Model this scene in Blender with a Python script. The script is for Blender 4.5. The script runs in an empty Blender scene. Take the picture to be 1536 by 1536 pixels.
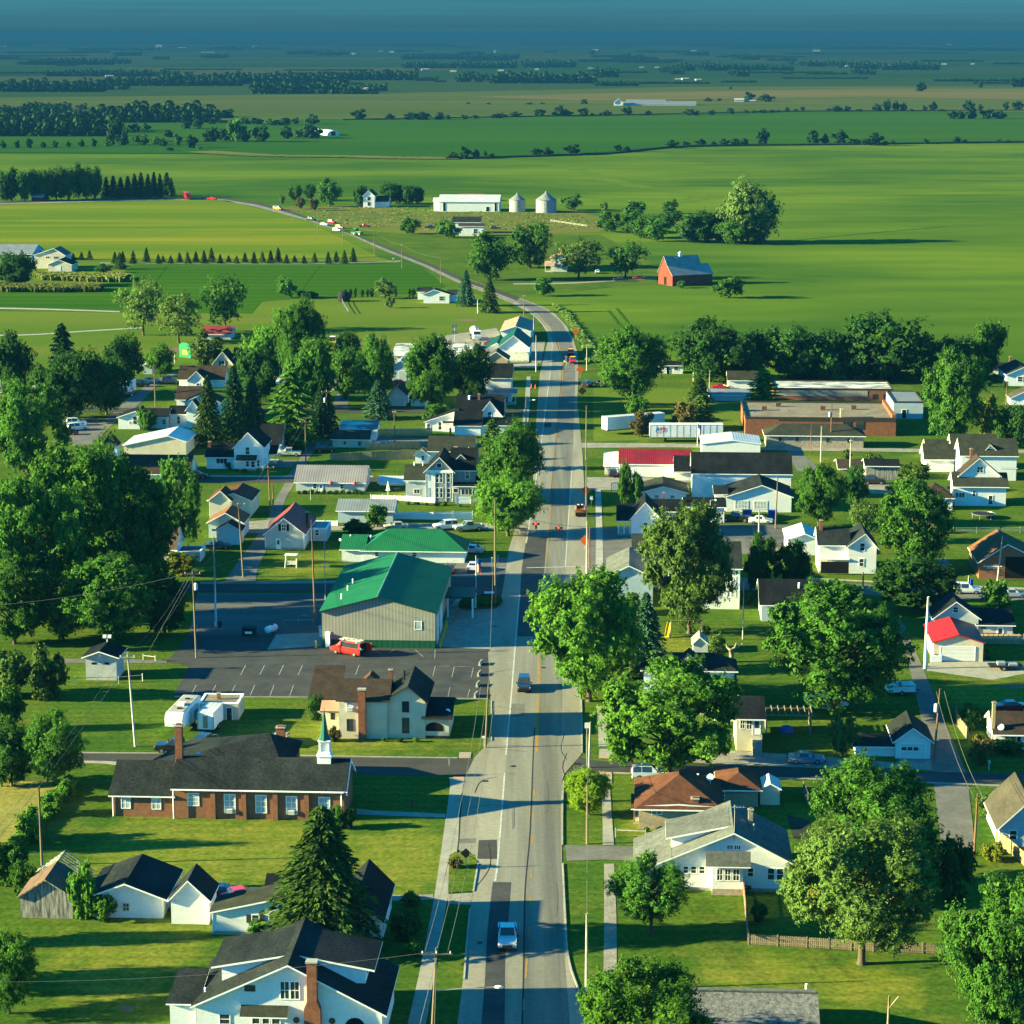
import bpy, math, random
from math import sin, cos, tan, atan, pi, sqrt, radians
from mathutils import Vector, noise

# ------------------------------------------------------------------ survey
# The town is laid out in metres.  Plan positions were surveyed from the photograph with
# the camera model below (a drone 90 m above level ground); X() Y() read survey sheets.
FOC, CAMH, MID = 3529.0, 90.0, 768.0
TH = atan(718.0 / FOC)
ST, CT = sin(TH), cos(TH)
sc = bpy.context.scene
COL = sc.collection
_sh = (0.0, 0.0, 1.0)
def sheet(x, y, s=1.0):
    global _sh
    _sh = (x, y, s)
def X(x): return _sh[0] + x / _sh[2]
def Y(y): return _sh[1] + y / _sh[2]
def _v(py): return (py - MID) / FOC
def ground(px, py, z=0.0):
    v = _v(py)
    t = (CAMH - z) / (ST + v * CT)
    return Vector(((px - MID) / FOC * t, (CT - v * ST) * t, z))
def scl(py):
    return FOC / (CAMH / (ST + _v(py) * CT))
def yrow(py, z=0.0): return ground(MID, py, z).y
def hgt(yg, y):
    v = _v(y)
    return CAMH - yrow(yg) * (ST + v * CT) / (CT - v * ST)

# ------------------------------------------------------------------ materials
MATS = {}
def nt_new(name):
    m = bpy.data.materials.new(name); m.use_nodes = True
    return m, m.node_tree.nodes, m.node_tree.links
def mulc(c, k): return tuple(min(1, x * k) for x in c)
def M(name, c, c2=None, rough=.85, sc_=1.0, st=(1, 1, 1), bump=0.0, rib=None, metal=0.0, spec=.05, detail=5, lo=.35, hi=.65, fine=None, coat=0):
    m, n, l = nt_new(name)
    b = n['Principled BSDF']
    b.inputs['Roughness'].default_value = rough
    b.inputs['Metallic'].default_value = metal
    b.inputs['Specular IOR Level'].default_value = spec
    if coat: b.inputs['Coat Weight'].default_value = coat
    if c2 is None: c2 = mulc(c, .78)
    tc = n.new('ShaderNodeTexCoord'); mp = n.new('ShaderNodeMapping')
    mp.inputs['Scale'].default_value = st
    l.new(tc.outputs['Object'], mp.inputs['Vector'])
    no = n.new('ShaderNodeTexNoise'); no.inputs['Scale'].default_value = sc_; no.inputs['Detail'].default_value = detail
    no.inputs['Roughness'].default_value = .62
    l.new(mp.outputs[0], no.inputs['Vector'])
    rp = n.new('ShaderNodeValToRGB'); e = rp.color_ramp.elements
    e[0].position, e[1].position = lo, hi
    e[0].color, e[1].color = (*c2, 1), (*c, 1)
    l.new(no.outputs['Fac'], rp.inputs['Fac'])
    out = rp.outputs['Color']
    if fine:                                  # a second, finer grain multiplies the first
        n2 = n.new('ShaderNodeTexNoise'); n2.inputs['Scale'].default_value = fine[0]; n2.inputs['Detail'].default_value = 3
        l.new(tc.outputs['Object'], n2.inputs['Vector'])
        r2 = n.new('ShaderNodeValToRGB'); e = r2.color_ramp.elements
        e[0].position, e[1].position = .3, .7
        e[0].color = (1 - fine[1],) * 3 + (1,); e[1].color = (1, 1, 1, 1)
        l.new(n2.outputs['Fac'], r2.inputs['Fac'])
        mx = n.new('ShaderNodeMix'); mx.data_type = 'RGBA'; mx.blend_type = 'MULTIPLY'; mx.inputs[0].default_value = 1
        l.new(out, mx.inputs[6]); l.new(r2.outputs['Color'], mx.inputs[7]); out = mx.outputs[2]
    hsrc = no.outputs['Fac']
    if rib:
        w = n.new('ShaderNodeTexWave'); w.bands_direction = rib[0]; w.wave_profile = rib[2] if len(rib) > 2 else 'SIN'
        w.inputs['Scale'].default_value = .314 / rib[1] ; w.inputs['Distortion'].default_value = 0
        l.new(tc.outputs['Object'], w.inputs['Vector'])
        mr = n.new('ShaderNodeMapRange'); mr.inputs[3].default_value = rib[3] if len(rib) > 3 else .72; mr.inputs[4].default_value = 1
        l.new(w.outputs['Fac'], mr.inputs[0])
        mx = n.new('ShaderNodeMix'); mx.data_type = 'RGBA'; mx.blend_type = 'MULTIPLY'; mx.inputs[0].default_value = 1
        l.new(out, mx.inputs[6]); l.new(mr.outputs[0], mx.inputs[7]); out = mx.outputs[2]
        hsrc = w.outputs['Fac']
        if not bump: bump = .25
    l.new(out, b.inputs['Base Color'])
    if bump:
        bp = n.new('ShaderNodeBump'); bp.inputs['Strength'].default_value = bump; bp.inputs['Distance'].default_value = .06
        l.new(hsrc, bp.inputs['Height']); l.new(bp.outputs[0], b.inputs['Normal'])
    MATS[name] = m
    return m
def foliage(name, c1, c2, c3, tr=.3, vary=.25):
    m, n, l = nt_new(name)
    n.remove(n['Principled BSDF']); out = n['Material Output']
    g = n.new('ShaderNodeNewGeometry'); oi = n.new('ShaderNodeObjectInfo')
    rp = n.new('ShaderNodeValToRGB'); e = rp.color_ramp.elements
    e[0].position, e[1].position = 0.0, 1.0
    e[0].color, e[1].color = (*c1, 1), (*c3, 1)
    k = e.new(.5); k.color = (*c2, 1)
    l.new(g.outputs['Random Per Island'], rp.inputs['Fac'])
    mr = n.new('ShaderNodeMapRange'); mr.inputs[3].default_value = 1 - vary; mr.inputs[4].default_value = 1 + vary
    l.new(oi.outputs['Random'], mr.inputs[0])
    mx = n.new('ShaderNodeMix'); mx.data_type = 'RGBA'; mx.blend_type = 'MULTIPLY'; mx.inputs[0].default_value = 1
    l.new(rp.outputs['Color'], mx.inputs[6]); l.new(mr.outputs[0], mx.inputs[7])
    d = n.new('ShaderNodeBsdfDiffuse'); t = n.new('ShaderNodeBsdfTranslucent'); ms = n.new('ShaderNodeMixShader')
    ms.inputs[0].default_value = tr
    hs = n.new('ShaderNodeHueSaturation'); hs.inputs['Hue'].default_value = .485; hs.inputs['Value'].default_value = 1.3
    l.new(mx.outputs[2], hs.inputs['Color']); l.new(mx.outputs[2], d.inputs['Color']); l.new(hs.outputs[0], t.inputs['Color'])
    l.new(d.outputs[0], ms.inputs[1]); l.new(t.outputs[0], ms.inputs[2]); l.new(ms.outputs[0], out.inputs['Surface'])
    MATS[name] = m
    return m
def glow(name, c, s):
    m, n, l = nt_new(name); b = n['Principled BSDF']
    b.inputs['Base Color'].default_value = (*c, 1); b.inputs['Emission Color'].default_value = (*c, 1)
    b.inputs['Emission Strength'].default_value = s; MATS[name] = m
def mt(k): return MATS[k] if isinstance(k, str) else k

WHITE = (.84, .84, .82)
M('white siding', WHITE, (.76, .77, .76), sc_=.5, rib=('Z', .22, 'SAW', .86), fine=(3, .12))
M('white paint', (.85, .85, .83), (.77, .77, .75), sc_=2)
M('dirty white', (.62, .62, .58), (.42, .42, .39), sc_=.8, fine=(2, .2))
M('cream siding', (.66, .6, .46), (.56, .5, .38), sc_=.6, rib=('Z', .22, 'SAW', .86))
M('tan brick', (.46, .36, .23), (.36, .28, .18), sc_=2, fine=(8, .25))
M('blue siding', (.42, .52, .58), (.36, .46, .52), sc_=.5, rib=('Z', .22, 'SAW', .86))
M('grey siding', (.27, .30, .33), (.22, .25, .28), sc_=.6, rib=('Z', .22, 'SAW', .84))
M('pale grey siding', (.5, .52, .52), (.42, .44, .44), sc_=.6, rib=('Z', .22, 'SAW', .86))
M('red brick', (.3, .12, .065), (.2, .08, .048), sc_=2.2, fine=(9, .35))
M('brown brick', (.3, .14, .075), (.22, .1, .058), sc_=2.2, fine=(9, .3))
M('stone', (.42, .36, .28), (.26, .22, .17), sc_=1.8, fine=(6, .3))
M('barn red', (.3, .06, .04), (.2, .045, .035), sc_=.8, rib=('X', .5, 'SAW', .75))
M('ribbed grey steel', (.30, .30, .26), (.25, .25, .22), sc_=.3, rib=('X', .5, 'SAW', .6), rough=.5, bump=.5)
M('ribbed green steel', (.015, .10, .055), (.012, .08, .045), sc_=.3, rib=('X', .8, 'SAW', .6), rough=.5)
M('weathered boards', (.34, .33, .31), (.09, .09, .09), sc_=1.6, st=(2.2, 2.2, .35), rib=('X', .4, 'SAW', .6), lo=.38, hi=.6)
M('black shingle', (.016, .019, .023), (.007, .009, .012), sc_=.35, st=(1, .35, 1), fine=(3.5, .5))
M('charcoal shingle', (.032, .037, .038), (.014, .018, .02), sc_=.35, st=(1, .35, 1), fine=(3.5, .55))
M('brown shingle', (.055, .038, .029), (.036, .026, .021), sc_=.5, fine=(3, .3))
M('red brown shingle', (.12, .048, .028), (.08, .034, .022), sc_=.6, fine=(3, .3))
M('grey shingle', (.14, .145, .135), (.1, .105, .1), sc_=.6, fine=(2.5, .4))
M('old grey shingle', (.21, .21, .21), (.10, .10, .105), sc_=2.2, fine=(5, .5), bump=.3)
M('olive shingle', (.042, .045, .033), (.028, .03, .023), sc_=.5, fine=(3, .3))
M('tan shingle', (.08, .07, .055), (.05, .044, .036), sc_=.4, st=(1, .4, 1), fine=(3, .3))
M('rusty roof', (.19, .10, .065), (.1, .08, .065), sc_=.7, st=(1.5, .5, 1), fine=(3, .4))
M('orange roof', (.2, .088, .042), (.14, .062, .034), sc_=.7, fine=(3, .25))
M('pink roof', (.42, .22, .17), (.32, .17, .13), sc_=.4)
M('green metal roof', (.012, .115, .052), (.01, .095, .044), sc_=.3, rib=('X', .35, 'SIN', .9), rough=.6)
M('dark green roof', (.008, .055, .032), (.007, .045, .026), sc_=.15, rough=.5)
M('red metal roof', (.22, .018, .03), (.16, .014, .024), sc_=.2, rib=('X', .45, 'SIN', .8), rough=.45)
M('bright red roof', (.42, .014, .016), (.34, .012, .013), sc_=.2, rough=.4)
M('dull red roof', (.24, .045, .045), (.18, .035, .035), sc_=.3, rib=('X', .5, 'SIN', .85), rough=.5)
M('pale metal roof', (.55, .56, .54), (.42, .43, .42), sc_=.3, rib=('X', .6, 'SIN', .85), rough=.4, spec=.5)
M('blue grey metal roof', (.2, .22, .24), (.15, .165, .185), sc_=.3, rib=('X', .5, 'SIN', .75), rough=.45)
M('grey metal roof', (.3, .3, .28), (.22, .22, .21), sc_=.3, rib=('X', .5, 'SIN', .8), rough=.5)
M('far wall', (.3, .32, .33), (.25, .26, .27))
M('mauve metal roof', (.23, .21, .23), (.18, .165, .18), sc_=.3, rib=('X', .5, 'SIN', .72), rough=.5)
M('tar roof', (.24, .2, .15), (.16, .135, .1), sc_=.25, fine=(1.2, .3))
M('worn membrane roof', (.5, .5, .48), (.12, .13, .14), sc_=.35, st=(.5, 1.4, 1), lo=.42, hi=.56)
M('spire green', (.03, .11, .085), (.025, .09, .07), rough=.5)
M('glass', (.03, .04, .05), (.02, .028, .035), rough=.08, spec=.8, sc_=.4)
M('blind', (.45, .5, .48), (.3, .34, .34), rough=.5, sc_=1.5)
M('dark opening', (.012, .012, .012))
M('dark trim', (.05, .045, .04))
M('garage door', (.72, .72, .7), (.66, .66, .64), rib=('Z', .55, 'SAW', .82))
M('concrete', (.36, .34, .3), (.27, .255, .225), sc_=.4, fine=(2, .2))
M('pale concrete', (.31, .29, .24), (.23, .215, .185), sc_=.5, fine=(3, .18))
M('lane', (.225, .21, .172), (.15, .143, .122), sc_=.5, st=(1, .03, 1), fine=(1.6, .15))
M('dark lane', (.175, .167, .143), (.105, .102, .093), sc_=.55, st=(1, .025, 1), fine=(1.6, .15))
M('old road', (.27, .245, .195), (.19, .175, .142), sc_=.22, st=(1, .12, 1), fine=(1.6, .18))
M('street asphalt', (.06, .056, .054), (.048, .045, .044), sc_=.3, st=(.15, 1, 1), fine=(2, .2))
M('new asphalt', (.062, .062, .064), (.042, .043, .046), sc_=.3, fine=(2, .2))
M('lot asphalt', (.13, .128, .122), (.075, .075, .074), sc_=.12, st=(.4, 1.2, 1), fine=(1.5, .22))
M('worn asphalt', (.15, .143, .13), (.11, .105, .096), sc_=.3, fine=(2, .2))
M('gravel', (.3, .275, .235), (.21, .19, .165), sc_=.5, fine=(3, .35))
M('road white', (.55, .55, .52), (.3, .29, .27), sc_=2.5, fine=(6, .3))
M('faded white', (.36, .35, .33), (.2, .19, .18), sc_=2, fine=(6, .4))
M('road yellow', (.42, .23, .045), (.28, .17, .06), sc_=2, fine=(6, .3))
M('seam tar', (.03, .03, .032))
M('pole wood', (.2, .15, .105), (.11, .083, .06), sc_=2, st=(1, 1, .15))
M('red brown pole', (.22, .12, .07), (.13, .07, .045), sc_=2, st=(1, 1, .15))
M('pale pole', (.45, .43, .39), (.33, .31, .28), sc_=2, st=(1, 1, .2))
M('steel', (.45, .47, .48), (.36, .38, .39), rough=.4, metal=.6)
M('dark iron', (.02, .02, .022), rough=.5)
M('wire', (.12, .12, .12))
M('fence wood', (.27, .21, .15), (.17, .13, .095), sc_=1.5, st=(3, 3, .5))
M('new fence wood', (.42, .27, .13), (.3, .19, .1), sc_=1.5, st=(3, 3, .5))
M('bark', (.11, .085, .06), (.06, .047, .035), sc_=6, st=(1, 1, .2), bump=.5)
M('pale bark', (.3, .24, .17), (.18, .14, .1), sc_=4, st=(1, 1, .3))
M('orange sign', (.75, .13, .02), (.7, .12, .02), rough=.5)
M('yellow paint', (.65, .42, .02), (.55, .36, .02), rough=.5)
M('tyre', (.02, .02, .02), rough=.8)
M('rim', (.4, .4, .41), rough=.3, metal=.7)
M('rubber trim', (.025, .025, .027), rough=.6)
M('soil', (.16, .11, .07), (.1, .07, .045), sc_=1)
M('blue tarp', (.03, .09, .35))
M('skin', (.45, .27, .19)); M('white shirt', (.75, .76, .78)); M('dark trousers', (.03, .035, .05)); M('hair brown', (.05, .03, .02)); M('vest lime', (.5, .6, .03))
M('stripe blue', (.03, .12, .45)); M('stripe red', (.5, .03, .04)); M('sign green', (.03, .2, .1)); M('sign yellow', (.4, .32, .05))
M('flowers', (.5, .12, .12), (.3, .08, .1), sc_=9)
glow('red lamp', (1, .01, .02), .4); glow('headlamp', (1, .7, .45), .5); glow('amber lamp', (1, .35, .03), .4)
for nm, c in dict(silver=(.42, .44, .46), white=(.72, .73, .74), black=(.012, .013, .015), navy=(.015, .022, .045), red=(.5, .012, .014), scarlet=(.85, .02, .015), maroon=(.16, .01, .018),
                  green=(.05, .075, .07), beige=(.42, .38, .3), steelblue=(.13, .2, .28), orange=(.62, .2, .02), tractor=(.02, .22, .06), grey=(.12, .125, .13)).items():
    M('car ' + nm, c, mulc(c, .95), rough=.25, spec=.6, coat=.6)
foliage('leaf mid', (0.034, 0.096, 0.015), (0.053, 0.140, 0.021), (0.083, 0.190, 0.027))
foliage('leaf bright', (0.055, 0.130, 0.016), (0.078, 0.186, 0.023), (0.110, 0.238, 0.031), tr=.35)
foliage('leaf dark', (0.022, 0.067, 0.015), (0.033, 0.093, 0.019), (0.050, 0.120, 0.025))
foliage('leaf olive', (0.061, 0.105, 0.022), (0.086, 0.148, 0.031), (0.112, 0.185, 0.042))
foliage('leaf lime', (0.112, 0.198, 0.015), (0.162, 0.272, 0.019), (0.202, 0.321, 0.027), tr=.4)
foliage('leaf yellow', (0.151, 0.185, 0.022), (0.202, 0.222, 0.027), (0.122, 0.185, 0.022))
foliage('leaf russet', (0.122, 0.087, 0.027), (0.090, 0.098, 0.027), (0.162, 0.111, 0.030))
foliage('leaf orange', (0.303, 0.123, 0.015), (0.404, 0.148, 0.022), (0.202, 0.148, 0.022))
foliage('needle', (0.031, 0.067, 0.015), (0.051, 0.098, 0.020), (0.076, 0.129, 0.024), tr=.12)
foliage('needle dark', (0.014, 0.047, 0.015), (0.023, 0.064, 0.020), (0.036, 0.087, 0.024), tr=.1)
foliage('needle blue', (0.031, 0.087, 0.046), (0.051, 0.123, 0.065), (0.076, 0.167, 0.083), tr=.1)
foliage('far leaf', (.012, .034, .013), (.018, .046, .016), (.026, .06, .02), tr=.1)  # darkened: cloud shadow over the distant trees is put into the leaf colour
foliage('corn leaf', (.09, .12, .025), (.13, .14, .03), (.07, .11, .025), tr=.3)
foliage('grass blade', (.08, .13, .03), (.12, .17, .035), (.18, .2, .05), tr=.3)

def land(name, ca, cb, cc, s1=.02, s2=.25, st=(1, 1, 1), fine=.2, rows=None, bump=.12, lo=.36, hi=.64, spots=()):
    """Ground cover: broad drift between ca and cb, mottled with cc, and a fine grain."""
    m, n, l = nt_new(name); b = n['Principled BSDF']
    b.inputs['Roughness'].default_value = .95; b.inputs['Specular IOR Level'].default_value = 0
    tc = n.new('ShaderNodeTexCoord'); mp = n.new('ShaderNodeMapping'); mp.inputs['Scale'].default_value = st
    l.new(tc.outputs['Object'], mp.inputs['Vector'])
    def nz(s, d, vec):
        q = n.new('ShaderNodeTexNoise'); q.inputs['Scale'].default_value = s; q.inputs['Detail'].default_value = d
        q.inputs['Roughness'].default_value = .6; l.new(vec, q.inputs['Vector']); return q.outputs['Fac']
    def ramp(f, a, c, p0, p1):
        r = n.new('ShaderNodeValToRGB'); e = r.color_ramp.elements
        e[0].position, e[1].position = p0, p1; e[0].color, e[1].color = (*a, 1), (*c, 1)
        l.new(f, r.inputs['Fac']); return r.outputs['Color']
    def mix(a, c, f=None, mode='MIX'):
        x = n.new('ShaderNodeMix'); x.data_type = 'RGBA'; x.blend_type = mode; x.inputs[0].default_value = 1
        if f is not None: l.new(f, x.inputs[0])
        l.new(a, x.inputs[6]); l.new(c, x.inputs[7]); return x.outputs[2]
    base = ramp(nz(s1, 4, mp.outputs[0]), ca, cb, lo, hi)
    mo = ramp(nz(s2, 5, mp.outputs[0]), (0, 0, 0), (1, 1, 1), .48, .72)
    ccn = n.new('ShaderNodeRGB'); ccn.outputs[0].default_value = (*cc, 1)
    bw = n.new('ShaderNodeRGBToBW'); l.new(mo, bw.inputs[0])
    o = mix(base, ccn.outputs[0], bw.outputs[0])
    if spots:
        acc = None; cs, sp_ = spots
        wob = n.new('ShaderNodeTexNoise'); wob.inputs['Scale'].default_value = .3; wob.inputs['Detail'].default_value = 5; l.new(tc.outputs['Object'], wob.inputs['Vector'])
        for x, y, rx, ry in sp_:                      # drier patches with ragged edges
            q = n.new('ShaderNodeMapping'); q.vector_type = 'POINT'; q.inputs['Location'].default_value = (-x / rx, -y / ry, 0); q.inputs['Scale'].default_value = (1 / rx, 1 / ry, 0)
            l.new(tc.outputs['Object'], q.inputs['Vector'])
            d = n.new('ShaderNodeVectorMath'); d.operation = 'LENGTH'; l.new(q.outputs[0], d.inputs[0])
            ad = n.new('ShaderNodeMath'); ad.operation = 'MULTIPLY_ADD'; ad.inputs[1].default_value = 1.6; l.new(wob.outputs['Fac'], ad.inputs[0]); l.new(d.outputs['Value'], ad.inputs[2])
            r = n.new('ShaderNodeMapRange'); r.inputs[1].default_value = 1.3; r.inputs[2].default_value = 1.95; r.inputs[3].default_value = .85; r.inputs[4].default_value = 0; l.new(ad.outputs[0], r.inputs[0])
            if acc is None: acc = r.outputs[0]
            else:
                mxm = n.new('ShaderNodeMath'); mxm.operation = 'MAXIMUM'; l.new(acc, mxm.inputs[0]); l.new(r.outputs[0], mxm.inputs[1]); acc = mxm.outputs[0]
        dr = ramp(nz(.35, 5, mp.outputs[0]), cs[0], cs[1], .35, .65); o = mix(o, dr, acc)
    fz = nz(1.6, 8, tc.outputs['Object'])
    o = mix(o, ramp(fz, (max(.2, 1 - fine * 1.5),) * 3, (1 + fine * .5,) * 3, .3, .66), None, 'MULTIPLY')
    if rows:
        w = n.new('ShaderNodeTexWave'); w.bands_direction = rows[0]; w.inputs['Scale'].default_value = .314 / rows[1]; w.inputs['Distortion'].default_value = rows[3]; w.inputs['Detail'].default_value = 2; w.inputs['Detail Scale'].default_value = .2
        l.new(tc.outputs['Object'], w.inputs['Vector'])
        o = mix(o, ramp(w.outputs['Fac'], (1 - rows[2],) * 3, (1, 1, 1), .2, .8), None, 'MULTIPLY')
    l.new(o, b.inputs['Base Color'])
    if bump:
        bp = n.new('ShaderNodeBump'); bp.inputs['Strength'].default_value = bump; bp.inputs['Distance'].default_value = .3
        l.new(fz, bp.inputs['Height']); l.new(bp.outputs[0], b.inputs['Normal'])
    MATS[name] = m

# ------------------------------------------------------------------ mesh bag
class Bag:
    def __init__(s): s.v, s.f, s.m = [], [], []
    def poly(s, pts, m=0):
        k = len(s.v); s.v += [tuple(p) for p in pts]; s.f.append(tuple(range(k, k + len(pts)))); s.m.append(m); return s
    def box(s, x0, x1, y0, y1, z0, z1, m=0, skip=''):
        a = [(x0, y0, z0), (x1, y0, z0), (x1, y1, z0), (x0, y1, z0), (x0, y0, z1), (x1, y0, z1), (x1, y1, z1), (x0, y1, z1)]
        k = len(s.v); s.v += a
        for nm, q in (('d', (0, 3, 2, 1)), ('u', (4, 5, 6, 7)), ('f', (0, 1, 5, 4)), ('r', (1, 2, 6, 5)), ('b', (2, 3, 7, 6)), ('l', (3, 0, 4, 7))):
            if nm not in skip: s.f.append(tuple(k + i for i in q)); s.m.append(m)
        return s
    def prism(s, prof, a0, a1, axis='x', m=0, mf=None):
        """prof: (p,q) outline, extruded along an axis. x: (y,z) outline; y: (x,z) outline; z: (x,y) outline."""
        def pt(p, a): return {'x': (a, p[0], p[1]), 'y': (p[0], a, p[1]), 'z': (p[0], p[1], a)}[axis]
        k = len(s.v); n = len(prof)
        s.v += [pt(p, a0) for p in prof] + [pt(p, a1) for p in prof]
        s.f.append(tuple(range(k, k + n))); s.m.append(m); s.f.append(tuple(range(k + 2 * n - 1, k + n - 1, -1))); s.m.append(m)
        for i in range(n):
            j = (i + 1) % n
            s.f.append((k + i, k + n + i, k + n + j, k + j)); s.m.append(mf[i] if mf else m)
        return s
    def tube(s, path, rad, n=8, m=0, cap=True):
        path = [Vector(p) for p in path]; rings = []
        if not hasattr(rad, '__len__'): rad = [rad] * len(path)
        for i, p in enumerate(path):
            d = (path[min(i + 1, len(path) - 1)] - path[max(i - 1, 0)]).normalized()
            u = d.cross(Vector((0, 1, 0)) if abs(d.y) < .9 else Vector((1, 0, 0))).normalized(); w = d.cross(u)
            k = len(s.v)
            for j in range(n):
                a = 2 * pi * j / n; s.v.append(tuple(p + (u * cos(a) + w * sin(a)) * rad[i]))
            rings.append(k)
        for i in range(len(rings) - 1):
            for j in range(n):
                a, b = rings[i] + j, rings[i] + (j + 1) % n
                s.f.append((a, b, b - rings[i] + rings[i + 1], a - rings[i] + rings[i + 1])); s.m.append(m)
        if cap:
            s.f.append(tuple(rings[0] + j for j in range(n))); s.m.append(m); s.f.append(tuple(rings[-1] + n - 1 - j for j in range(n))); s.m.append(m)
        return s
    def lathe(s, prof, c=(0, 0, 0), n=16, m=0):
        return s.tube([(c[0], c[1], c[2] + z) for r, z in prof], [max(r, .001) for r, z in prof], n, m)
    def ball(s, c, r, n=10, m=0, sq=(1, 1, 1)):
        k = 6
        for i in range(k):
            a0, a1 = -pi / 2 + pi * i / k, -pi / 2 + pi * (i + 1) / k
            for j in range(n):
                t0, t1 = 2 * pi * j / n, 2 * pi * (j + 1) / n
                q = [(cos(a) * cos(t) * r * sq[0] + c[0], cos(a) * sin(t) * r * sq[1] + c[1], sin(a) * r * sq[2] + c[2]) for a, t in ((a0, t0), (a0, t1), (a1, t1), (a1, t0))]
                s.poly(q, m)
        return s
    def mesh(s, name, mats, smooth=False, weld=False):
        me = bpy.data.meshes.new(name); me.from_pydata(s.v, [], s.f)
        for m in (mats if isinstance(mats, (list, tuple)) else [mats]): me.materials.append(mt(m))
        me.polygons.foreach_set('material_index', s.m)
        if smooth: me.polygons.foreach_set('use_smooth', [True] * len(s.f))
        me.update()
        if weld:
            import bmesh
            b = bmesh.new(); b.from_mesh(me); bmesh.ops.remove_doubles(b, verts=b.verts, dist=1e-4); b.to_mesh(me); b.free()
        return me
    def obj(s, name, mats, parent=None, smooth=False, weld=False):
        return link(name, s.mesh(name, mats, smooth, weld), parent)
def link(name, data, parent=None):
    o = bpy.data.objects.new(name, data); COL.objects.link(o)
    if parent is not None: o.parent = parent
    return o
LABELS = {}
def tag(o, label, cat, group=None, kind=None):
    o['label'] = label; o['category'] = cat
    if group: o['group'] = group
    if kind: o['kind'] = kind
    k = (label, group)
    LABELS.setdefault(label, []).append((o.name, group))
    return o
def thing(name, label, cat, loc, rz=0, group=None):
    o = link(name, None); o.location = loc; o.rotation_euler = (0, 0, rz); o.empty_display_size = .5
    return tag(o, label, cat, group)

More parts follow.
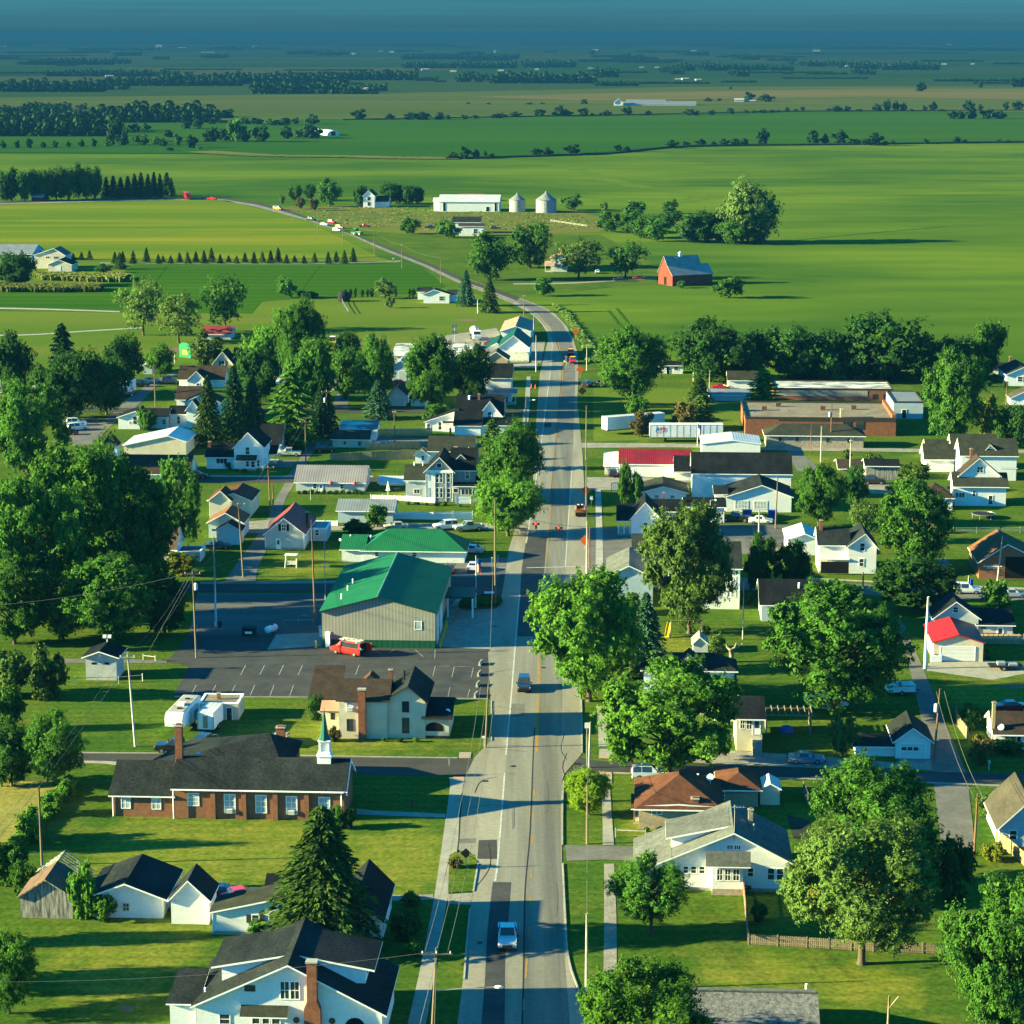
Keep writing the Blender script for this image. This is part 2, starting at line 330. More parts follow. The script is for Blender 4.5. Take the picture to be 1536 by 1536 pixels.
# ------------------------------------------------------------------ buildings
ROT = -3.0
class Bld:
    def __init__(s, name, label, cat, x0, yg, rot=ROT, group=None, wall='white siding', roof='black shingle', trim='white paint'):
        s.o = ground(X(x0), Y(yg)); s.r = radians(rot); s.rx0 = x0
        s.t = thing(name, label, cat, s.o, s.r, group)
        s.wall, s.roof, s.trim = wall, roof, trim
        s.b = None; s.name = name; s.side = 1 if X(x0) < MID else -1
        s.nj = 0
    def loc(s, px, py, z=0):
        d = ground(px, py, z) - s.o
        return Vector((d.x * cos(-s.r) - d.y * sin(-s.r), d.x * sin(-s.r) + d.y * cos(-s.r), z))
    def base(s, x0, x1, yg, set_=True):
        p = s.loc(X(x0), Y(yg)); w = (X(x1) - X(x0)) / scl(Y(yg))
        s.nj += 1; e = .004 * s.nj                       # no two faces of a building share a plane
        b = dict(x=p.x + e, y=p.y + e, w=w - 2 * e, yg=Y(yg), x0=X(x0), s=scl(Y(yg)), Y0=yrow(Y(yg)))
        if set_: s.b = b
        return b
    def gx(s, x0, x1, yg, ye, yr=None, d=None, pitch=.5, hip=False, ov=.4, wall=None, roof=None, back=1.0, bury=0, sw=0):
        b = s.base(x0, x1, yg); he = hgt(Y(yg), Y(ye)); b['he'] = he
        if d is None:
            d = 8.0
            for _ in range(40):
                hr = he + pitch * d / 2
                d = .5 * d + .5 * max(3.0, min(26, 2 * (yrow(Y(yr), hr) - b['Y0'])))
        b['d'] = d; hr = he + pitch * d / 2; b['hr'] = hr; b['x_'] = b['x']
        x, y, w = b['x'], b['y'], b['w']
        B = Bag()
        if hip: B.box(x, x + w, y, y + d, -.3, he, skip='ud')
        else: B.prism([(y, -.3), (y + d, -.3), (y + d, he), (y + d / 2, hr), (y, he)], x, x + w)
        B.obj('wall', wall or s.wall, s.t)
        R = Bag(); t = .17; ez = he - ov * pitch + .03
        if hip:
            a, c = min(d / 2, w / 2 - .05), d / 2
            if w < d: a = c = w / 2
            hz = ez + (min(a, c) + ov) * pitch
            e = [(x - ov, y - ov), (x + w + ov, y - ov), (x + w + ov, y + d + ov), (x - ov, y + d + ov)]
            if w >= d: r0, r1 = (x + a, y + c), (x + w - a, y + c)
            else: r0, r1 = (x + w / 2, y + a), (x + w / 2, y + d - a)
            E = [(*q, ez + t) for q in e]; r0, r1 = (*r0, hz + t), (*r1, hz + t)
            if w >= d:
                R.poly([E[0], E[1], r1, r0]).poly([E[1], E[2], r1]).poly([E[2], E[3], r0, r1]).poly([E[3], E[0], r0])
            else:
                R.poly([E[0], E[1], r0]).poly([E[1], E[2], r1, r0]).poly([E[2], E[3], r1]).poly([E[3], E[0], r0, r1])
            R.box(x - ov, x + w + ov, y - ov, y + d + ov, ez, ez + t, 1, skip='u')
            b['hr'] = hz
        else:
            pr = [(y - ov, ez), (y + d / 2, hr + .03), (y + d + ov, ez), (y + d + ov, ez + t), (y + d / 2, hr + .03 + t), (y - ov, ez + t)]
            R.prism(pr, x - ov, x + w + ov, 'x', 1, [1, 1, 1, 0, 0, 1])
        b['ro'] = R.obj('roof', [roof or s.roof, s.trim], s.t)
        if sw: s.sidewin(sw)
        return s
    def gy(s, x0, x1, yg, ye, ya, yb=None, d=None, xa=None, hip=False, ov=.35, wall=None, roof=None, sw=0):
        b = s.base(x0, x1, yg)
        yl, yr = ye if isinstance(ye, tuple) else (ye, ye)
        hl, h2, ha = hgt(Y(yg), Y(yl)), hgt(Y(yg), Y(yr)), hgt(Y(yg), Y(ya))
        if d is None: d = max(3.5, min(30, yrow(Y(yb), ha) - b['Y0']))
        x, y, w = b['x'], b['y'], b['w']
        ax = x + (w / 2 if xa is None else (X(xa) - X(x0)) / b['s'])
        b.update(he=(hl + h2) / 2, d=d, hr=ha, ax=ax)
        Bag().prism([(x, -.3), (x + w, -.3), (x + w, h2), (ax, ha), (x, hl)], y, y + d, 'y').obj('wall', wall or s.wall, s.t)
        p1, p2 = (ha - hl) / (ax - x), (ha - h2) / (x + w - ax); t = .17
        k = .03
        pr = [(x - ov, hl - ov * p1 + k), (x - ov, hl - ov * p1 + k + t), (ax, ha + k + t), (x + w + ov, h2 - ov * p2 + k + t), (x + w + ov, h2 - ov * p2 + k), (ax, ha + k)]
        R = Bag().prism(pr, y - ov, y + d + ov, 'y', 1, [1, 0, 0, 1, 1, 1])
        b['ro'] = R.obj('roof', [roof or s.roof, s.trim], s.t)
        if sw: s.sidewin(sw)
        return s
    def flat(s, x0, x1, yg, ye, yb=None, d=None, wall=None, roof=None, par=.35, sw=0):
        b = s.base(x0, x1, yg); he = hgt(Y(yg), Y(ye))
        if d is None: d = max(2.5, min(45, yrow(Y(yb), he) - b['Y0']))
        x, y, w = b['x'], b['y'], b['w']; b.update(he=he, d=d, hr=he)
        Bag().box(x, x + w, y, y + d, -.3, he, skip='u').obj('wall', wall or s.wall, s.t)
        R = Bag().box(x + .2, x + w - .2, y + .2, y + d - .2, he - .3, he - .03 if par else he + .1)
        for q in ((x - .06, x + w + .06, y - .06, y + .26), (x - .06, x + w + .06, y + d - .26, y + d + .06), (x - .06, x + .26, y + .26, y + d - .26), (x + w - .26, x + w + .06, y + .26, y + d - .26)):
            R.box(*q, he - .12, he + par, 1)
        R.obj('roof', [roof or s.roof, s.trim], s.t)
        if sw: s.sidewin(sw)
        return s
    def lean(s, x0, x1, yg, yl, yr, d, wall=None, roof=None, ov=.3):
        """single slope across the front: height yl at the one end, yr at the other"""
        b = s.base(x0, x1, yg); a, c = hgt(Y(yg), Y(yl)), hgt(Y(yg), Y(yr)); x, y, w = b['x'], b['y'], b['w']; b.update(he=min(a, c), d=d, hr=max(a, c))
        Bag().prism([(x, -.3), (x + w, -.3), (x + w, c), (x, a)], y, y + d, 'y').obj('wall', wall or s.wall, s.t)
        p = (c - a) / w
        Bag().prism([(x - ov, a - ov * p + .03), (x - ov, a - ov * p + .19), (x + w + ov, c + ov * p + .19), (x + w + ov, c + ov * p + .03)], y - ov, y + d + ov, 'y', 1, [1, 0, 1, 1]).obj('roof', [roof or s.roof, s.trim], s.t)
        return s
    def porch(s, x0, x1, yg, ye, d, pitch=.2, posts=4, wall=None, roof=None, floor=True, post='white paint', ov=.3):
        """a roof that slopes down to the front edge; on posts, or with walls"""
        b = s.base(x0, x1, yg, set_=False); he = hgt(Y(yg), Y(ye)); x, y, w = b['x'], b['y'], b['w']
        Bag().prism([(y - ov, he - ov * pitch), (y - ov, he - ov * pitch + .14), (y + d, he + pitch * d + .14), (y + d, he + pitch * d)], x - ov, x + w + ov, 'x', 1, [1, 0, 1, 1]).obj('porch_roof', [roof or s.roof, s.trim], s.t)
        if wall:
            Bag().prism([(y, -.3), (y + d - .02, -.3), (y + d - .02, he + pitch * (d - .02)), (y, he - .01)], x, x + w).obj('porch_wall', wall, s.t)
            b.update(he=he, d=d, hr=he); s.b = b
        else:
            for i in range(posts):
                px = x + .1 + (w - .2) * (i / max(1, posts - 1))
                Bag().box(px - .08, px + .08, y + .02, y + .18, .2 if floor else 0, he - .03 * 0).obj('post', post, s.t)
            if floor: Bag().box(x, x + w, y, y + d - .03, -.1, .28).obj('porch_floor', 'concrete', s.t)
        return s
    def opening(s, x0, x1, z0, z1, name='window', frame='white paint', pane='glass', bars=(1, 1), proud=.05, y=None, fw=.09):
        b = s.b; y = b['y'] if y is None else y
        A = Bag(); q = y - proud
        for r in ((x0 - fw, x0, z0 - fw, z1 + fw), (x1, x1 + fw, z0 - fw, z1 + fw), (x0, x1, z0 - fw, z0), (x0, x1, z1, z1 + fw)):
            A.box(r[0], r[1], q, y + .04, r[2], r[3])
        nx, nz = bars
        for i in range(1, nx + 1): xm = x0 + (x1 - x0) * i / (nx + 1); A.box(xm - .03, xm + .03, q + .015, y + .04, z0, z1)
        for i in range(1, nz + 1): zm = z0 + (z1 - z0) * i / (nz + 1); A.box(x0, x1, q + .012, y + .04, zm - .03, zm + .03)
        o = A.obj(name, frame, s.t)
        Bag().box(x0, x1, y - .022, y + .03, z0, z1).obj('pane', pane, o)
        return o
    def px(s, x): return s.b['x'] + (X(x) - s.b['x0']) / s.b['s']
    def pz(s, y): return hgt(s.b['yg'], Y(y))
    def win(s, *boxes, frame='white paint', pane='glass', bars=(0, 1), shutters=None, ac=False):
        for q in boxes:
            x0, x1, z0, z1 = s.px(q[0]), s.px(q[2]), max(.25, s.pz(q[3])), s.pz(q[1])
            o = s.opening(x0, x1, z0, z1, 'window', frame, pane, bars)
            if shutters:
                for a in (x0 - .6, x1 + .14): Bag().box(a, a + .44, s.b['y'] - .06, s.b['y'] + .02, z0 - .05, z1 + .05).obj('shutter', shutters, o)
            if ac: Bag().box((x0 + x1) / 2 - .35, (x0 + x1) / 2 + .35, s.b['y'] - .5, s.b['y'] - .06, z0 + .03, z0 + .48).obj('air_conditioner', 'dirty white', o)
        return s
    def door(s, *boxes, mat='white paint', frame='white paint', pane=None, name='door'):
        for q in boxes:
            x0, x1, z1 = s.px(q[0]), s.px(q[2]), s.pz(q[1]); z0 = max(.02, s.pz(q[3]))
            o = Bag().box(x0, x1, s.b['y'] - .05, s.b['y'] + .03, z0, z1).obj(name, mat, s.t)
            f = Bag()
            for r in ((x0 - .1, x0, z0, z1 + .1), (x1, x1 + .1, z0, z1 + .1), (x0, x1, z1, z1 + .1)): f.box(r[0], r[1], s.b['y'] - .07, s.b['y'] + .03, r[2], r[3])
            f.obj('frame', frame, o)
            if pane: Bag().box(x0 + .15, x1 - .15, s.b['y'] - .075, s.b['y'] - .055, z0 + (z1 - z0) * .45, z1 - .2).obj('pane', pane, o)
            if x1 - x0 < 1.6: Bag().ball((x1 - .14, s.b['y'] - .1, z0 + (z1 - z0) * .45), .05, 6).obj('handle', 'steel', o)
        return s
    def sidewin(s, n, z=None, wd=.9, hh=1.3, storeys=None):
        """windows on the side wall that looks towards the road"""
        b = s.b; x = b['x'] + b['w'] if s.side > 0 else b['x']
        st = storeys or (2 if b['he'] > 4.6 else 1)
        for k in range(st):
            z0 = 1.0 + 2.7 * k
            if z0 + hh > b['he'] - .15: continue
            for i in range(n):
                yc = b['y'] + b['d'] * (i + .5) / n
                A = Bag(); xo = x + .05 * s.side; xi = x - .03 * s.side; a, c = min(xo, xi), max(xo, xi); fw = .09
                for r in ((yc - wd / 2 - fw, yc - wd / 2, z0 - fw, z0 + hh + fw), (yc + wd / 2, yc + wd / 2 + fw, z0 - fw, z0 + hh + fw), (yc - wd / 2, yc + wd / 2, z0 - fw, z0), (yc - wd / 2, yc + wd / 2, z0 + hh, z0 + hh + fw), (yc - wd / 2, yc + wd / 2, z0 + hh / 2 - .03, z0 + hh / 2 + .03)):
                    A.box(a, c, r[0], r[1], r[2], r[3])
                o = A.obj('window', 'white paint', s.t)
                xo = x + .022 * s.side; a, c = min(xo, xi), max(xo, xi)
                Bag().box(a, c, yc - wd / 2, yc + wd / 2, z0, z0 + hh).obj('pane', 'glass', o)
        return s
    def chim(s, x0, x1, yt, dy, mat='red brick', z0=None, dep=None, cap=True):
        """chimney dy metres behind the block's front, its top at row yt"""
        b = s.b; a, c = s.px(x0), s.px(x1); w = c - a; dep = dep or min(w, 1.0)
        Yc = b['Y0'] + dy; v = _v(Y(yt)); zt = CAMH - Yc * (ST + v * CT) / (CT - v * ST)
        y = b['y'] + dy; z0 = b['he'] * .8 if z0 is None else z0
        o = Bag().box(a, c, y - dep / 2, y + dep / 2, z0, zt).obj('chimney', mat, s.t)
        if cap: Bag().box(a - .08, c + .08, y - dep / 2 - .08, y + dep / 2 + .08, zt, zt + .12).box(a + .15, c - .15, y - dep / 4, y + dep / 4, zt + .12, zt + .3, 1).obj('cap', ['concrete', 'red brick'], o)
        return s
    def pipe(s, x, yt, dy, r=.09, z0=None, mat='white paint'):
        b = s.b; a = s.px(x); Yc = b['Y0'] + dy; v = _v(Y(yt)); zt = CAMH - Yc * (ST + v * CT) / (CT - v * ST); y = b['y'] + dy
        Bag().tube([(a, y, (z0 if z0 is not None else b['he'])), (a, y, zt)], r).obj('vent_pipe', mat, s.t)
        return s
    def dish(s, x, yt, dy, r=.42):
        b = s.b; a = s.px(x); Yc = b['Y0'] + dy; v = _v(Y(yt)); z = CAMH - Yc * (ST + v * CT) / (CT - v * ST); y = b['y'] + dy
        B = Bag().tube([(a, y, z - 1.2), (a, y, z - .1)], .03, 6)
        B.tube([(a, y, z), (a - .02, y - .06, z + .05), (a - .04, y - .1, z + .08)], [.05, r * .8, r], 12)
        B.obj('satellite_dish', 'white paint', s.t); return s
    def trimbox(s, x0, x1, y0, y1, mat, th=.08, name='trim', lo=None):
        """a flat board, awning or panel fixed on the front wall between two rows"""
        z1, z0 = s.pz(y0), max(0.02, s.pz(y1)) if lo is None else lo
        Bag().box(s.px(x0), s.px(x1), s.b['y'] - th, s.b['y'] + .01, z0, z1).obj(name, mat, s.t); return s
    def awning(s, x0, x1, y0, y1, mat, out=1.1):
        z1, z0 = s.pz(y0), s.pz(y1); a, c = s.px(x0), s.px(x1); y = s.b['y']
        Bag().prism([(y - .01, z1), (y - out, z0), (y - out, z0 + .12), (y - .01, z1 + .12)], a, c, 'x', 1, [1, 1, 0, 1]).obj('awning', [mat, 'white paint'], s.t); return s
    def corners(s, mat='white paint', foot='concrete'):
        b = s.b
        for x in (b['x'], b['x'] + b['w']): Bag().box(x - .06, x + .06, b['y'] - .05, b['y'] + .07, .2, b['he'] - .1).obj('corner_board', mat, s.t)
        if foot: Bag().box(b['x'] - .03, b['x'] + b['w'] + .03, b['y'] - .035, b['y'] + b['d'] + .03, -.2, .38).obj('foundation', foot, s.t)
        return s
    def dormer(s, xc, w, yb_, z, d, roof=None, wall=None, h=1.3):
        """small gabled dormer: centre column, width m, y offset of its face, sill z"""
        b = s.b; x = s.px(xc); y = b['y'] + yb_
        o = Bag().prism([(x - w / 2, z), (x + w / 2, z), (x + w / 2, z + h), (x, z + h + w * .45), (x - w / 2, z + h)], y, y + d, 'y').obj('dormer', wall or s.wall, s.t)
        k = .25
        Bag().prism([(x - w / 2 - k, z + h - k * .9 + .03), (x - w / 2 - k, z + h - k * .9 + .15), (x, z + h + w * .45 + .15), (x + w / 2 + k, z + h - k * .9 + .15), (x + w / 2 + k, z + h - k * .9 + .03), (x, z + h + w * .45 + .03)], y - k, y + d, 'y', 1, [1, 0, 0, 1, 1, 1]).obj('roof', [roof or s.roof, s.trim], o)
        Bag().box(x - w * .25, x + w * .25, y - .03, y + .02, z + .25, z + h - .1).obj('pane', 'glass', o)
        return s

# ------------------------------------------------------------------ trees
def rdir(r):
    z = r.uniform(-1, 1); a = r.uniform(0, 2 * pi); q = sqrt(1 - z * z); return Vector((q * cos(a), q * sin(a), z))
def leaf(B, p, nrm, size, r, asp=.62):
    t = nrm.cross(rdir(r))
    if t.length < .01: t = nrm.orthogonal()
    t.normalize(); u = nrm.cross(t) * asp * size; t = t * size
    B.poly([p - t, p - u * .9 + t * .1, p + t, p + u * .9 + t * .1])
def broad(seed, nlobe, nsp, nl, ls, zc=.54, rz=.46, lump=.4, taper=0., spread=1.0, core=.3):
    """crown and trunk of a broadleaf tree, height 1 and width 1: boughs, sprigs on the boughs, leaves on the sprigs"""
    r = random.Random(seed); C = Bag(); T = Bag(); lobes = []
    off = Vector((seed * 3.7, seed * 1.3, seed * 2.1))
    for i in range(nlobe):
        zz = 1 - 2 * (i + .5) / nlobe; a = i * 2.39996 + r.uniform(-.5, .5); q = sqrt(max(0, 1 - zz * zz))
        d = (Vector((q * cos(a), q * sin(a), zz)) + rdir(r) * .3).normalized()
        R = 1 - lump * .5 + lump * (noise.noise(d * 1.4 + off) * .9 + .45)
        if taper: R *= 1 - taper * max(0, d.z)
        R = min(R, 1.1); rl = r.uniform(.15, .25) * (.75 if nlobe > 24 else 1); f = r.uniform(.75, 1.02)
        c = Vector((d.x * (.5 * R - rl * .7) * f, d.y * (.5 * R - rl * .7) * f, zc + d.z * (rz * R - rl * .6) * f))
        if d.z < -.25: c.x *= 1.15 + d.z * .6; c.y *= 1.15 + d.z * .6
        c.z = max(c.z, zc - rz + rl * .75)
        lobes.append((c, rl, d))
    lobes.append((Vector((0, 0, zc)), .26, Vector((0, 0, 1))))
    for c, rl, d in lobes:
        for k in range(nsp):
            e = (rdir(r) + d * .6).normalized()
            if e.z < -.6: e.z *= .4; e.normalize()
            b0 = c + Vector((e.x, e.y, e.z * .9)) * rl * r.uniform(.45, .82)
            ax = (e + rdir(r) * .55 + Vector((0, 0, .12))).normalized(); L = rl * r.uniform(.25, .6); wd = rl * r.uniform(.18, .32)
            for _ in range(nl):
                g = r.random(); p = b0 + ax * L * g + rdir(r) * wd * (1.05 - .65 * g) * r.uniform(.3, 1)
                nrm = (ax * .3 + e * .5 + d * .3 + rdir(r) * .6 + Vector((0, 0, .2))).normalized()
                leaf(C, p, nrm, ls * r.uniform(.55, 1.2), r)
        for _ in range(int(nsp * nl * core)):
            leaf(C, c + rdir(r) * rl * .72 * r.random() ** .4, rdir(r), ls * 1.7, r, .8)
    rr = sorted(sqrt(p[0] ** 2 + p[1] ** 2) for p in C.v[::7]); zz = sorted(p[2] for p in C.v[::7])      # fill the unit envelope
    k = .5 / rr[int(len(rr) * .985)]; zt, zb = zz[int(len(zz) * .995)], zz[int(len(zz) * .01)]; z0 = zc - rz; q = (1 - z0) / (zt - zb)
    C.v = [(p[0] * k, p[1] * k, z0 + (p[2] - zb) * q) for p in C.v]
    h0 = zc - rz * .62; bend = Vector((r.uniform(-.03, .03), r.uniform(-.03, .03), 0))
    p0, p1, p2 = Vector((0, 0, -.01)), Vector((0, 0, h0)) + bend * .5, Vector((0, 0, zc + rz * .3)) + bend
    T.tube([p0, Vector((0, 0, .025)), p1 * .5, p1, (p1 + p2) / 2, p2], [.036, .024, .020, .018, .012, .004], 8)
    for c, rl, d in r.sample(lobes, min(16, len(lobes))):
        st = p1.lerp(p2, r.uniform(0, .5)); md = st.lerp(c, .5) + Vector((0, 0, -.02))
        T.tube([st, md, c, c + d * rl * .6], [.010, .007, .004, .001], 5)
    return C.mesh('crown', 'leaf mid'), T.mesh('trunk', 'bark', True)
def conifer(seed, nb, ls, droop=.35, width=.5, ragged=.25, dens=10, power=.9):
    r = random.Random(seed); C = Bag(); T = Bag()
    for i in range(nb):
        f = (i + .5) / nb; z = .05 + .93 * f
        R = width * (1 - f) ** power * (1 - ragged * r.random()) + .015
        if f < .12: R *= .7 + 2.5 * f
        a = i * 2.39996 + r.uniform(-.3, .3); u = Vector((cos(a), sin(a), 0)); side = Vector((-u.y, u.x, 0))
        n = max(3, int(dens * R / width) + 3)
        for j in range(n):
            g = (j + .6) / n; hz = -droop * R * g * g * (1 if g < .8 else 1.25 - (g - .8)) + .1 * R * g
            for k in range(4):
                p = u * (R * g) + side * r.uniform(-1, 1) * R * .2 * (1.05 - .8 * g) + Vector((0, 0, z + hz + r.uniform(-.01, .008)))
                nrm = (Vector((0, 0, .7)) + u * .5 + rdir(r) * .7).normalized()
                t = (u * .9 + side * r.uniform(-.9, .9) + Vector((0, 0, -.3))).normalized()
                w = nrm.cross(t).normalized() * ls * .3; t = t * ls * r.uniform(.6, 1.2)
                C.poly([p - t * .5, p - w, p + t, p + w])
    rr = sorted(sqrt(p[0] ** 2 + p[1] ** 2) for p in C.v[::5]); k = .5 / rr[int(len(rr) * .985)]; C.v = [(p[0] * k, p[1] * k, p[2]) for p in C.v]
    T.tube([(0, 0, -.01), (0, 0, .5), (0, 0, .97)], [.02, .012, .003], 7)
    return C.mesh('crown', 'needle'), T.mesh('trunk', 'bark', True)
PROTO = {}
def protos():
    P = PROTO
    P['maple'] = [broad(s, 24, 24, 40, .0135) for s in (1, 2, 3)]
    P['maple_round'] = [broad(s, 28, 24, 36, .0135, lump=.25) for s in (4, 5)]
    P['big'] = [broad(s, 36, 28, 40, .0105, lump=.45) for s in (6, 7)]
    P['tree'] = [broad(s, 17, 18, 26, .02) for s in (11, 12, 13)]
    P['loose'] = [broad(s, 14, 15, 16, .025, lump=.7, core=.15) for s in (21, 22)]
    P['tall'] = [broad(s, 20, 18, 18, .023, taper=.3, lump=.5) for s in (31, 32)]
    P['small'] = [broad(s, 11, 14, 14, .035) for s in (41, 42, 43)]
    P['shrub'] = [broad(s, 12, 16, 18, .036, zc=.46, rz=.5, lump=.35) for s in (51, 52)]
    P['spruce'] = [conifer(61, 230, .05, dens=11, power=.8, ragged=.35)]
    P['bigspruce'] = [conifer(62, 400, .036, dens=16, ragged=.5, droop=.5, power=.72)]
    P['fir'] = [conifer(63, 90, .1, dens=6)]
    P['pine'] = [conifer(64, 110, .075, dens=9, ragged=.6, power=.55, droop=.05)]
    P['arbor'] = [broad(71, 16, 18, 16, .03, zc=.5, rz=.5, lump=.15, taper=.35)]
    P['dot'] = [broad(s, 8, 8, 7, .075, zc=.5, rz=.5, lump=.4) for s in (81, 82, 83)]
_tn = 0; MCACHE = {}
NAMES = dict(maple='maple_tree', maple_round='maple_tree', big='shade_tree', tree='shade_tree', loose='shade_tree', tall='shade_tree', small='small_tree', shrub='shrub', spruce='spruce_tree', bigspruce='spruce_tree', fir='fir_tree', pine='pine_tree', arbor='arborvitae', dot='field_tree')
def tree(kind, x, yb, yt, w, leafm, label, group=None, cat=None, trunk=None, lift=None, rz=None):
    global _tn
    _tn += 1; r = random.Random(_tn * 7 + 3)
    px, py = X(x), Y(yb); s = scl(py); h = max(.5, hgt(py, Y(yt))); wd = w / _sh[2] / s
    pr = PROTO[kind]; c, t = pr[_tn % len(pr)]
    key = (c.name, leafm)
    if key not in MCACHE:
        m = c.copy(); m.materials.clear(); m.materials.append(mt(leafm)); MCACHE[key] = m
    nm = NAMES[kind]
    o = thing(nm, label, cat or ('shrub' if kind == 'shrub' else 'tree'), ground(px, py), r.uniform(0, 2 * pi) if rz is None else rz, group)
    o.scale = (wd, wd, h); lift = dict(maple=.06, big=.05, loose=.1, maple_round=.05).get(kind, 0) if lift is None else lift
    a = link('crown', MCACHE[key], o); a.location.z = lift * .92; a.scale.z = 1 - lift
    if kind not in ('shrub', 'dot'):
        b = link('trunk', t, o)
        if trunk: b.material_slots[0].link = 'OBJECT'; b.material_slots[0].material = mt(trunk)
    return o

# ------------------------------------------------------------------ vehicles
VM = {}
def loft(st, m_of=None, glass=None):
    """st: stations along y: (y, w_low, z0, w_belt, z_belt, w_top, z_top).  Returns body and glass bags"""
    B, G = Bag(), Bag()
    def sec(q):
        y, wl, z0, wb, zb, wt, zt = q
        return [(-wl, y, z0), (-wb, y, z0 + .25 * (zb - z0) + .05), (-wb, y, zb), (-wt, y, zt), (wt, y, zt), (wb, y, zb), (wb, y, z0 + .25 * (zb - z0) + .05), (wl, y, z0)]
    S = [sec(q) for q in st]; k = len(B.v)
    for q in S: B.v += q
    for i in range(len(S) - 1):
        for j in range(8):
            a = k + i * 8; B.f.append((a + j, a + (j + 1) % 8, a + 8 + (j + 1) % 8, a + 8 + j)); B.m.append(0)
    B.f.append(tuple(k + j for j in range(8))); B.m.append(0); B.f.append(tuple(k + (len(S) - 1) * 8 + 7 - j for j in range(8))); B.m.append(0)
    def quad(pts, ins=.1, off=.015):
        c = sum((Vector(p) for p in pts), Vector()) / 4; n = (Vector(pts[1]) - Vector(pts[0])).cross(Vector(pts[3]) - Vector(pts[0])).normalized()
        if n.dot(c - Vector((0, c.y, 1.0))) < 0 and abs(n.x) > .5: n = -n
        if abs(n.x) <= .5 and n.z < 0: n = -n
        G.poly([Vector(p) + (c - Vector(p)) * ins + n * off for p in pts])
    for i, what in (glass or {}).items():
        a, b = S[i], S[i + 1]
        if 's' in what: quad([a[2], b[2], b[3], a[3]]); quad([a[5], b[5], b[4], a[4]])
        if 't' in what: quad([a[3], a[4], b[4], b[3]])
    return B, G
KINDS_ = dict(
    sedan=([(-2.3, .72, .3, .84, .75, .7, .82), (-2.2, .8, .22, .9, .88, .78, .98), (-1.55, .84, .2, .91, .95, .74, 1.06), (-.95, .84, .2, .91, .96, .62, 1.40), (.3, .84, .2, .91, .94, .63, 1.42), (1.05, .84, .2, .91, .9, .74, .98), (2.1, .8, .22, .88, .74, .72, .82), (2.3, .7, .32, .78, .6, .62, .66)], {2: 't', 3: 's', 4: 't'}, 1.35, -1.35, .33),
    suv=([(-2.3, .8, .35, .88, .95, .72, 1.3), (-2.2, .84, .28, .93, 1.02, .68, 1.72), (-1.1, .86, .28, .93, 1.05, .7, 1.78), (.2, .86, .28, .93, 1.03, .7, 1.75), (.95, .86, .28, .93, 1.03, .78, 1.1), (2.1, .84, .3, .9, .92, .78, 1.0), (2.3, .74, .38, .84, .78, .7, .84)], {0: 't', 1: 's', 2: 's', 3: 't'}, 1.4, -1.35, .37),
    pickup=([(-.9, .86, .35, .95, 1.05, .8, 1.12), (-.75, .88, .35, .95, 1.1, .72, 1.82), (.55, .88, .35, .95, 1.1, .74, 1.84), (1.25, .88, .35, .95, 1.1, .84, 1.18), (2.65, .86, .38, .93, 1.0, .84, 1.1), (2.85, .78, .42, .88, .85, .78, .92)], {0: 't', 1: 's', 2: 't'}, 1.85, -1.75, .4),
    van=([(-2.6, .86, .35, .94, 1.15, .8, 1.95), (-2.5, .9, .3, .98, 1.2, .82, 2.05), (.9, .9, .3, .98, 1.2, .82, 2.05), (1.75, .9, .3, .98, 1.15, .84, 1.22), (2.5, .86, .32, .94, .98, .8, 1.06), (2.65, .78, .38, .88, .8, .74, .88)], {1: 's', 2: 't'}, 1.7, -1.6, .36))
def wheel_mesh(r):
    if ('w', r) not in VM:
        B = Bag().tube([(-.11, 0, 0), (.11, 0, 0)], r, 14); VM['w', r] = B.mesh('tyre', 'tyre')
        VM['r', r] = Bag().tube([(-.125, 0, 0), (.125, 0, 0)], r * .6, 10).mesh('rim', 'rim')
    return VM['w', r], VM['r', r]
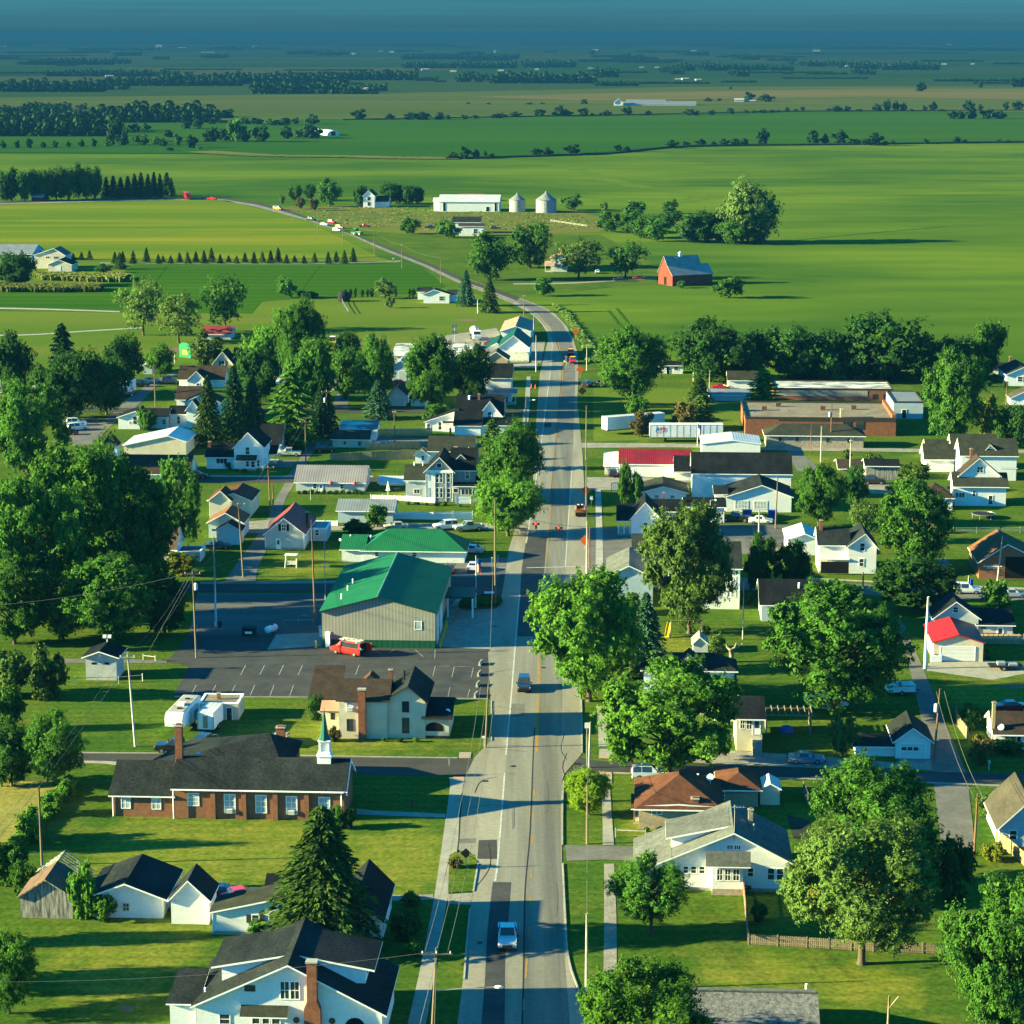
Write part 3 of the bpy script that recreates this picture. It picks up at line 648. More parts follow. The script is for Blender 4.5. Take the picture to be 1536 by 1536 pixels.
def car(kind, colr, label, x, y, head, cat='car', group=None, lamps=False, parts=True, scale=1.0, name=None):
    st, gl, fa, ra, wr = KINDS_[kind]
    if kind not in VM:
        B, G = loft(st, glass=gl)
        if kind == 'pickup':
            B.box(-.95, .95, -2.75, -.92, .45, .62).box(-.95, -.83, -2.75, -.92, .62, 1.1).box(.83, .95, -2.75, -.92, .62, 1.1).box(-.83, .83, -2.75, -2.65, .62, 1.1)
        VM[kind] = (B.mesh('body', 'car white'), G.mesh('windows', 'glass'))
    t = thing(name or dict(sedan='parked_car', suv='sport_utility_car', pickup='pickup_truck', van='work_van')[kind], label, cat, ground(X(x), Y(y)) + Vector((0, 0, .03)), -radians(head), group)
    t.scale = (scale,) * 3
    b = link('body', VM[kind][0], t); b.material_slots[0].link = 'OBJECT'; b.material_slots[0].material = mt('car ' + colr)
    link('windows', VM[kind][1], t)
    L = st[-1][0]; R0 = -2.75 if kind == 'pickup' else st[0][0]
    tm, rm = wheel_mesh(wr); hw = st[1][3]
    for sx in (-1, 1):
        for yy in (fa, ra):
            w = link('wheel', tm, t); w.location = (sx * (hw - .1), yy, wr - .03)
            if parts: link('rim', rm, w)
        if parts:
            if ('h', kind) not in VM:
                zb = st[-1][4]; VM['h', kind] = Bag().box(-.17, .17, -.05, .06, -.09, .09).mesh('headlight', 'headlamp' if 0 else 'white paint')
                VM['t', kind] = Bag().box(-.13, .13, -.05, .05, -.13, .13).mesh('tail_light', 'stripe red'); VM['m', kind] = Bag().box(-.12, .12, -.06, .06, -.08, .08).mesh('mirror', 'rubber trim')
            q = link('headlight', VM['h', kind], t); q.location = (sx * (st[-1][3] - .16), L - .08, st[-1][4] - .02)
            if lamps: q.material_slots[0].link = 'OBJECT'; q.material_slots[0].material = mt('headlamp')
            q = link('tail_light', VM['t', kind], t); q.location = (sx * (st[0][3] - .1), R0 + .02, .82)
            q = link('mirror', VM['m', kind], t); q.location = (sx * (hw + .1), fa - .55, st[2][4] + .12)
    if parts:
        if ('b', kind) not in VM:
            zz = st[-1][2]
            VM['b', kind] = Bag().box(-.8, .8, L - .1, L + .06, zz, zz + .2).box(-.8, .8, R0 - .06, R0 + .1, zz, zz + .2).mesh('bumper', 'rubber trim')
            VM['g', kind] = Bag().box(-.5, .5, L - .05, L + .02, st[-1][4] - .22, st[-1][4] - .02).mesh('grille', 'rubber trim')
        link('bumper', VM['b', kind], t); link('grille', VM['g', kind], t)
    return t

# ------------------------------------------------------------------ poles, fences, ground sheets
POLES = {}
def pole(key, x, yb, yt, label, mat='pole wood', arm=2.4, r=.15, tx=False, lamp=None, xt=None, group='utility poles', name='utility_pole', cat='pole', h=None, armz=.5, rz=0.0):
    p = ground(X(x), Y(yb)); h = h or hgt(Y(yb), Y(yt))
    t = thing(name, label, cat, p, radians(rz), group)
    tx_ = 0
    if xt is not None: tx_ = (X(xt) - X(x)) / scl(Y(yb)) - 0
    Bag().tube([(0, 0, -.3), (tx_ * .5, 0, h * .5), (tx_, 0, h)], [r, r * .85, r * .65], 8).obj('shaft', mat, t, True)
    if arm:
        A = Bag().box(tx_ - arm / 2, tx_ + arm / 2, -.24, -.12, h - armz - .12, h - armz)
        A.obj('crossarm', mat, t)
        for i in range(3):
            Bag().lathe([(.05, 0), (.08, .08), (.05, .2), (.02, .24)], (tx_ + (i - 1) * arm * .44, -.18, h - armz), 7).obj('insulator', 'dirty white', t)
    if tx: Bag().lathe([(.22, 0), (.27, .05), (.27, .95), (.2, 1.05), (.05, 1.1)], (tx_ + .42 * (1 if tx > 0 else -1), -.05, h - 3.0), 12).obj('transformer', 'dirty white', t)
    if lamp:
        L, z, dz = lamp
        Bag().tube([(tx_, 0, z), (tx_ + L * .5, 0, z + dz * .7), (tx_ + L, 0, z + dz)], .05, 6).obj('lamp_arm', 'steel', t)
        Bag().ball((tx_ + L + .3 * (1 if L > 0 else -1), 0, z + dz), .28, 8, 0, (1.5, .8, .5)).obj('lamp_head', 'white paint', t)
    POLES[key] = p + Vector((tx_, -.2, h - armz + .2))
    return t
def wire(a, b, label, n=1, sag=1.0, group='overhead wires', r=.022, dz=0, sp=1.0):
    A = POLES[a] if isinstance(a, str) else Vector(a); Bp = POLES[b] if isinstance(b, str) else Vector(b)
    d = (Bp - A); pd = Vector((-d.y, d.x, 0)).normalized()
    for i in range(n):
        o = pd * (i - (n - 1) / 2) * sp
        pts = [A.lerp(Bp, k / 14) + o + Vector((0, 0, dz - sag * 4 * (k / 14) * (1 - k / 14))) for k in range(15)]
        w = Bag().tube([p - A for p in pts], r, 4).obj('power_line', 'wire'); w.location = A
        tag(w, label, 'wire', group)
def fence(pts, h, mat, label, step=2.4, slat=.15, gap=.03, post=True, rails=False, group=None, name='fence', capm=None):
    P = [ground(X(a), Y(b)) for a, b in pts]
    t = thing(name, label, 'fence', P[0], 0, group); B = Bag(); R = Bag()
    for a, b in zip(P, P[1:]):
        a, b = a - P[0], b - P[0]; L = (b - a).length; u = (b - a) / L; w = Vector((-u.y, u.x, 0)) * .02; n = max(1, int(L / (slat + gap)))
        def bx(bag, s0, s1, z0, z1, k=1.0):
            q = [a + u * s0 - w * k, a + u * s1 - w * k, a + u * s1 + w * k, a + u * s0 + w * k]; i = len(bag.v)
            bag.v += [(*p.xy, z0) for p in q] + [(*p.xy, z1) for p in q]
            for f in ((0, 3, 2, 1), (4, 5, 6, 7), (0, 1, 5, 4), (1, 2, 6, 5), (2, 3, 7, 6), (3, 0, 4, 7)): bag.f.append(tuple(i + j for j in f)); bag.m.append(0)
        if not rails:
            for i in range(n):
                s0 = i * L / n; bx(B, s0 + gap / 2, s0 + L / n - gap / 2, .06, h - (i % 2) * .03)
        for z in ((.3, h - .35) if not rails else ((h - .15,) if rails == 1 else (h * .5, h - .12))): bx(B if rails else R, 0, L, z, z + .09, 2.2)
        m = max(1, round(L / step))
        for i in range(m + 1):
            if post: q = Bag(); bx(q, i * L / m - .05, i * L / m + .05, -.2, h + .12, 3.2); q.obj('post', capm or mat, t)
    B.obj('panel', mat, t)
    if R.v: R.obj('rail', mat, t)
    return t
def area(name, pts, mat, z, kind='structure', label=None):
    P = [ground(X(a), Y(b)) for a, b in pts]
    import mathutils
    B = Bag(); tri = mathutils.geometry.tessellate_polygon([P])
    B.v = [(p.x, p.y, z) for p in P]; B.f = [tuple(t) for t in tri]; B.m = [0] * len(tri)
    for i, f in enumerate(B.f):
        a, b, c = (Vector(B.v[k]) for k in f)
        if (b - a).cross(c - a).z < 0: B.f[i] = f[::-1]
    o = B.obj(name, mat); o['kind'] = kind
    if label: o['label'] = label
    return o
def smoothp(pts, n=6):
    out = []
    for i in range(len(pts) - 1):
        p0, p1, p2, p3 = pts[max(0, i - 1)], pts[i], pts[i + 1], pts[min(len(pts) - 1, i + 2)]
        for k in range(n):
            t = k / n; out.append(.5 * ((2 * p1) + (p2 - p0) * t + (2 * p0 - 5 * p1 + 4 * p2 - p3) * t * t + (3 * p1 - p0 - 3 * p2 + p3) * t ** 3))
    return out + [pts[-1]]
def ribbon(name, left, right, mat, z, kind='structure', n=4, smooth=True):
    L = [ground(X(a), Y(b)) for a, b in left]; R = [ground(X(a), Y(b)) for a, b in right]
    if smooth: L, R = smoothp(L, n), smoothp(R, n)
    B = Bag()
    for p, q, p2, q2 in zip(L, R, L[1:], R[1:]): B.poly([(*p.xy, z), (*q.xy, z), (*q2.xy, z), (*p2.xy, z)])
    for i, f in enumerate(B.f):
        a, b, c = (Vector(B.v[k]) for k in f[:3])
        if (b - a).cross(c - a).z < 0: B.f[i] = f[::-1]
    o = B.obj(name, mat, weld=True); o['kind'] = kind; return o
def line(name, pts, w, mat, z, dash=None, n=4, raise_=None):
    P = smoothp([ground(X(a), Y(b)) for a, b in pts], n); B = Bag(); s = 0
    # resample along the length
    Q = [P[0]]
    for a, b in zip(P, P[1:]):
        L = (b - a).length; k = max(1, int(L / 3)); Q += [a.lerp(b, (i + 1) / k) for i in range(k)]
    for a, b in zip(Q, Q[1:]):
        L = (b - a).length; s += L
        if dash and (s % (dash[0] + dash[1])) > dash[0]: continue
        u = (b - a).normalized(); v = Vector((-u.y, u.x, 0)) * w / 2
        if raise_:
            i = len(B.v); B.v += [(*p.xy, zz) for zz in (-.05, raise_) for p in (a + v, a - v, b - v, b + v)]
            for f in ((4, 5, 6, 7), (0, 1, 5, 4), (1, 2, 6, 5), (2, 3, 7, 6), (3, 0, 4, 7)): B.f.append(tuple(i + j for j in f)); B.m.append(0)
        else: B.poly([(*(a + v).xy, z), (*(a - v).xy, z), (*(b - v).xy, z), (*(b + v).xy, z)])
    o = B.obj(name, mat); o['kind'] = 'structure'; return o

# ================================================================== THE SETTING
def spot(x, y, rx, ry): p = ground(x, y); return (p.x, p.y, rx / scl(y), ry)
DRY = [spot(600, 1290, 95, 13), spot(400, 1262, 150, 9), spot(250, 1285, 150, 16), spot(470, 1300, 120, 12), spot(190, 1440, 110, 14), spot(1300, 1480, 90, 6), spot(1140, 1460, 110, 5), spot(450, 848, 55, 9), spot(960, 1240, 30, 8), spot(640, 742, 60, 8), spot(1480, 1040, 90, 9), spot(1000, 970, 60, 8), spot(1480, 740, 60, 8), spot(1200, 690, 60, 6), spot(500, 1105, 180, 9)]
land('grass', (.042, .092, .013), (.072, .12, .015), (.102, .125, .02), s1=.05, s2=.16, fine=.3, rows=('Y', 2.2, .12, 3), spots=(((.125, .16, .018), (.185, .18, .03)), DRY))
land('mown grass', (.068, .118, .014), (.10, .138, .018), (.115, .13, .024), s1=.012, s2=.03, st=(.3, 1, 1), fine=.2)
land('stubble', (.20, .18, .05), (.26, .215, .06), (.15, .165, .035), s1=.08, s2=.3, st=(1, 1, 1), fine=.25)
land('soy', (.036, .088, .012), (.098, .152, .014), (.062, .118, .012), s1=.006, s2=.025, st=(.55, 1, 1), fine=.22, lo=.4, hi=.6, rows=('Y', 30, .06, 16))  # broad light-dark drift: crop tone plus sun streaks of rolling ground painted in
land('soy dark', (.02, .076, .007), (.042, .105, .008), (.03, .09, .007), s1=.008, s2=.03, st=(.3, 1, 1), fine=.2, rows=('Y', 12, .15, 3))
land('soy yellow', (.07, .13, .010), (.112, .155, .012), (.19, .185, .018), s1=.01, s2=.03, st=(.14, 1, 1), fine=.2, rows=('Y', 30, .06, 9))
land('soy far', (.02, .07, .008), (.036, .088, .009), (.026, .078, .008), s1=.003, s2=.01, st=(.2, 1, 1), fine=.1)
land('corn far', (.058, .08, .016), (.085, .095, .02), (.04, .08, .016), s1=.003, s2=.008, st=(.12, 1, 1), fine=.1)
land('ripe far', (.115, .10, .03), (.14, .11, .036), (.085, .09, .024), s1=.003, s2=.01, st=(.12, 1, 1), fine=.1)
land('meadow', (.11, .12, .03), (.145, .13, .034), (.06, .1, .02), s1=.02, s2=.08, st=(.4, 1, 1), fine=.3)
land('verge', (.07, .13, .014), (.10, .145, .016), (.05, .105, .012), s1=.03, s2=.1, fine=.2)
# far country: a patchwork of fields, darkened to put cloud shadow into their colour
m, n, l = nt_new('patchwork'); b = n['Principled BSDF']; b.inputs['Roughness'].default_value = 1; b.inputs['Specular IOR Level'].default_value = 0
tc = n.new('ShaderNodeTexCoord'); mp = n.new('ShaderNodeMapping'); mp.inputs['Scale'].default_value = (.0011, .0016, .001)
vo = n.new('ShaderNodeTexVoronoi'); vo.distance = 'CHEBYCHEV'; vo.inputs['Scale'].default_value = 1; vo.inputs['Randomness'].default_value = .75
rp = n.new('ShaderNodeValToRGB'); rp.color_ramp.interpolation = 'CONSTANT'; e = rp.color_ramp.elements
e[0].color = (.02, .05, .012, 1); e[1].position = .3; e[1].color = (.03, .055, .016, 1)
for p_, c_ in ((.5, (.026, .055, .014, 1)), (.66, (.05, .06, .02, 1)), (.82, (.014, .04, .01, 1))): k = e.new(p_); k.color = c_
bw = n.new('ShaderNodeRGBToBW')
l.new(tc.outputs['Object'], mp.inputs['Vector']); l.new(mp.outputs[0], vo.inputs['Vector']); l.new(vo.outputs['Color'], bw.inputs[0]); l.new(bw.outputs[0], rp.inputs['Fac']); l.new(rp.outputs['Color'], b.inputs['Base Color'])
MATS['patchwork'] = m

R_ = 110000.0
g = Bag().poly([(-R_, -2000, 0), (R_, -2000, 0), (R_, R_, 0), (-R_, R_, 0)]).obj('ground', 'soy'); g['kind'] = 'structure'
sheet(0, 0, 1)
area('far_fields', [(-3500, 152), (-300, 152), (512, 142), (1024, 131), (1900, 128), (5200, 128), (9000, 56), (-7500, 56)], 'patchwork', .5)
area('far_corn_field', [(-500, 187), (512, 180), (845, 174), (1224, 167), (2000, 173), (2000, 128), (1024, 131), (512, 142), (-500, 152)], 'corn far', .7)
area('ripe_field', [(880, 152), (1300, 146), (1536, 150), (2000, 150), (2000, 134), (1300, 134), (1050, 138), (700, 146)], 'ripe far', .9)
area('middle_field', [(-500, 228), (300, 231), (665, 238.5), (912, 230), (1024, 220), (1536, 213.5), (2000, 212), (2000, 173), (1224, 167), (845, 174), (512, 180), (-500, 190)], 'soy far', .45)
line('grass_strip', [(300, 228), (400, 234), (520, 235.5), (600, 237.5), (690, 238)], 28, 'meadow', .6)
area('bean_field', [(-300, 307), (0, 306.5), (290, 299.8), (340, 301), (400, 316), (450, 331), (500, 351), (545, 374), (568, 385), (400, 389), (0, 389), (-300, 391)], 'soy yellow', .06)
area('dark_bean_field', [(-300, 462), (0, 461), (180, 464.5), (378, 470), (392, 452), (470, 446), (520, 442), (640, 440), (668, 430), (640, 407), (600, 395), (480, 394), (200, 397), (178, 414), (150, 431), (-300, 431)], 'soy dark', .05)
area('meadow', [(-300, 431), (150, 431), (178, 414), (200, 397), (480, 394), (600, 394.5), (568, 386), (400, 390), (0, 390), (-300, 392)], 'mown grass', .04)
area('farmyard_meadow', [(418, 312), (470, 322), (520, 340), (600, 347), (640, 352), (760, 352), (900, 348), (930, 334), (860, 315), (760, 319), (640, 318), (560, 307)], 'meadow', .05)
area('farm_lawn', [(500, 343), (560, 363), (640, 393), (700, 419), (770, 443), (850, 438), (985, 424), (990, 400), (900, 352), (640, 353)], 'grass', .045)
line('field_path', [(780, 243), (850, 250), (900, 266), (960, 280), (1020, 285), (1050, 296), (1000, 306)], 13, 'verge', .05)
for q in ([(665, 238.5), (800, 235), (912, 230.5), (1024, 220.5), (1250, 217.5), (1536, 213.8), (1900, 212)], [(512, 180.5), (845, 174.5), (1024, 171.5), (1224, 167.5), (1700, 166)]): line('field_margin', q, 9, 'far leaf', 0, raise_=1.3)
area('town_lawn', [(-500, 3500), (2000, 3500), (1900, 566), (1030, 562), (905, 560), (872, 520), (858, 497), (780, 456), (560, 452), (380, 467), (0, 463), (-400, 461)], 'grass', .01)
area('park_lawn', [(-300, 464), (378, 471), (394, 453), (470, 447), (640, 443), (700, 436), (760, 459), (800, 480), (752, 500), (690, 530), (430, 545), (200, 560), (-200, 550)], 'mown grass', .02)
area('stubble_field', [(-200, 1172), (40, 1171), (106, 1171), (88, 1195), (60, 1228), (25, 1267), (-200, 1290)], 'stubble', .02)
area('park_field', [(890, 580), (1110, 585), (1110, 655), (890, 662)], 'mown grass', .016)

# main road -------------------------------------------------------------
L = [(584, 2600), (676, 1640), (686, 1536), (692, 1491), (698, 1440), (703, 1377), (706, 1360), (709, 1340), (716, 1296), (713, 1283), (687, 1275), (690, 1234), (695, 1171), (699, 1163), (712, 1136), (736, 1112), (736, 1052), (732, 979), (738, 972), (747, 913), (752, 897), (757, 868), (763, 825), (772, 795), (783, 772), (799, 737), (802, 670), (806, 604), (810, 560), (817, 530), (822, 512), (820, 498), (810, 482), (797, 471), (768, 455), (730, 440), (686, 424), (634, 399), (574, 375), (524, 352), (466, 332), (420, 320), (380, 309.5), (330, 300.5), (296, 299.5), (200, 301), (0, 307), (-300, 314)]
R = [(985, 2600), (900, 1640), (880, 1536), (866, 1491), (851, 1440), (847, 1377), (846, 1360), (846, 1340), (843, 1296), (843, 1283), (843, 1275), (843, 1234), (843, 1171), (847, 1161), (872, 1132), (873, 1112), (872, 1052), (867, 979), (868, 972), (875, 913), (878, 897), (880, 868), (881, 825), (881, 795), (880, 772), (877, 737), (873, 670), (866, 604), (868, 560), (866, 528), (860, 508), (850, 489), (834, 472), (816, 461), (780, 447), (742, 433), (700, 420), (648, 397), (590, 374), (538, 354), (479, 332), (432, 315), (390, 304.5), (338, 297.2), (296, 296.2), (200, 297.5), (0, 303), (-300, 309)]
ribbon('main_road', L, R, 'old road', .05, smooth=False)
LL = [(606, 2600), (712, 1640), (724, 1536), (733, 1430), (743, 1322), (747, 1288), (754, 1201), (759, 1133), (763, 1090), (767, 1043), (777, 919), (789, 815), (797.5, 763), (813, 657), (824, 560), (828, 528), (827, 510), (818, 492), (800, 473), (768, 452.5), (725, 437)]
LC = [(744, 2600), (779, 1640), (783, 1536), (786, 1430), (788, 1322), (791.5, 1288), (797, 1201), (802, 1133), (804, 1090), (808, 1043), (814, 919), (821, 815), (826, 763), (835, 657), (843, 560), (842, 536), (836, 512), (825, 490), (806, 470), (768, 449), (730, 435)]
LR = [(915, 2600), (862, 1640), (855, 1536), (846.5, 1430), (844, 1322), (841, 1288), (841.5, 1201), (844, 1133), (844, 1090), (844, 1043), (846, 919), (850, 815), (854, 763), (860, 657), (863, 560), (861, 528), (855, 506), (842, 484), (818, 463), (772, 445), (735, 431.5)]
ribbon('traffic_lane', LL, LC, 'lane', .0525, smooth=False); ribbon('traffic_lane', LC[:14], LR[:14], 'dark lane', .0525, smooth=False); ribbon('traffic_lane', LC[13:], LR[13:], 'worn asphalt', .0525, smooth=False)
k0 = L.index((768, 455)); L2, R2 = L[k0:], R[k0:]; M2 = [((p[0] + q[0]) / 2, (p[1] + q[1]) / 2) for p, q in zip(L2, R2)]
ribbon('traffic_lane', L2, M2, 'lane', .06, smooth=False); ribbon('traffic_lane', M2, R2, 'street asphalt', .06, smooth=False)
seam = [(779, 1640), (785, 1480), (787.5, 1340), (795, 1250), (800, 1130), (802, 1092)]
line('road_seam', seam, .16, 'seam tar', .056)
line('road_seam', [(826, 757), (834, 660), (843, 560), (841, 532), (832, 505)], .3, 'seam tar', .056)
line('yellow_line', [(781, 1640), (784, 1536), (788.5, 1468), (793, 1406), (795.5, 1346), (798, 1292), (799, 1242), (801, 1196), (803, 1160)], .14, 'road yellow', .06, dash=(3.0, 6.2))
line('yellow_line', [(804.5, 1128), (805.5, 1092), (809, 973), (816, 880)], .16, 'road yellow', .06)
line('yellow_line', [(806.5, 1128), (807.5, 1092), (811, 973)], .13, 'road yellow', .06)
line('yellow_line', [(819, 845), (826.6, 754.7), (834, 660), (842, 580)], .14, 'road yellow', .064)
line('yellow_line', [(843, 575), (843, 545), (836, 512), (820, 487), (795, 465), (755, 444), (690, 421)], .3, 'road yellow', .062)
line('white_line', [(743, 1322), (747, 1288), (754, 1201), (757, 1160)], .2, 'road white', .06)
line('white_line', [(759, 1133), (763, 1090), (767, 1043), (777, 919), (780, 892)], .2, 'road white', .06)
line('white_line', [(789, 815), (791, 805), (797.5, 763), (813, 657), (820, 600), (824, 570), (828, 528), (827, 510), (818, 492), (800, 473), (768, 452), (720, 434), (640, 400), (570, 371)], .2, 'road white', .06)
line('white_line', [(844, 1128), (844.5, 1080), (845, 1006), (847, 900)], .16, 'faded white', .06)
line('white_line', [(848, 850), (854, 759), (858, 700)], .17, 'road white', .06)
line('white_line', [(863, 520), (852, 495), (832, 473), (800, 456), (768, 443.5), (700, 417.5)], .2, 'faded white', .06)
line('stop_line', [(790, 852), (878, 850)], .35, 'road white', .06)
line('stop_line', [(745, 852), (770, 851)], .35, 'faded white', .06)
line('crossing_line', [(752, 894), (776, 894)], .2, 'faded white', .06)
ribbon('new_asphalt_lane', [(776, 955), (780, 892), (783, 850), (790, 806)], [(813, 955), (814.5, 892), (817, 850), (820.5, 806)], 'new asphalt', .054)
ribbon('asphalt_patch', [(612, 2600), (714, 1640), (722, 1536), (727, 1475), (731, 1400), (739, 1324)], [(690, 2600), (750, 1640), (757, 1530), (758, 1440), (763, 1380), (767, 1324)], 'new asphalt', .055)
for q in ([(718, 1261), (745, 1260), (746, 1289), (716, 1289)], [(767, 1056), (787, 1056), (787, 1075), (765, 1076)], [(815.5, 634), (827, 634), (827, 641), (813, 641)], [(781, 792), (793, 792), (791, 797), (780, 797)], [(687, 1259), (714, 1258), (713, 1265), (687, 1266)]):
    area('asphalt_patch', q, 'worn asphalt' if q[0][0] in (767, 687) else 'street asphalt', .057)
line('tar_crack', [(712, 1190), (722, 1172), (745, 1166)], .12, 'seam tar', .06)
line('tar_crack', [(693, 1190), (690, 1225), (688, 1262), (684, 1290)], .12, 'seam tar', .06)
for q in [[(800, 760), (812, 758)], [(752, 1125), (790, 1128)], [(850, 1130), (844, 1150), (848, 1166)]]: line('tar_crack', q, .1, 'seam tar', .061)
# kerbs, pavements ---------------------------------------------------------
line('kerb', [(843.5, 1268), (843.5, 1220), (845, 1172)], .18, 'pale concrete', 0, raise_=.13)
line('kerb', [(870, 1492), (853, 1440), (848, 1377), (844, 1296)], .18, 'concrete', 0, raise_=.13)
line('kerb', [(737, 1112), (737, 1052)], .18, 'concrete', 0, raise_=.14)
line('kerb', [(873, 1130), (873, 1090), (872, 1050)], .16, 'concrete', 0, raise_=.12)
line('kerb', [(696, 1470), (700, 1418), (705, 1364)], .18, 'concrete', 0, raise_=.13)
line('kerb', [(717, 1296), (710, 1338)], .18, 'concrete', 0, raise_=.13)
line('kerb', [(262, 1045.5), (462, 1046.5)], .2, 'pale concrete', 0, raise_=.13)
line('kerb', [(640, 1048), (732, 1049)], .2, 'pale concrete', 0, raise_=.13)
ribbon('sidewalk', [(330, 2600), (585, 1640), (615, 1521), (633, 1440), (651, 1347), (664, 1260), (675, 1182)], [(395, 2600), (615, 1640), (641, 1526), (655, 1440), (671, 1350), (686, 1277), (694, 1182)], 'pale concrete', .06)
ribbon('sidewalk', [(898, 1640), (904, 1500), (906, 1391), (906, 1296)], [(920, 1640), (924, 1500), (925, 1391), (921, 1296)], 'gravel', .04)
ribbon('sidewalk', [(904, 1268), (904, 1240), (903, 1212), (902, 1180)], [(921, 1268), (919, 1240), (917, 1212), (915, 1180)], 'pale concrete', .06)
ribbon('sidewalk', [(898, 1120), (897, 1095), (895, 1060)], [(912, 1120), (911, 1095), (910, 1060)], 'pale concrete', .06)
ribbon('sidewalk', [(893, 860), (894, 800), (893, 750), (893, 735)], [(905, 860), (904, 800), (902, 750), (901, 735)], 'concrete', .06)
ribbon('sidewalk', [(783, 640), (787, 600), (790, 565)], [(792, 640), (795, 600), (796, 565)], 'pale concrete', .06)
area('footpath', [(535, 1213), (560, 1216), (668, 1221), (668, 1227), (555, 1223), (535, 1222)], 'pale concrete', .04)
area('footpath', [(575, 1343), (650, 1342), (650, 1350), (575, 1352)], 'gravel', .04)
area('footpath', [(80, 988), (250, 990), (250, 995), (80, 995)], 'worn asphalt', .04)
for q in ([(674, 1167), (697, 1167), (694, 1183), (675, 1183)], [(689, 1129), (707, 1129), (706, 1138), (688, 1138)], [(898, 1158), (918, 1159), (918, 1175), (900, 1174)], [(899, 1124), (918, 1124), (920, 1139), (898, 1138)]):
    area('kerb_ramp', q, 'pale concrete', .07)
for q in ([(680, 1166), (696, 1166), (695, 1169), (679, 1169)], [(689, 1135), (705, 1135), (705, 1137.5), (688, 1137.5)], [(900, 1159), (917, 1160), (917, 1163), (900, 1162)], [(900, 1134), (919, 1135), (919, 1138), (900, 1137)]):
    area('tactile_strip', q, 'pink roof', .076)
area('verge_island', [(674, 1284), (682, 1279), (700, 1283), (716, 1292), (716, 1300), (710, 1338), (672, 1340)], 'grass', .1)
area('gravel_strip', [(672, 1342), (709, 1340), (706, 1358), (671, 1357)], 'gravel', .062)
# cross streets -----------------------------------------------------------
ribbon('cross_street', [(-200, 1128), (0, 1129), (150, 1131), (300, 1132.5), (560, 1137), (716, 1139)], [(-200, 1140), (0, 1141), (150, 1142.5), (300, 1150), (560, 1162.5), (703, 1164.5)], 'street asphalt', .045)
ribbon('cross_street', [(868, 1137), (905, 1142), (1080, 1149), (1220, 1154), (1400, 1158), (1560, 1162), (1800, 1170)], [(848, 1164), (905, 1159), (1080, 1163.5), (1220, 1167), (1400, 1173), (1560, 1181), (1800, 1192)], 'new asphalt', .045)
line('kerb', [(-100, 1127.5), (150, 1130), (300, 1131.3), (560, 1136), (686, 1137.5)], .3, 'pale concrete', 0, raise_=.12)
line('kerb', [(50, 1143), (150, 1144), (178, 1146)], .9, 'pale concrete', 0, raise_=.1)
line('kerb', [(920, 1160), (1080, 1165.5), (1220, 1169), (1400, 1175), (1640, 1185)], .35, 'pale concrete', 0, raise_=.12)
area('gravel_drive', [(1010, 1142), (1060, 1130), (1090, 1126), (1180, 1131), (1290, 1139), (1340, 1144), (1340, 1153), (1220, 1152), (1080, 1147)], 'gravel', .035)
area('driveway', [(1350, 1139), (1398, 1138), (1403, 1156), (1335, 1153)], 'gravel', .037)
ribbon('cross_street', [(250, 876), (500, 875), (670, 868), (766, 861)], [(250, 888), (500, 888.5), (690, 893), (754, 894)], 'street asphalt', .046)
area('gravel_shoulder', [(300, 873), (500, 871), (670, 864), (672, 868), (500, 875), (300, 876.5)], 'gravel', .034)
ribbon('cross_street', [(877, 856), (1100, 866), (1280, 876), (1536, 887), (1800, 898)], [(877, 881), (1100, 885), (1280, 892), (1536, 901), (1800, 912)], 'worn asphalt', .046)
ribbon('sidewalk', [(1200, 866.5), (1330, 872.5), (1440, 878), (1640, 886)], [(1200, 869), (1330, 875), (1440, 881), (1640, 889)], 'pale concrete', .06)
ribbon('cross_street', [(120, 717.5), (440, 717.5), (560, 716.5), (745, 716)], [(120, 724), (440, 724.5), (560, 723.5), (740, 723.5)], 'street asphalt', .044)
ribbon('sidewalk', [(290, 713), (440, 714), (560, 714)], [(290, 715), (440, 716), (560, 716)], 'concrete', .05)
ribbon('cross_street', [(40, 612), (300, 612), (500, 613), (760, 614), (806, 615)], [(40, 618), (300, 619), (500, 619.5), (760, 621), (805, 622)], 'street asphalt', .044)
ribbon('cross_street', [(110, 664), (300, 664), (430, 663), (560, 662)], [(110, 667.5), (300, 668), (430, 667.5), (560, 666.5)], 'worn asphalt', .043)
ribbon('alley', [(872, 664.5), (950, 665), (1040, 666), (1190, 671), (1536, 675)], [(873, 672), (950, 671.5), (1040, 671.5), (1190, 676), (1536, 680)], 'gravel', .044)
ribbon('alley', [(333, 878), (352, 850), (395, 790), (413, 750), (428, 724)], [(384, 878), (388, 850), (417, 790), (428, 750), (443, 724)], 'worn asphalt', .04)
area('driveway', [(365, 783), (404, 780), (399, 800), (356, 800)], 'gravel', .042)
ribbon('alley', [(430, 717), (448, 690), (462, 668)], [(447, 717), (462, 690), (478, 668)], 'worn asphalt', .04)
area('driveway', [(405, 690), (447, 690), (438, 701), (410, 701)], 'worn asphalt', .038)
ribbon('alley', [(102, 664), (140, 640), (172, 618), (190, 600), (225, 575), (262, 557)], [(146, 664), (165, 640), (195, 618), (215, 600), (240, 575), (272, 557)], 'worn asphalt', .04)
area('car_park', [(78, 664), (95, 630), (140, 626), (160, 640), (146, 664)], 'worn asphalt', .038)
area('driveway', [(498, 613), (506, 589), (524, 589), (522, 613)], 'worn asphalt', .04)
ribbon('alley', [(1400, 1163), (1382, 1080), (1366, 1010), (1350, 960), (1340, 930)], [(1450, 1161), (1416, 1080), (1388, 1010), (1366, 960), (1354, 930)], 'worn asphalt', .04)
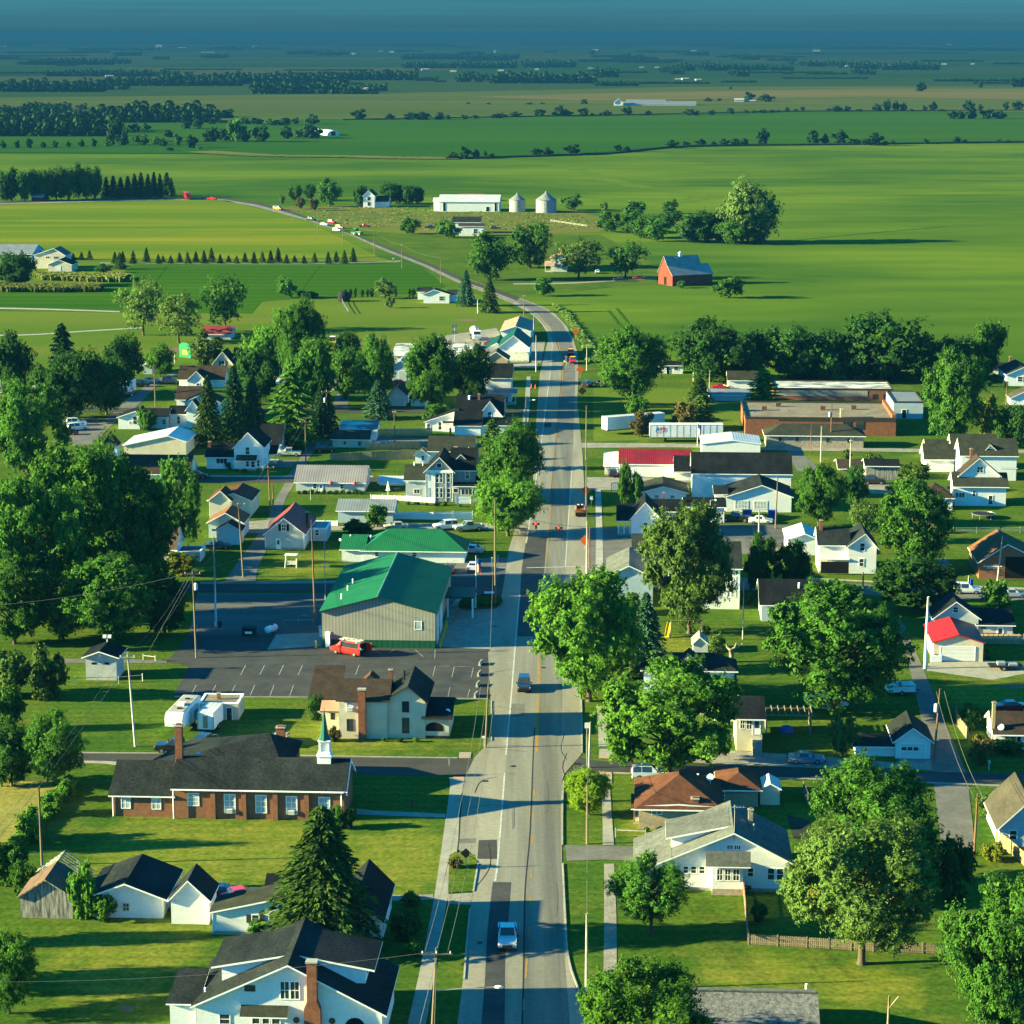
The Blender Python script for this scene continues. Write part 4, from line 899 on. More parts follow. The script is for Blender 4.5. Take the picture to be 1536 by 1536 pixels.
ribbon('alley', [(1432, 900), (1418, 868), (1405, 838)], [(1452, 900), (1436, 868), (1420, 838)], 'worn asphalt', .047)
area('alley', [(1400, 1170), (1452, 1173), (1463, 1272), (1412, 1274)], 'worn asphalt', .04)
area('gravel_drive', [(1392, 996), (1400, 990), (1476, 990), (1536, 1000), (1700, 1008), (1700, 1016), (1536, 1011), (1490, 1020), (1430, 1012), (1390, 1006)], 'pale concrete', .036)
area('driveway', [(848, 1268), (905, 1269), (1000, 1272), (1000, 1294), (905, 1290), (850, 1292)], 'worn asphalt', .058)
area('driveway', [(1180, 1222), (1215, 1232), (1215, 1262), (1190, 1258)], 'olive shingle', .04)
area('driveway', [(880, 716), (960, 716), (1030, 722), (1035, 736), (960, 735), (880, 735)], 'gravel', .04)
area('car_park', [(880, 792), (960, 790), (1180, 792), (1180, 832), (960, 830), (890, 856), (880, 856)], 'worn asphalt', .038)
area('car_park', [(1050, 786), (1200, 788), (1190, 812), (1050, 805)], 'lot asphalt', .042)
area('driveway', [(1180, 676), (1200, 676), (1225, 700), (1215, 712), (1195, 706)], 'worn asphalt', .04)
area('car_park', [(1300, 724), (1345, 724), (1335, 742), (1305, 740)], 'gravel', .04)
area('driveway', [(720, 838), (775, 836), (757, 866), (672, 866), (665, 850)], 'worn asphalt', .04)
area('alley', [(466, 789), (720, 784), (770, 790), (768, 797), (712, 793), (466, 796)], 'gravel', .034)
area('driveway', [(560, 655), (645, 658), (643, 669), (560, 668)], 'worn asphalt', .037)
area('driveway', [(750, 547), (806, 545), (806, 552), (750, 552)], 'pale concrete', .045)
area('driveway', [(755, 511), (818, 512), (812, 545), (796, 545), (797, 515)], 'gravel', .043)
area('yard', [(650, 506), (745, 492), (752, 505), (735, 520), (640, 520)], 'gravel', .034)
ribbon('track', [(770, 425), (850, 424), (920, 420), (985, 417)], [(770, 427), (850, 426), (920, 422), (985, 419)], 'gravel', .06)
ribbon('track', [(-100, 501), (30, 502), (130, 496), (215, 491)], [(-100, 503), (30, 503.5), (130, 497.5), (215, 492.5)], 'concrete', .05)
ribbon('track', [(-100, 461), (30, 462), (180, 467)], [(-100, 463), (30, 464), (180, 468.5)], 'concrete', .06)
ribbon('track', [(150, 394), (350, 395), (500, 394.5), (600, 391)], [(150, 395.5), (350, 396.5), (500, 396), (602, 392.5)], 'gravel', .07)
area('baseball_dirt', [(235, 525), (275, 520), (280, 527), (240, 531)], 'soil', .03)
# station car park ---------------------------------------------------------
area('upper_car_park', [(296, 889), (480, 890), (690, 893), (690, 950), (484, 950), (414, 952), (283, 953)], 'lot asphalt', .03)
area('car_park', [(283, 953), (414, 952), (484, 950), (660, 950), (738, 972), (732, 1047), (462, 1045.5), (259, 1044), (282, 1004), (281, 998), (249, 993), (270, 970)], 'new asphalt', .032)
area('concrete_pad', [(401, 975), (414, 952), (484, 949), (484, 969)], 'pale concrete', .05)
area('apron', [(655, 971), (667, 917), (690, 894), (752, 896), (747, 914), (737, 974)], 'pale concrete', .05)
area('planter_bed', [(690, 914), (694, 902), (706, 895), (747, 896), (754, 903), (745, 914), (700, 916)], 'soil', .12)
sheet(240, 820, 4.8)
for i in range(7): line('stall_line', [(618 + i * 136, 854), (581 + i * 138, 925)], .12, 'faded white', .05)
for i in range(6): line('stall_line', [(262 + i * 140, 998), (222 + i * 142.5, 1074)], .12, 'faded white', .05)
sheet(460, 780, 4.519)
for q in ([(738, 992), (720, 1060)], [(872, 992), (855, 1063)], [(1000, 998), (985, 1068)], [(1130, 1000), (1115, 1070)], [(972, 1137), (958, 1200)], [(1105, 1150), (1090, 1205)], [(440, 876), (500, 905)], [(590, 880), (560, 905)], [(735, 880), (790, 930)], [(872, 880), (868, 940)], [(885, 993), (970, 993)], [(1000, 995), (1118, 997)]): line('stall_line', q, .11, 'faded white', .05)
sheet(0, 0, 1)
for x, y, r in ((815, 1002, .38), (770, 1150, .38), (838, 700, .38), (720, 1415, .3), (742, 940, .35)):
    p = ground(x, y); o = Bag().poly([(r * cos(k * pi / 8), r * sin(k * pi / 8), 0) for k in range(16)]).obj('manhole_cover', 'dark iron'); o.location = p + Vector((0, 0, .066)); o['kind'] = 'structure'
for x, y in ((727, 1172), (866, 1146), (745, 866), (782, 793)): area('storm_drain', [(x - 5, y - 1), (x + 5, y - 1), (x + 5, y + 1.5), (x - 5, y + 1.5)], 'dark iron', .066)
for q in ([(735, 1010), (770, 1004)], [(850, 1140), (842, 1125), (846, 1100)], [(700, 1215), (735, 1208), (760, 1212)], [(745, 1060), (768, 1064)], [(715, 1330), (735, 1300), (733, 1265)], [(848, 1390), (800, 1386)]): line('tar_crack', q, .07, 'seam tar', .067)
for i, (x, y, w_, h_) in enumerate(((812, 985, 5, 26), (834, 1100, 6, 40), (820, 1195, 6, 50), (770, 1225, 5, 40), (834, 1350, 7, 50), (800, 1500, 8, 40))): area('oil_stain', [(x - w_ * .5, y), (x, y - h_ * .5), (x + w_ * .4, y - h_ * .2), (x + w_ * .3, y + h_ * .4), (x - w_ * .3, y + h_ * .5)], 'dark lane', .0655 + i * .0001)
for q in ([(925, 463), (935, 476), (948, 492)], [(912, 466), (922, 478), (934, 494)], [(1180, 362), (1280, 352), (1420, 340)], [(480, 398), (462, 420), (450, 440)], [(250, 398), (235, 420), (222, 440)]): line('tractor_track', q, .9, 'soy dark', .09)
for x, y, w_, h_ in ((190, 1513, 26, 11), (697, 1262, 14, 4), (1190, 965, 34, 7), (1520, 1030, 60, 7), (330, 1400, 30, 6), (700, 480, 40, 5), (1050, 952, 26, 4), (545, 1118, 30, 3)):
    r = random.Random(x); area('bare_soil', [(x + w_ / 2 * cos(k * pi / 6) * r.uniform(.6, 1.1), y + h_ / 2 * sin(k * pi / 6) * r.uniform(.6, 1.1)) for k in range(12)], 'soil', .022)

# ================================================================== BUILDINGS
sA, sB, sC, sD = (0, 330, 4), (384, 330, 4), (768, 330, 4), (1152, 330, 4)
sE, sF, sG, sH, sI = (0, 580, 4.8), (280, 580, 5.486), (500, 560, 4.518), (820, 560, 4.518), (1100, 560, 3.523)
sJ, sK, sL, sM, sN, sO = (240, 820, 4.8), (460, 780, 4.519), (740, 820, 4.042), (0, 860, 5.12), (1080, 840, 3.368), (120, 1040, 3.657)
sP, sQ, sR, sS, sT = (0, 1200, 4.572), (240, 1200, 3.84), (560, 1120, 3.692), (840, 1120, 3.692), (1150, 1120, 3.692)
sU, sV, sW = (0, 0, 3), (512, 0, 3), (1024, 0, 3)
CREAM, BLUE, GREY, PALE, BRICK = 'cream siding', 'blue siding', 'grey siding', 'pale grey siding', 'red brick'
# --- bottom of the picture
sheet(*sQ)
b = Bld('bungalow', 'big white bungalow with two shed dormers and a brick chimney on its gable wall', 'house', 215, 1412, roof='charcoal shingle')
b.gy(215, 1285, 1412, (1178, 1205), 940, 690, xa=752, ov=.5, roof='charcoal shingle')
b.win((705, 1036, 752, 1133), (763, 1036, 810, 1133), bars=(1, 1)).win((502, 1066, 553, 1090), bars=(1, 0), frame='dark trim').win((350, 1231, 405, 1285))
b.awning(475, 750, 1180, 1222, 'olive shingle').win((538, 1232, 578, 1330), (597, 1232, 634, 1330), (652, 1232, 695, 1330))
for xx in (792, 998):
    q = b.px(xx); z = b.pz(1255)
    Bag().tube([(q, b.b['y'] - .06, z), (q, b.b['y'] + .03, z)], .3, 14).obj('round_window', 'glass', b.t)
q0, q1, z = b.px(1070), b.px(1188), b.pz(1290)
o = Bag().prism([(q0, .3), (q1, .3), (q1, z)] + [((q0 + q1) / 2 + (q1 - q0) / 2 * cos(a * pi / 8), z + (q1 - q0) / 2 * sin(a * pi / 8)) for a in range(1, 8)] + [(q0, z)], b.b['y'] - .03, b.b['y'] + .03, 'y').obj('arched_opening', 'dark opening', b.t)
bb = b.b; rd = (bb['hr'] - bb['he']) / (bb['ax'] - bb['x'])
for sg, nm in ((-1, 0), (1, 1)):                   # the two shed dormers
    yA, yB = bb['y'] + .28 * bb['d'], bb['y'] + .88 * bb['d']; za = bb['hr'] - .25
    xa, xb = bb['ax'] + sg * .4, bb['ax'] + sg * 6.6
    d_ = Bag().prism([(xb, za - 2.6), (xb, za - 1.25), (xa, za - .1), (xa, za - 2.6)], yA, yB, 'y').obj('dormer', 'white paint', b.t)
    Bag().prism([(xa, za), (xb + sg * .9, za - 1.3), (xb + sg * .9, za - 1.12), (xa, za + .18)][::sg], yA - .45, yB + .3, 'y', 1, [1, 1, 0, 1] if sg > 0 else [0, 1, 1, 1]).obj('roof', ['charcoal shingle', 'white paint'], d_)
    Bag().box(min(xb, xb + sg * .04), max(xb, xb + sg * .04), yA + 1.2, yB - 1.2, za - 2.1, za - 1.45).obj('pane', 'glass', d_)
z1 = bb['hr'] + .5; cx0, cx1 = b.px(862), b.px(918)
ch = Bag().prism([(cx0 - .3, -.2), (cx1 + .3, -.2), (cx1 + .3, b.pz(1175)), (cx1, b.pz(1130)), (cx1, z1), (cx0, z1), (cx0, b.pz(1130)), (cx0 - .3, b.pz(1175))], bb['y'] - .75, bb['y'] - .02, 'y').obj('chimney', 'red brick', b.t)
Bag().box(cx0 - .1, cx1 + .1, bb['y'] - .85, bb['y'] + .08, z1, z1 + .15).obj('cap', 'concrete', ch)
b.pipe(347, 985, 4).pipe(245, 1080, 2)
b.porch(62, 212, 1400, 1172, 6, .14, wall='white siding', roof='charcoal shingle')
# houses behind it
b = Bld('white_house', 'white house behind the tall spruce, with a low wing and shutters by its window', 'house', 305, 774, roof='black shingle')
b.lean(305, 690, 774, 648, 565, 4.2, roof='olive shingle').win((535, 658, 572, 700), (668, 655, 690, 690), shutters='dark trim').corners()
b.gx(615, 1000, 690, 560, 432, pitch=.45, roof='black shingle')
b.gy(1010, 1275, 835, 690, 560, 352, xa=1140, roof='black shingle', sw=3).win((1185, 712, 1208, 765), bars=(0, 1))
sheet(*sP)
b = Bld('weathered_barn', 'weathered grey board barn with bare rafters where the roofing has gone', 'barn', 143, 808, wall='weathered boards', roof='rusty roof', trim='weathered boards')
b.gy(143, 508, 808, 662, 548, d=5.2, xa=322, ov=.25)
bb = b.b
ra = Bag()
for i in range(6):
    y = bb['y'] + bb['d'] + .3 + i * .62
    for s_, xe in ((-1, bb['x'] - .3), (1, bb['x'] + bb['w'] + .3)):
        ra.tube([(xe, y, bb['he'] - .25), (bb['ax'], y, bb['hr'] + .1)], .07, 4)
ra.tube([(bb['ax'], bb['y'] + bb['d'], bb['hr'] + .1), (bb['ax'], bb['y'] + bb['d'] + 3.6, bb['hr'] + .1)], .07, 4)
ra.obj('rafters', 'weathered boards', b.t)
Bag().box(bb['x'], bb['x'] + bb['w'], bb['y'] + bb['d'] + .02, bb['y'] + bb['d'] + 3.6, -.1, bb['he'] - .2).obj('wall', 'weathered boards', b.t)
b = Bld('white_garage', 'wide white garage with a small window, next to the weathered barn', 'garage', 622, 804, roof='charcoal shingle', wall='white siding')
b.gy(622, 1122, 804, 660, 568, 388, xa=872, ov=.6).win((852, 706, 888, 753), frame='dirty white', bars=(1, 1))
b = Bld('narrow_garage', 'narrow white garage with a steep black roof beside the red car', 'garage', 1176, 850, roof='charcoal shingle', wall='white siding')
b.gy(1176, 1436, 850, 680, 556, 450, xa=1298, ov=.3)
# --- church
sheet(*sO)
b = Bld('church', 'long brown brick church with dark hipped rear roof and white steeple', 'church', 520, 683, wall='brown brick', roof='charcoal shingle')
b.gx(520, 1455, 683, 519, 350, pitch=.62, ov=.35)
for i, q in enumerate(((598, 548, 654, 612), (798, 551, 854, 648), (971, 553, 1026, 645), (1139, 556, 1194, 650), (1318, 558, 1374, 648))): b.win(q, pane='blind', bars=(1, 2), ac=i in (1, 3))
for q in (735, 905, 1078, 1250):
    Bag().box(b.px(q - 13), b.px(q + 13), b.b['y'] - .32, b.b['y'] - .002, -.1, b.b['he'] - .25).obj('buttress', 'brown brick', b.t)
Bag().box(b.px(524), b.px(1455), b.b['y'] - .5, b.b['y'] - .36, b.b['he'] - .16, b.b['he'] - .02).obj('gutter', 'white paint', b.t)
for q in (517, 1442): Bag().tube([(b.px(q), b.b['y'] - .3, 0), (b.px(q), b.b['y'] - .3, b.b['he'] - .2)], .07, 6).obj('downspout', 'white paint', b.t)
main = b.b; xr = main['x'] + main['w']
Bag().prism([(main['y'] - .42, main['he'] - .1), (main['y'] + main['d'] / 2, main['hr'] + .1), (main['y'] + main['d'] + .42, main['he'] - .1), (main['y'] + main['d'] + .42, main['he'] - .45), (main['y'] + main['d'] / 2, main['hr'] - .25), (main['y'] - .42, main['he'] - .45)], xr + .36, xr + .42).obj('barge_board', 'white paint', b.t)
# steeple on the ridge
sx, sy, sz = b.px(1327), main['y'] + main['d'] / 2, main['hr']
st = Bag().box(sx - .8, sx + .8, sy - .8, sy + .8, sz - .9, sz + .55).box(sx - .88, sx + .88, sy - .88, sy + .88, sz + .55, sz + .72).box(sx - .72, sx + .72, sy - .72, sy + .72, sz + .72, sz + 1.1).obj('steeple', 'white paint', b.t)
ln = Bag()
for a in (-1, 1):
    for c in (-1, 1): ln.box(sx + a * .5 - .13, sx + a * .5 + .13, sy + c * .5 - .13, sy + c * .5 + .13, sz + 1.1, sz + 2.35)
ln.box(sx - .4, sx + .4, sy - .4, sy + .4, sz + 1.1, sz + 2.2).box(sx - .72, sx + .72, sy - .72, sy + .72, sz + 2.35, sz + 2.5)
ln.obj('lantern', 'white paint', st)
Bag().tube([(sx, sy, sz + 2.5), (sx, sy, sz + 2.9), (sx, sy, sz + 6.1), (sx, sy, sz + 6.5)], [.8, .5, .05, .01], 8).obj('spire', 'spire green', st)
b.gx(180, 512, 674, 555, 372, pitch=.5).win((232, 572, 277, 627), (401, 574, 445, 629), pane='blind', bars=(1, 1))
for q in (184,): Bag().tube([(b.px(q), b.b['y'] - .1, 0), (b.px(q), b.b['y'] - .1, b.b['he'] - .1)], .07, 6).obj('downspout', 'white paint', b.t)
x0, y0, d0 = b.px(400), main['y'] + main['d'], 11.0           # hipped hall behind
hb = Bag(); xa, xb2, yb2 = x0 + 1.5, x0 + 14.8, y0 + 10.5; he = main['he'] + .1; hz = main['hr'] + .75
hb.box(xa, xb2, y0 - 3, yb2, -.3, he, skip='ud'); hb.obj('wall', 'brown brick', b.t)
cxh, cyh = b.px(970), (y0 - 3 + yb2) / 2
E = [(xa - 5.5, y0 - 3.4, he), (xb2 + .4, y0 - 3.4, he), (xb2 + .4, yb2 + .4, he), (xa - .4, yb2 + .4, he)]
hr_ = Bag(); r0, r1 = (cxh - 1.2, cyh, hz - .1), (cxh, cyh, hz)
hr_.poly([E[0], E[1], r1, r0]).poly([E[1], E[2], r1]).poly([E[2], E[3], r0, r1]).poly([E[3], E[0], r0]); hr_.obj('roof', 'charcoal shingle', b.t)
b.b = main
for (a, c, yt, dy, zz) in ((498, 537, 178, main['d'] * .5, 3.5), (984, 1034, 180, main['d'] + 6.5, 4)): b.chim(a, c, yt, dy, 'red brick', z0=zz, dep=.9)
b.pipe(787, 272, main['d'] + 3, .12); b.pipe(620, 325, main['d'] * .55, .3, mat='steel')
# --- cream house
sheet(*sK)
b = Bld('cream_house', 'tall cream house with brown roofs, an outside brick chimney and an arched porch', 'house', 425, 1480, wall='cream siding', roof='charcoal shingle', trim='dark trim')
b.gy(540, 806, 1478, (1215, 1225), 1130, 1000, xa=690, ov=.4, roof='charcoal shingle').win((653, 1232, 692, 1297), (653, 1343, 692, 1438), (455, 1356, 494, 1424), frame='dark trim', bars=(1, 1))
b.trimbox(455, 494, 1228, 1292, 'blind', .05, 'window')
g1 = b.b
b.gx(222, 548, 1480, 1217, 1082, pitch=.55, roof='brown shingle').win((277, 1352, 312, 1424), frame='dark trim').win((277, 1228, 316, 1290), pane='blind', ac=True)
bb = b.b; c0, c1 = b.px(356), b.px(405)
ch = Bag().box(c0, c1, bb['y'] - .7, bb['y'] - .01, -.2, b.pz(1145)).obj('chimney', 'red brick', b.t)
Bag().box(c0 - .08, c1 + .08, bb['y'] - .78, bb['y'] + .06, b.pz(1145), b.pz(1145) + .2).obj('cap', 'concrete', ch)
b.chim(523, 549, 1012, 7, 'red brick'); b.dormer(412, 1.6, bb['d'] * .62, bb['hr'] - .9, 2.2, h=.6, roof='red brown shingle', wall='cream siding')
b.pipe(640, 1015, 5, .14, mat='dark iron')
b.gx(115, 220, 1425, 1290, 1235, pitch=.5, roof='pink roof', wall='cream siding').win((168, 1312, 190, 1347), frame='dark trim')
b.porch(30, 215, 1330, 1208, 6.5, .42, posts=2, roof='brown shingle', post='pole wood')
b.gx(806, 966, 1480, 1338, 1208, pitch=.35, roof='black shingle', wall='cream siding', ov=.5)
q0, q1, z = b.px(806), b.px(925), b.pz(1408)
Bag().prism([(q0, 1.0), (q1, 1.0), (q1, z)] + [((q0 + q1) / 2 + (q1 - q0) / 2 * cos(a * pi / 8), z + .75 * sin(a * pi / 8)) for a in range(1, 8)] + [(q0, z)], b.b['y'] - .03, b.b['y'] + .03, 'y').obj('arched_opening', 'dark opening', b.t)
b.trimbox(806, 968, 1462, 1478, 'dark trim', .06); b.dish(952, 1300, 1.2)
# --- fire station
b = Bld('fire_station', 'grey ribbed steel fire station with big green gabled roof', 'fire station', 106, 862, wall='ribbed grey steel', roof='green metal roof', trim='dark green roof')
b.gy(106, 874, 862, (620, 622), 522, 212, xa=487, ov=.35)
bb = b.b
Bag().box(bb['x'] - .03, bb['x'] + bb['w'] + .03, bb['y'] - .04, bb['y'] - .003, -.1, b.pz(808)).box(bb['x'] + bb['w'] + .003, bb['x'] + bb['w'] + .04, bb['y'] - .04, bb['y'] + bb['d'], -.1, 1.3).obj('skirt', 'ribbed green steel', b.t)
Bag().prism([(bb['ax'] - .3, bb['hr'] + .2 - .06), (bb['ax'], bb['hr'] + .29), (bb['ax'] + .3, bb['hr'] + .2 - .06)], bb['y'] - .4, bb['y'] + bb['d'] + .4, 'y').obj('ridge_cap', 'spire green', b.t)
b.win((737, 682, 780, 732), bars=(0, 0), pane='blind')
b.door((133, 760, 158, 868)); q = b.px(160)
Bag().box(q, q + .06, bb['y'] - 1.0, bb['y'] - .05, .05, 2.2).obj('open_door', 'white paint', b.t)
for yy, h in ((.2, 2), (.5, 1), (.75, 1.2)): Bag().tube([(bb['x'] + 2.2 + yy, bb['y'] + yy * 18 + 1, bb['he']), (bb['x'] + 2.2 + yy, bb['y'] + yy * 18 + 1, bb['he'] + 1.7)], .1, 6).obj('vent_pipe', 'white paint', b.t)
xs = bb['x'] + bb['w']; yc = bb['y'] + bb['d'] * .62
for k in range(2):                                    # bay doors on the road side
    y0 = bb['y'] + 2 + k * 6.2; Bag().box(xs + .005, xs + .07, y0, y0 + 4.4, .05, 4.2).obj('bay_door', 'garage door', b.t)
cn = Bag().box(xs - .02, xs + 4.6, yc, yc + 7, 3.25, 3.42).obj('canopy', 'dark green roof', b.t)
for px_, py_ in ((4.3, .25), (4.3, 6.7), (.4, .25)): Bag().box(xs + px_ - .14, xs + px_ + .14, yc + py_ - .14, yc + py_ + .14, 0, 3.25).obj('post', 'white paint', cn)
def rel(b, x, y, z): return (b.t.matrix_basis @ Vector((x, y, z)))
for i in range(9):
    p = rel(b, xs + .75, bb['y'] + .4 + i * 1.55, 0); o = thing('bollard', 'yellow bollard along the road side of the fire station', 'bollard', p, 0, 'yellow bollards by the fire station')
    Bag().lathe([(.11, -.1), (.11, 1.0), (.06, 1.1)], n=8).obj('post', 'yellow paint', o)
p = rel(b, bb['x'] - .9, bb['y'] - .6, 0); o = thing('bollard', 'yellow bollard at the corner of the concrete pad by the white door', 'bollard', p); Bag().lathe([(.14, -.1), (.14, 1.1), (.07, 1.2)], n=8).obj('post', 'yellow paint', o)
p = rel(b, bb['x'] - .7, bb['y'] + 6, 0); o = thing('utility_cabinet', 'white utility cabinet against the corner of the fire station', 'cabinet', p); Bag().box(-.6, .6, -.4, .4, 0, 1.6).box(-.66, .66, -.46, .46, 1.6, 1.68).obj('body', 'dirty white', o); Bag().box(-.5, .5, -.43, -.4, .2, 1.5).obj('door', 'white paint', o)
# green hipped roof building
b = Bld('hall', 'low white hall with a green hipped metal roof and carport, behind the fire station', 'hall', 238, 290, roof='green metal roof', trim='white paint')
b.gx(380, 1070, 285, 200, 58, pitch=.62, hip=True, ov=.5, back=1).win((718, 210, 746, 245), (466, 215, 486, 245), bars=(0, 1))
b.gx(238, 385, 283, 200, 103, pitch=.35, roof='green metal roof')
for q, w_ in ((281, .12), (420, .14)): b.pipe(q, 100, 4, w_)
b.b = dict(b.b); b.base(890, 1070, 284); Bag().box(b.b['x'] + .3, b.b['x'] + b.b['w'] - .8, b.b['y'] - .05, b.b['y'] - .012, .05, 2.3).obj('carport_opening', 'dark opening', b.t)
# --- pump house
sheet(*sM)
b = Bld('pump_house', 'small grey pump house with dark roof, inside a pipe rail', 'shed', 662, 820, wall='stone', roof='black shingle')
b.wall = 'pale grey siding'
b.gy(662, 900, 820, 642, 602, 535, xa=775, ov=.5)
b.trimbox(708, 746, 682, 698, 'dark opening', .03, 'window').trimbox(760, 794, 684, 700, 'blind', .03, 'window').trimbox(808, 845, 682, 698, 'dark opening', .03, 'window').trimbox(764, 782, 615, 640, 'white paint', .05, 'vent')
q = b.b; Bag().tube([(q['ax'], q['y'] + q['d'], q['hr']), (q['ax'], q['y'] + q['d'], q['hr'] + 1.0)], .05, 6).box(q['ax'] - .6, q['ax'] - .12, q['y'] + q['d'] - .2, q['y'] + q['d'] + .2, q['hr'] + .8, q['hr'] + 1.2).box(q['ax'] + .12, q['ax'] + .6, q['y'] + q['d'] - .2, q['y'] + q['d'] + .2, q['hr'] + .8, q['hr'] + 1.2).obj('floodlight', 'white paint', b.t)
sheet(*sJ)
b = Bld('flat_shed', 'cream flat-roofed shed behind the white camping trailer', 'shed', 285, 1245, wall='cream siding', roof='tar roof')
b.flat(285, 568, 1245, 1124, d=4.5, par=.05).door((483, 1158, 520, 1245), mat='dark trim').chim(398, 420, 1056, 2, 'red brick')
# --- victorian
sheet(*sG)
b = Bld('corner_house', 'grey and white turreted house with steep black gables and white trim', 'house', 627, 868, wall='grey siding', roof='black shingle', trim='white paint')
b.gy(627, 812, 868, 662, 572, 508, xa=722, ov=.45)
b.trimbox(630, 810, 655, 672, 'white paint', .12)
b.win((697, 680, 714, 738), (724, 680, 741, 738), (697, 776, 714, 840), (724, 776, 741, 840), (772, 680, 792, 736), (772, 778, 792, 838), bars=(0, 1)).win((703, 610, 733, 638), bars=(0, 0))
for q in (629, 690, 765, 809): Bag().box(b.px(q - 1.5), b.px(q + 1.5), b.b['y'] - .09, b.b['y'] - .004, 0, b.b['he']).obj('corner_board', 'white paint', b.t)
Bag().box(b.px(628), b.px(688), b.b['y'] - .05, b.b['y'] - .006, .3, b.b['he'] - .1).obj('trim', 'white siding', b.t)
Bag().box(b.px(640), b.px(655), b.b['y'] - .08, b.b['y'] - .05, 1.0, 2.7).box(b.px(640), b.px(655), b.b['y'] - .08, b.b['y'] - .05, 4.2, 6.0).obj('window', 'blind', b.t)
gv = b.b
b.gx(800, 962, 862, 650, 545, pitch=.9, roof='black shingle').win((896, 660, 922, 712)); b.dormer(862, 1.5, 1.6, b.b['he'] + .5, 3, h=1.4)
b.chim(808, 830, 500, 5); b.dish(905, 515, 5)
b.porch(815, 1030, 872, 765, 4.2, .3, posts=4, roof='black shingle', wall='grey siding').win((815, 780, 845, 808), bars=(0, 0)).win((868, 784, 940, 822), bars=(2, 0))
b.gx(490, 640, 862, 722, 596, pitch=.6, roof='olive shingle', wall='pale grey siding').win((548, 785, 585, 812), bars=(1, 0))
b.trimbox(495, 625, 726, 740, 'white paint', .1)
for q in (540, 598): b.pipe(q, 600, 3.5, .12)
# house behind it
b = Bld('dark_roof_house', 'pale house with long mossy black roof behind the grey turreted house', 'house', 648, 610, roof='olive shingle', wall='white siding')
b.gx(648, 945, 610, 525, 404, pitch=.62, sw=2).chim(778, 792, 372, 4, 'dark iron')
b.gy(555, 650, 610, 555, 520, 500, roof='olive shingle').win((598, 558, 616, 588))
b = Bld('white_cottage', 'white cottage with black gabled roofs and a sloping rear wing, beside the road', 'house', 838, 385, roof='black shingle')
b.gx(838, 1145, 385, 282, 182, pitch=.75, sw=2).pipe(915, 150, 4, .3).chim(972, 988, 142, 4)
b.gy(985, 1145, 389, (288, 290), 192, 160, xa=1062, roof='black shingle').win((1048, 262, 1071, 312))
b.lean(622, 838, 392, 330, 258, 6, roof='black shingle').win((713, 330, 733, 380), (636, 343, 656, 385))
b.porch(748, 834, 396, 338, 2.2, .5, wall='white siding', roof='brown shingle')
b.porch(820, 1000, 420, 354, 5, .5, wall='white siding', roof='black shingle')
b.porch(1000, 1225, 420, 354, 6, .15, wall='white siding', roof='black shingle')
sheet(*sB)
b = Bld('tall_white_house', 'tall white house with dark roof and front porch, half hidden by maples', 'house', 1368, 1096, roof='black shingle')
b.gx(1368, 1530, 1096, 945, 858, pitch=.7, sw=2).win((1480, 1060, 1510, 1098))
b.porch(1430, 1560, 1110, 1040, 4, .2, posts=3, roof='blue grey metal roof')
b = Bld('tan_cottage', 'tan cottage with grey gabled roof next to the green-roofed shop', 'house', 1372, 905, wall='tan brick', roof='tan shingle')
b.gy(1372, 1510, 905, 838, 793, 770)
b = Bld('shop', 'white roadside shop with a dark green roof and small porch', 'shop', 1400, 850, roof='dark green roof')
sheet(*sC)
b.gy(-80, 100, 845, 765, 695, 645, xa=10, roof='dark green roof', sw=3); b.porch(-10, 100, 855, 790, 3, .25, posts=4, roof='pale metal roof')
b.gy(-160, -60, 790, 775, 740, 690, xa=-90, roof='dark green roof')
b = Bld('pink_roof_house', 'white house with a faded pink roof at the bend of the road', 'house', -66, 720, roof='pink roof')
b.gy(-66, 112, 735, 668, 640, 580, xa=20, sw=2)
sheet(*sB)
b = Bld('long_shed', 'long low metal shed with a streaked white roof behind the maples', 'shed', 820, 860, wall='dirty white', roof='worn membrane roof')
b.gx(820, 1300, 860, 815, 738, pitch=.12)
b = Bld('blue_shed', 'pale blue gabled shed in front of the long metal shed', 'shed', 805, 968, wall='blue siding', roof='blue grey metal roof')
b.gy(805, 935, 968, 885, 845, 820).door((860, 905, 900, 965), mat='blind')
b = Bld('little_garage', 'little white garage with one wide door, near the blue spruce', 'garage', 795, 1116, roof='black shingle')
b.gy(795, 902, 1116, 1052, 1005, 980).door((815, 1066, 892, 1114), mat='garage door')
b = Bld('little_garage', 'plain white box garage under the maple, beside the gabled one', 'garage', 930, 1118, roof='black shingle')
b.gx(930, 1018, 1118, 1078, 1050, pitch=.3).door((940, 1083, 1008, 1116), mat='garage door')
b = Bld('grey_garage', 'grey gabled garage with brown roof at the end of a short drive', 'garage', 412, 1020, wall='pale grey siding', roof='brown shingle')
b.gy(412, 522, 1020, 945, 905, 885, ov=.3)
b = Bld('brown_roof_house', 'white house with brown roof nearly hidden among trees', 'house', 112, 985, roof='brown shingle')
b.gy(112, 235, 985, 930, 890, 870).win((140, 962, 156, 985))
sheet(*sA)
b = Bld('cream_gable_house', 'cream house with tall shuttered gable window', 'house', 1278, 920, wall='cream siding', roof='black shingle')
b.gy(1278, 1398, 920, 862, 792, 770).win((1330, 845, 1350, 888), shutters='dark trim'); b.gx(1398, 1520, 905, 848, 785, pitch=.6)
b = Bld('white_house', 'white house with brown-black roof and a gabled front, topmost of a close row', 'house', 1075, 1012, roof='brown shingle')
b.gx(1075, 1345, 1005, 955, 888, pitch=.7); b.gy(1125, 1238, 1012, 962, 910, 885).win((1180, 980, 1198, 1008))
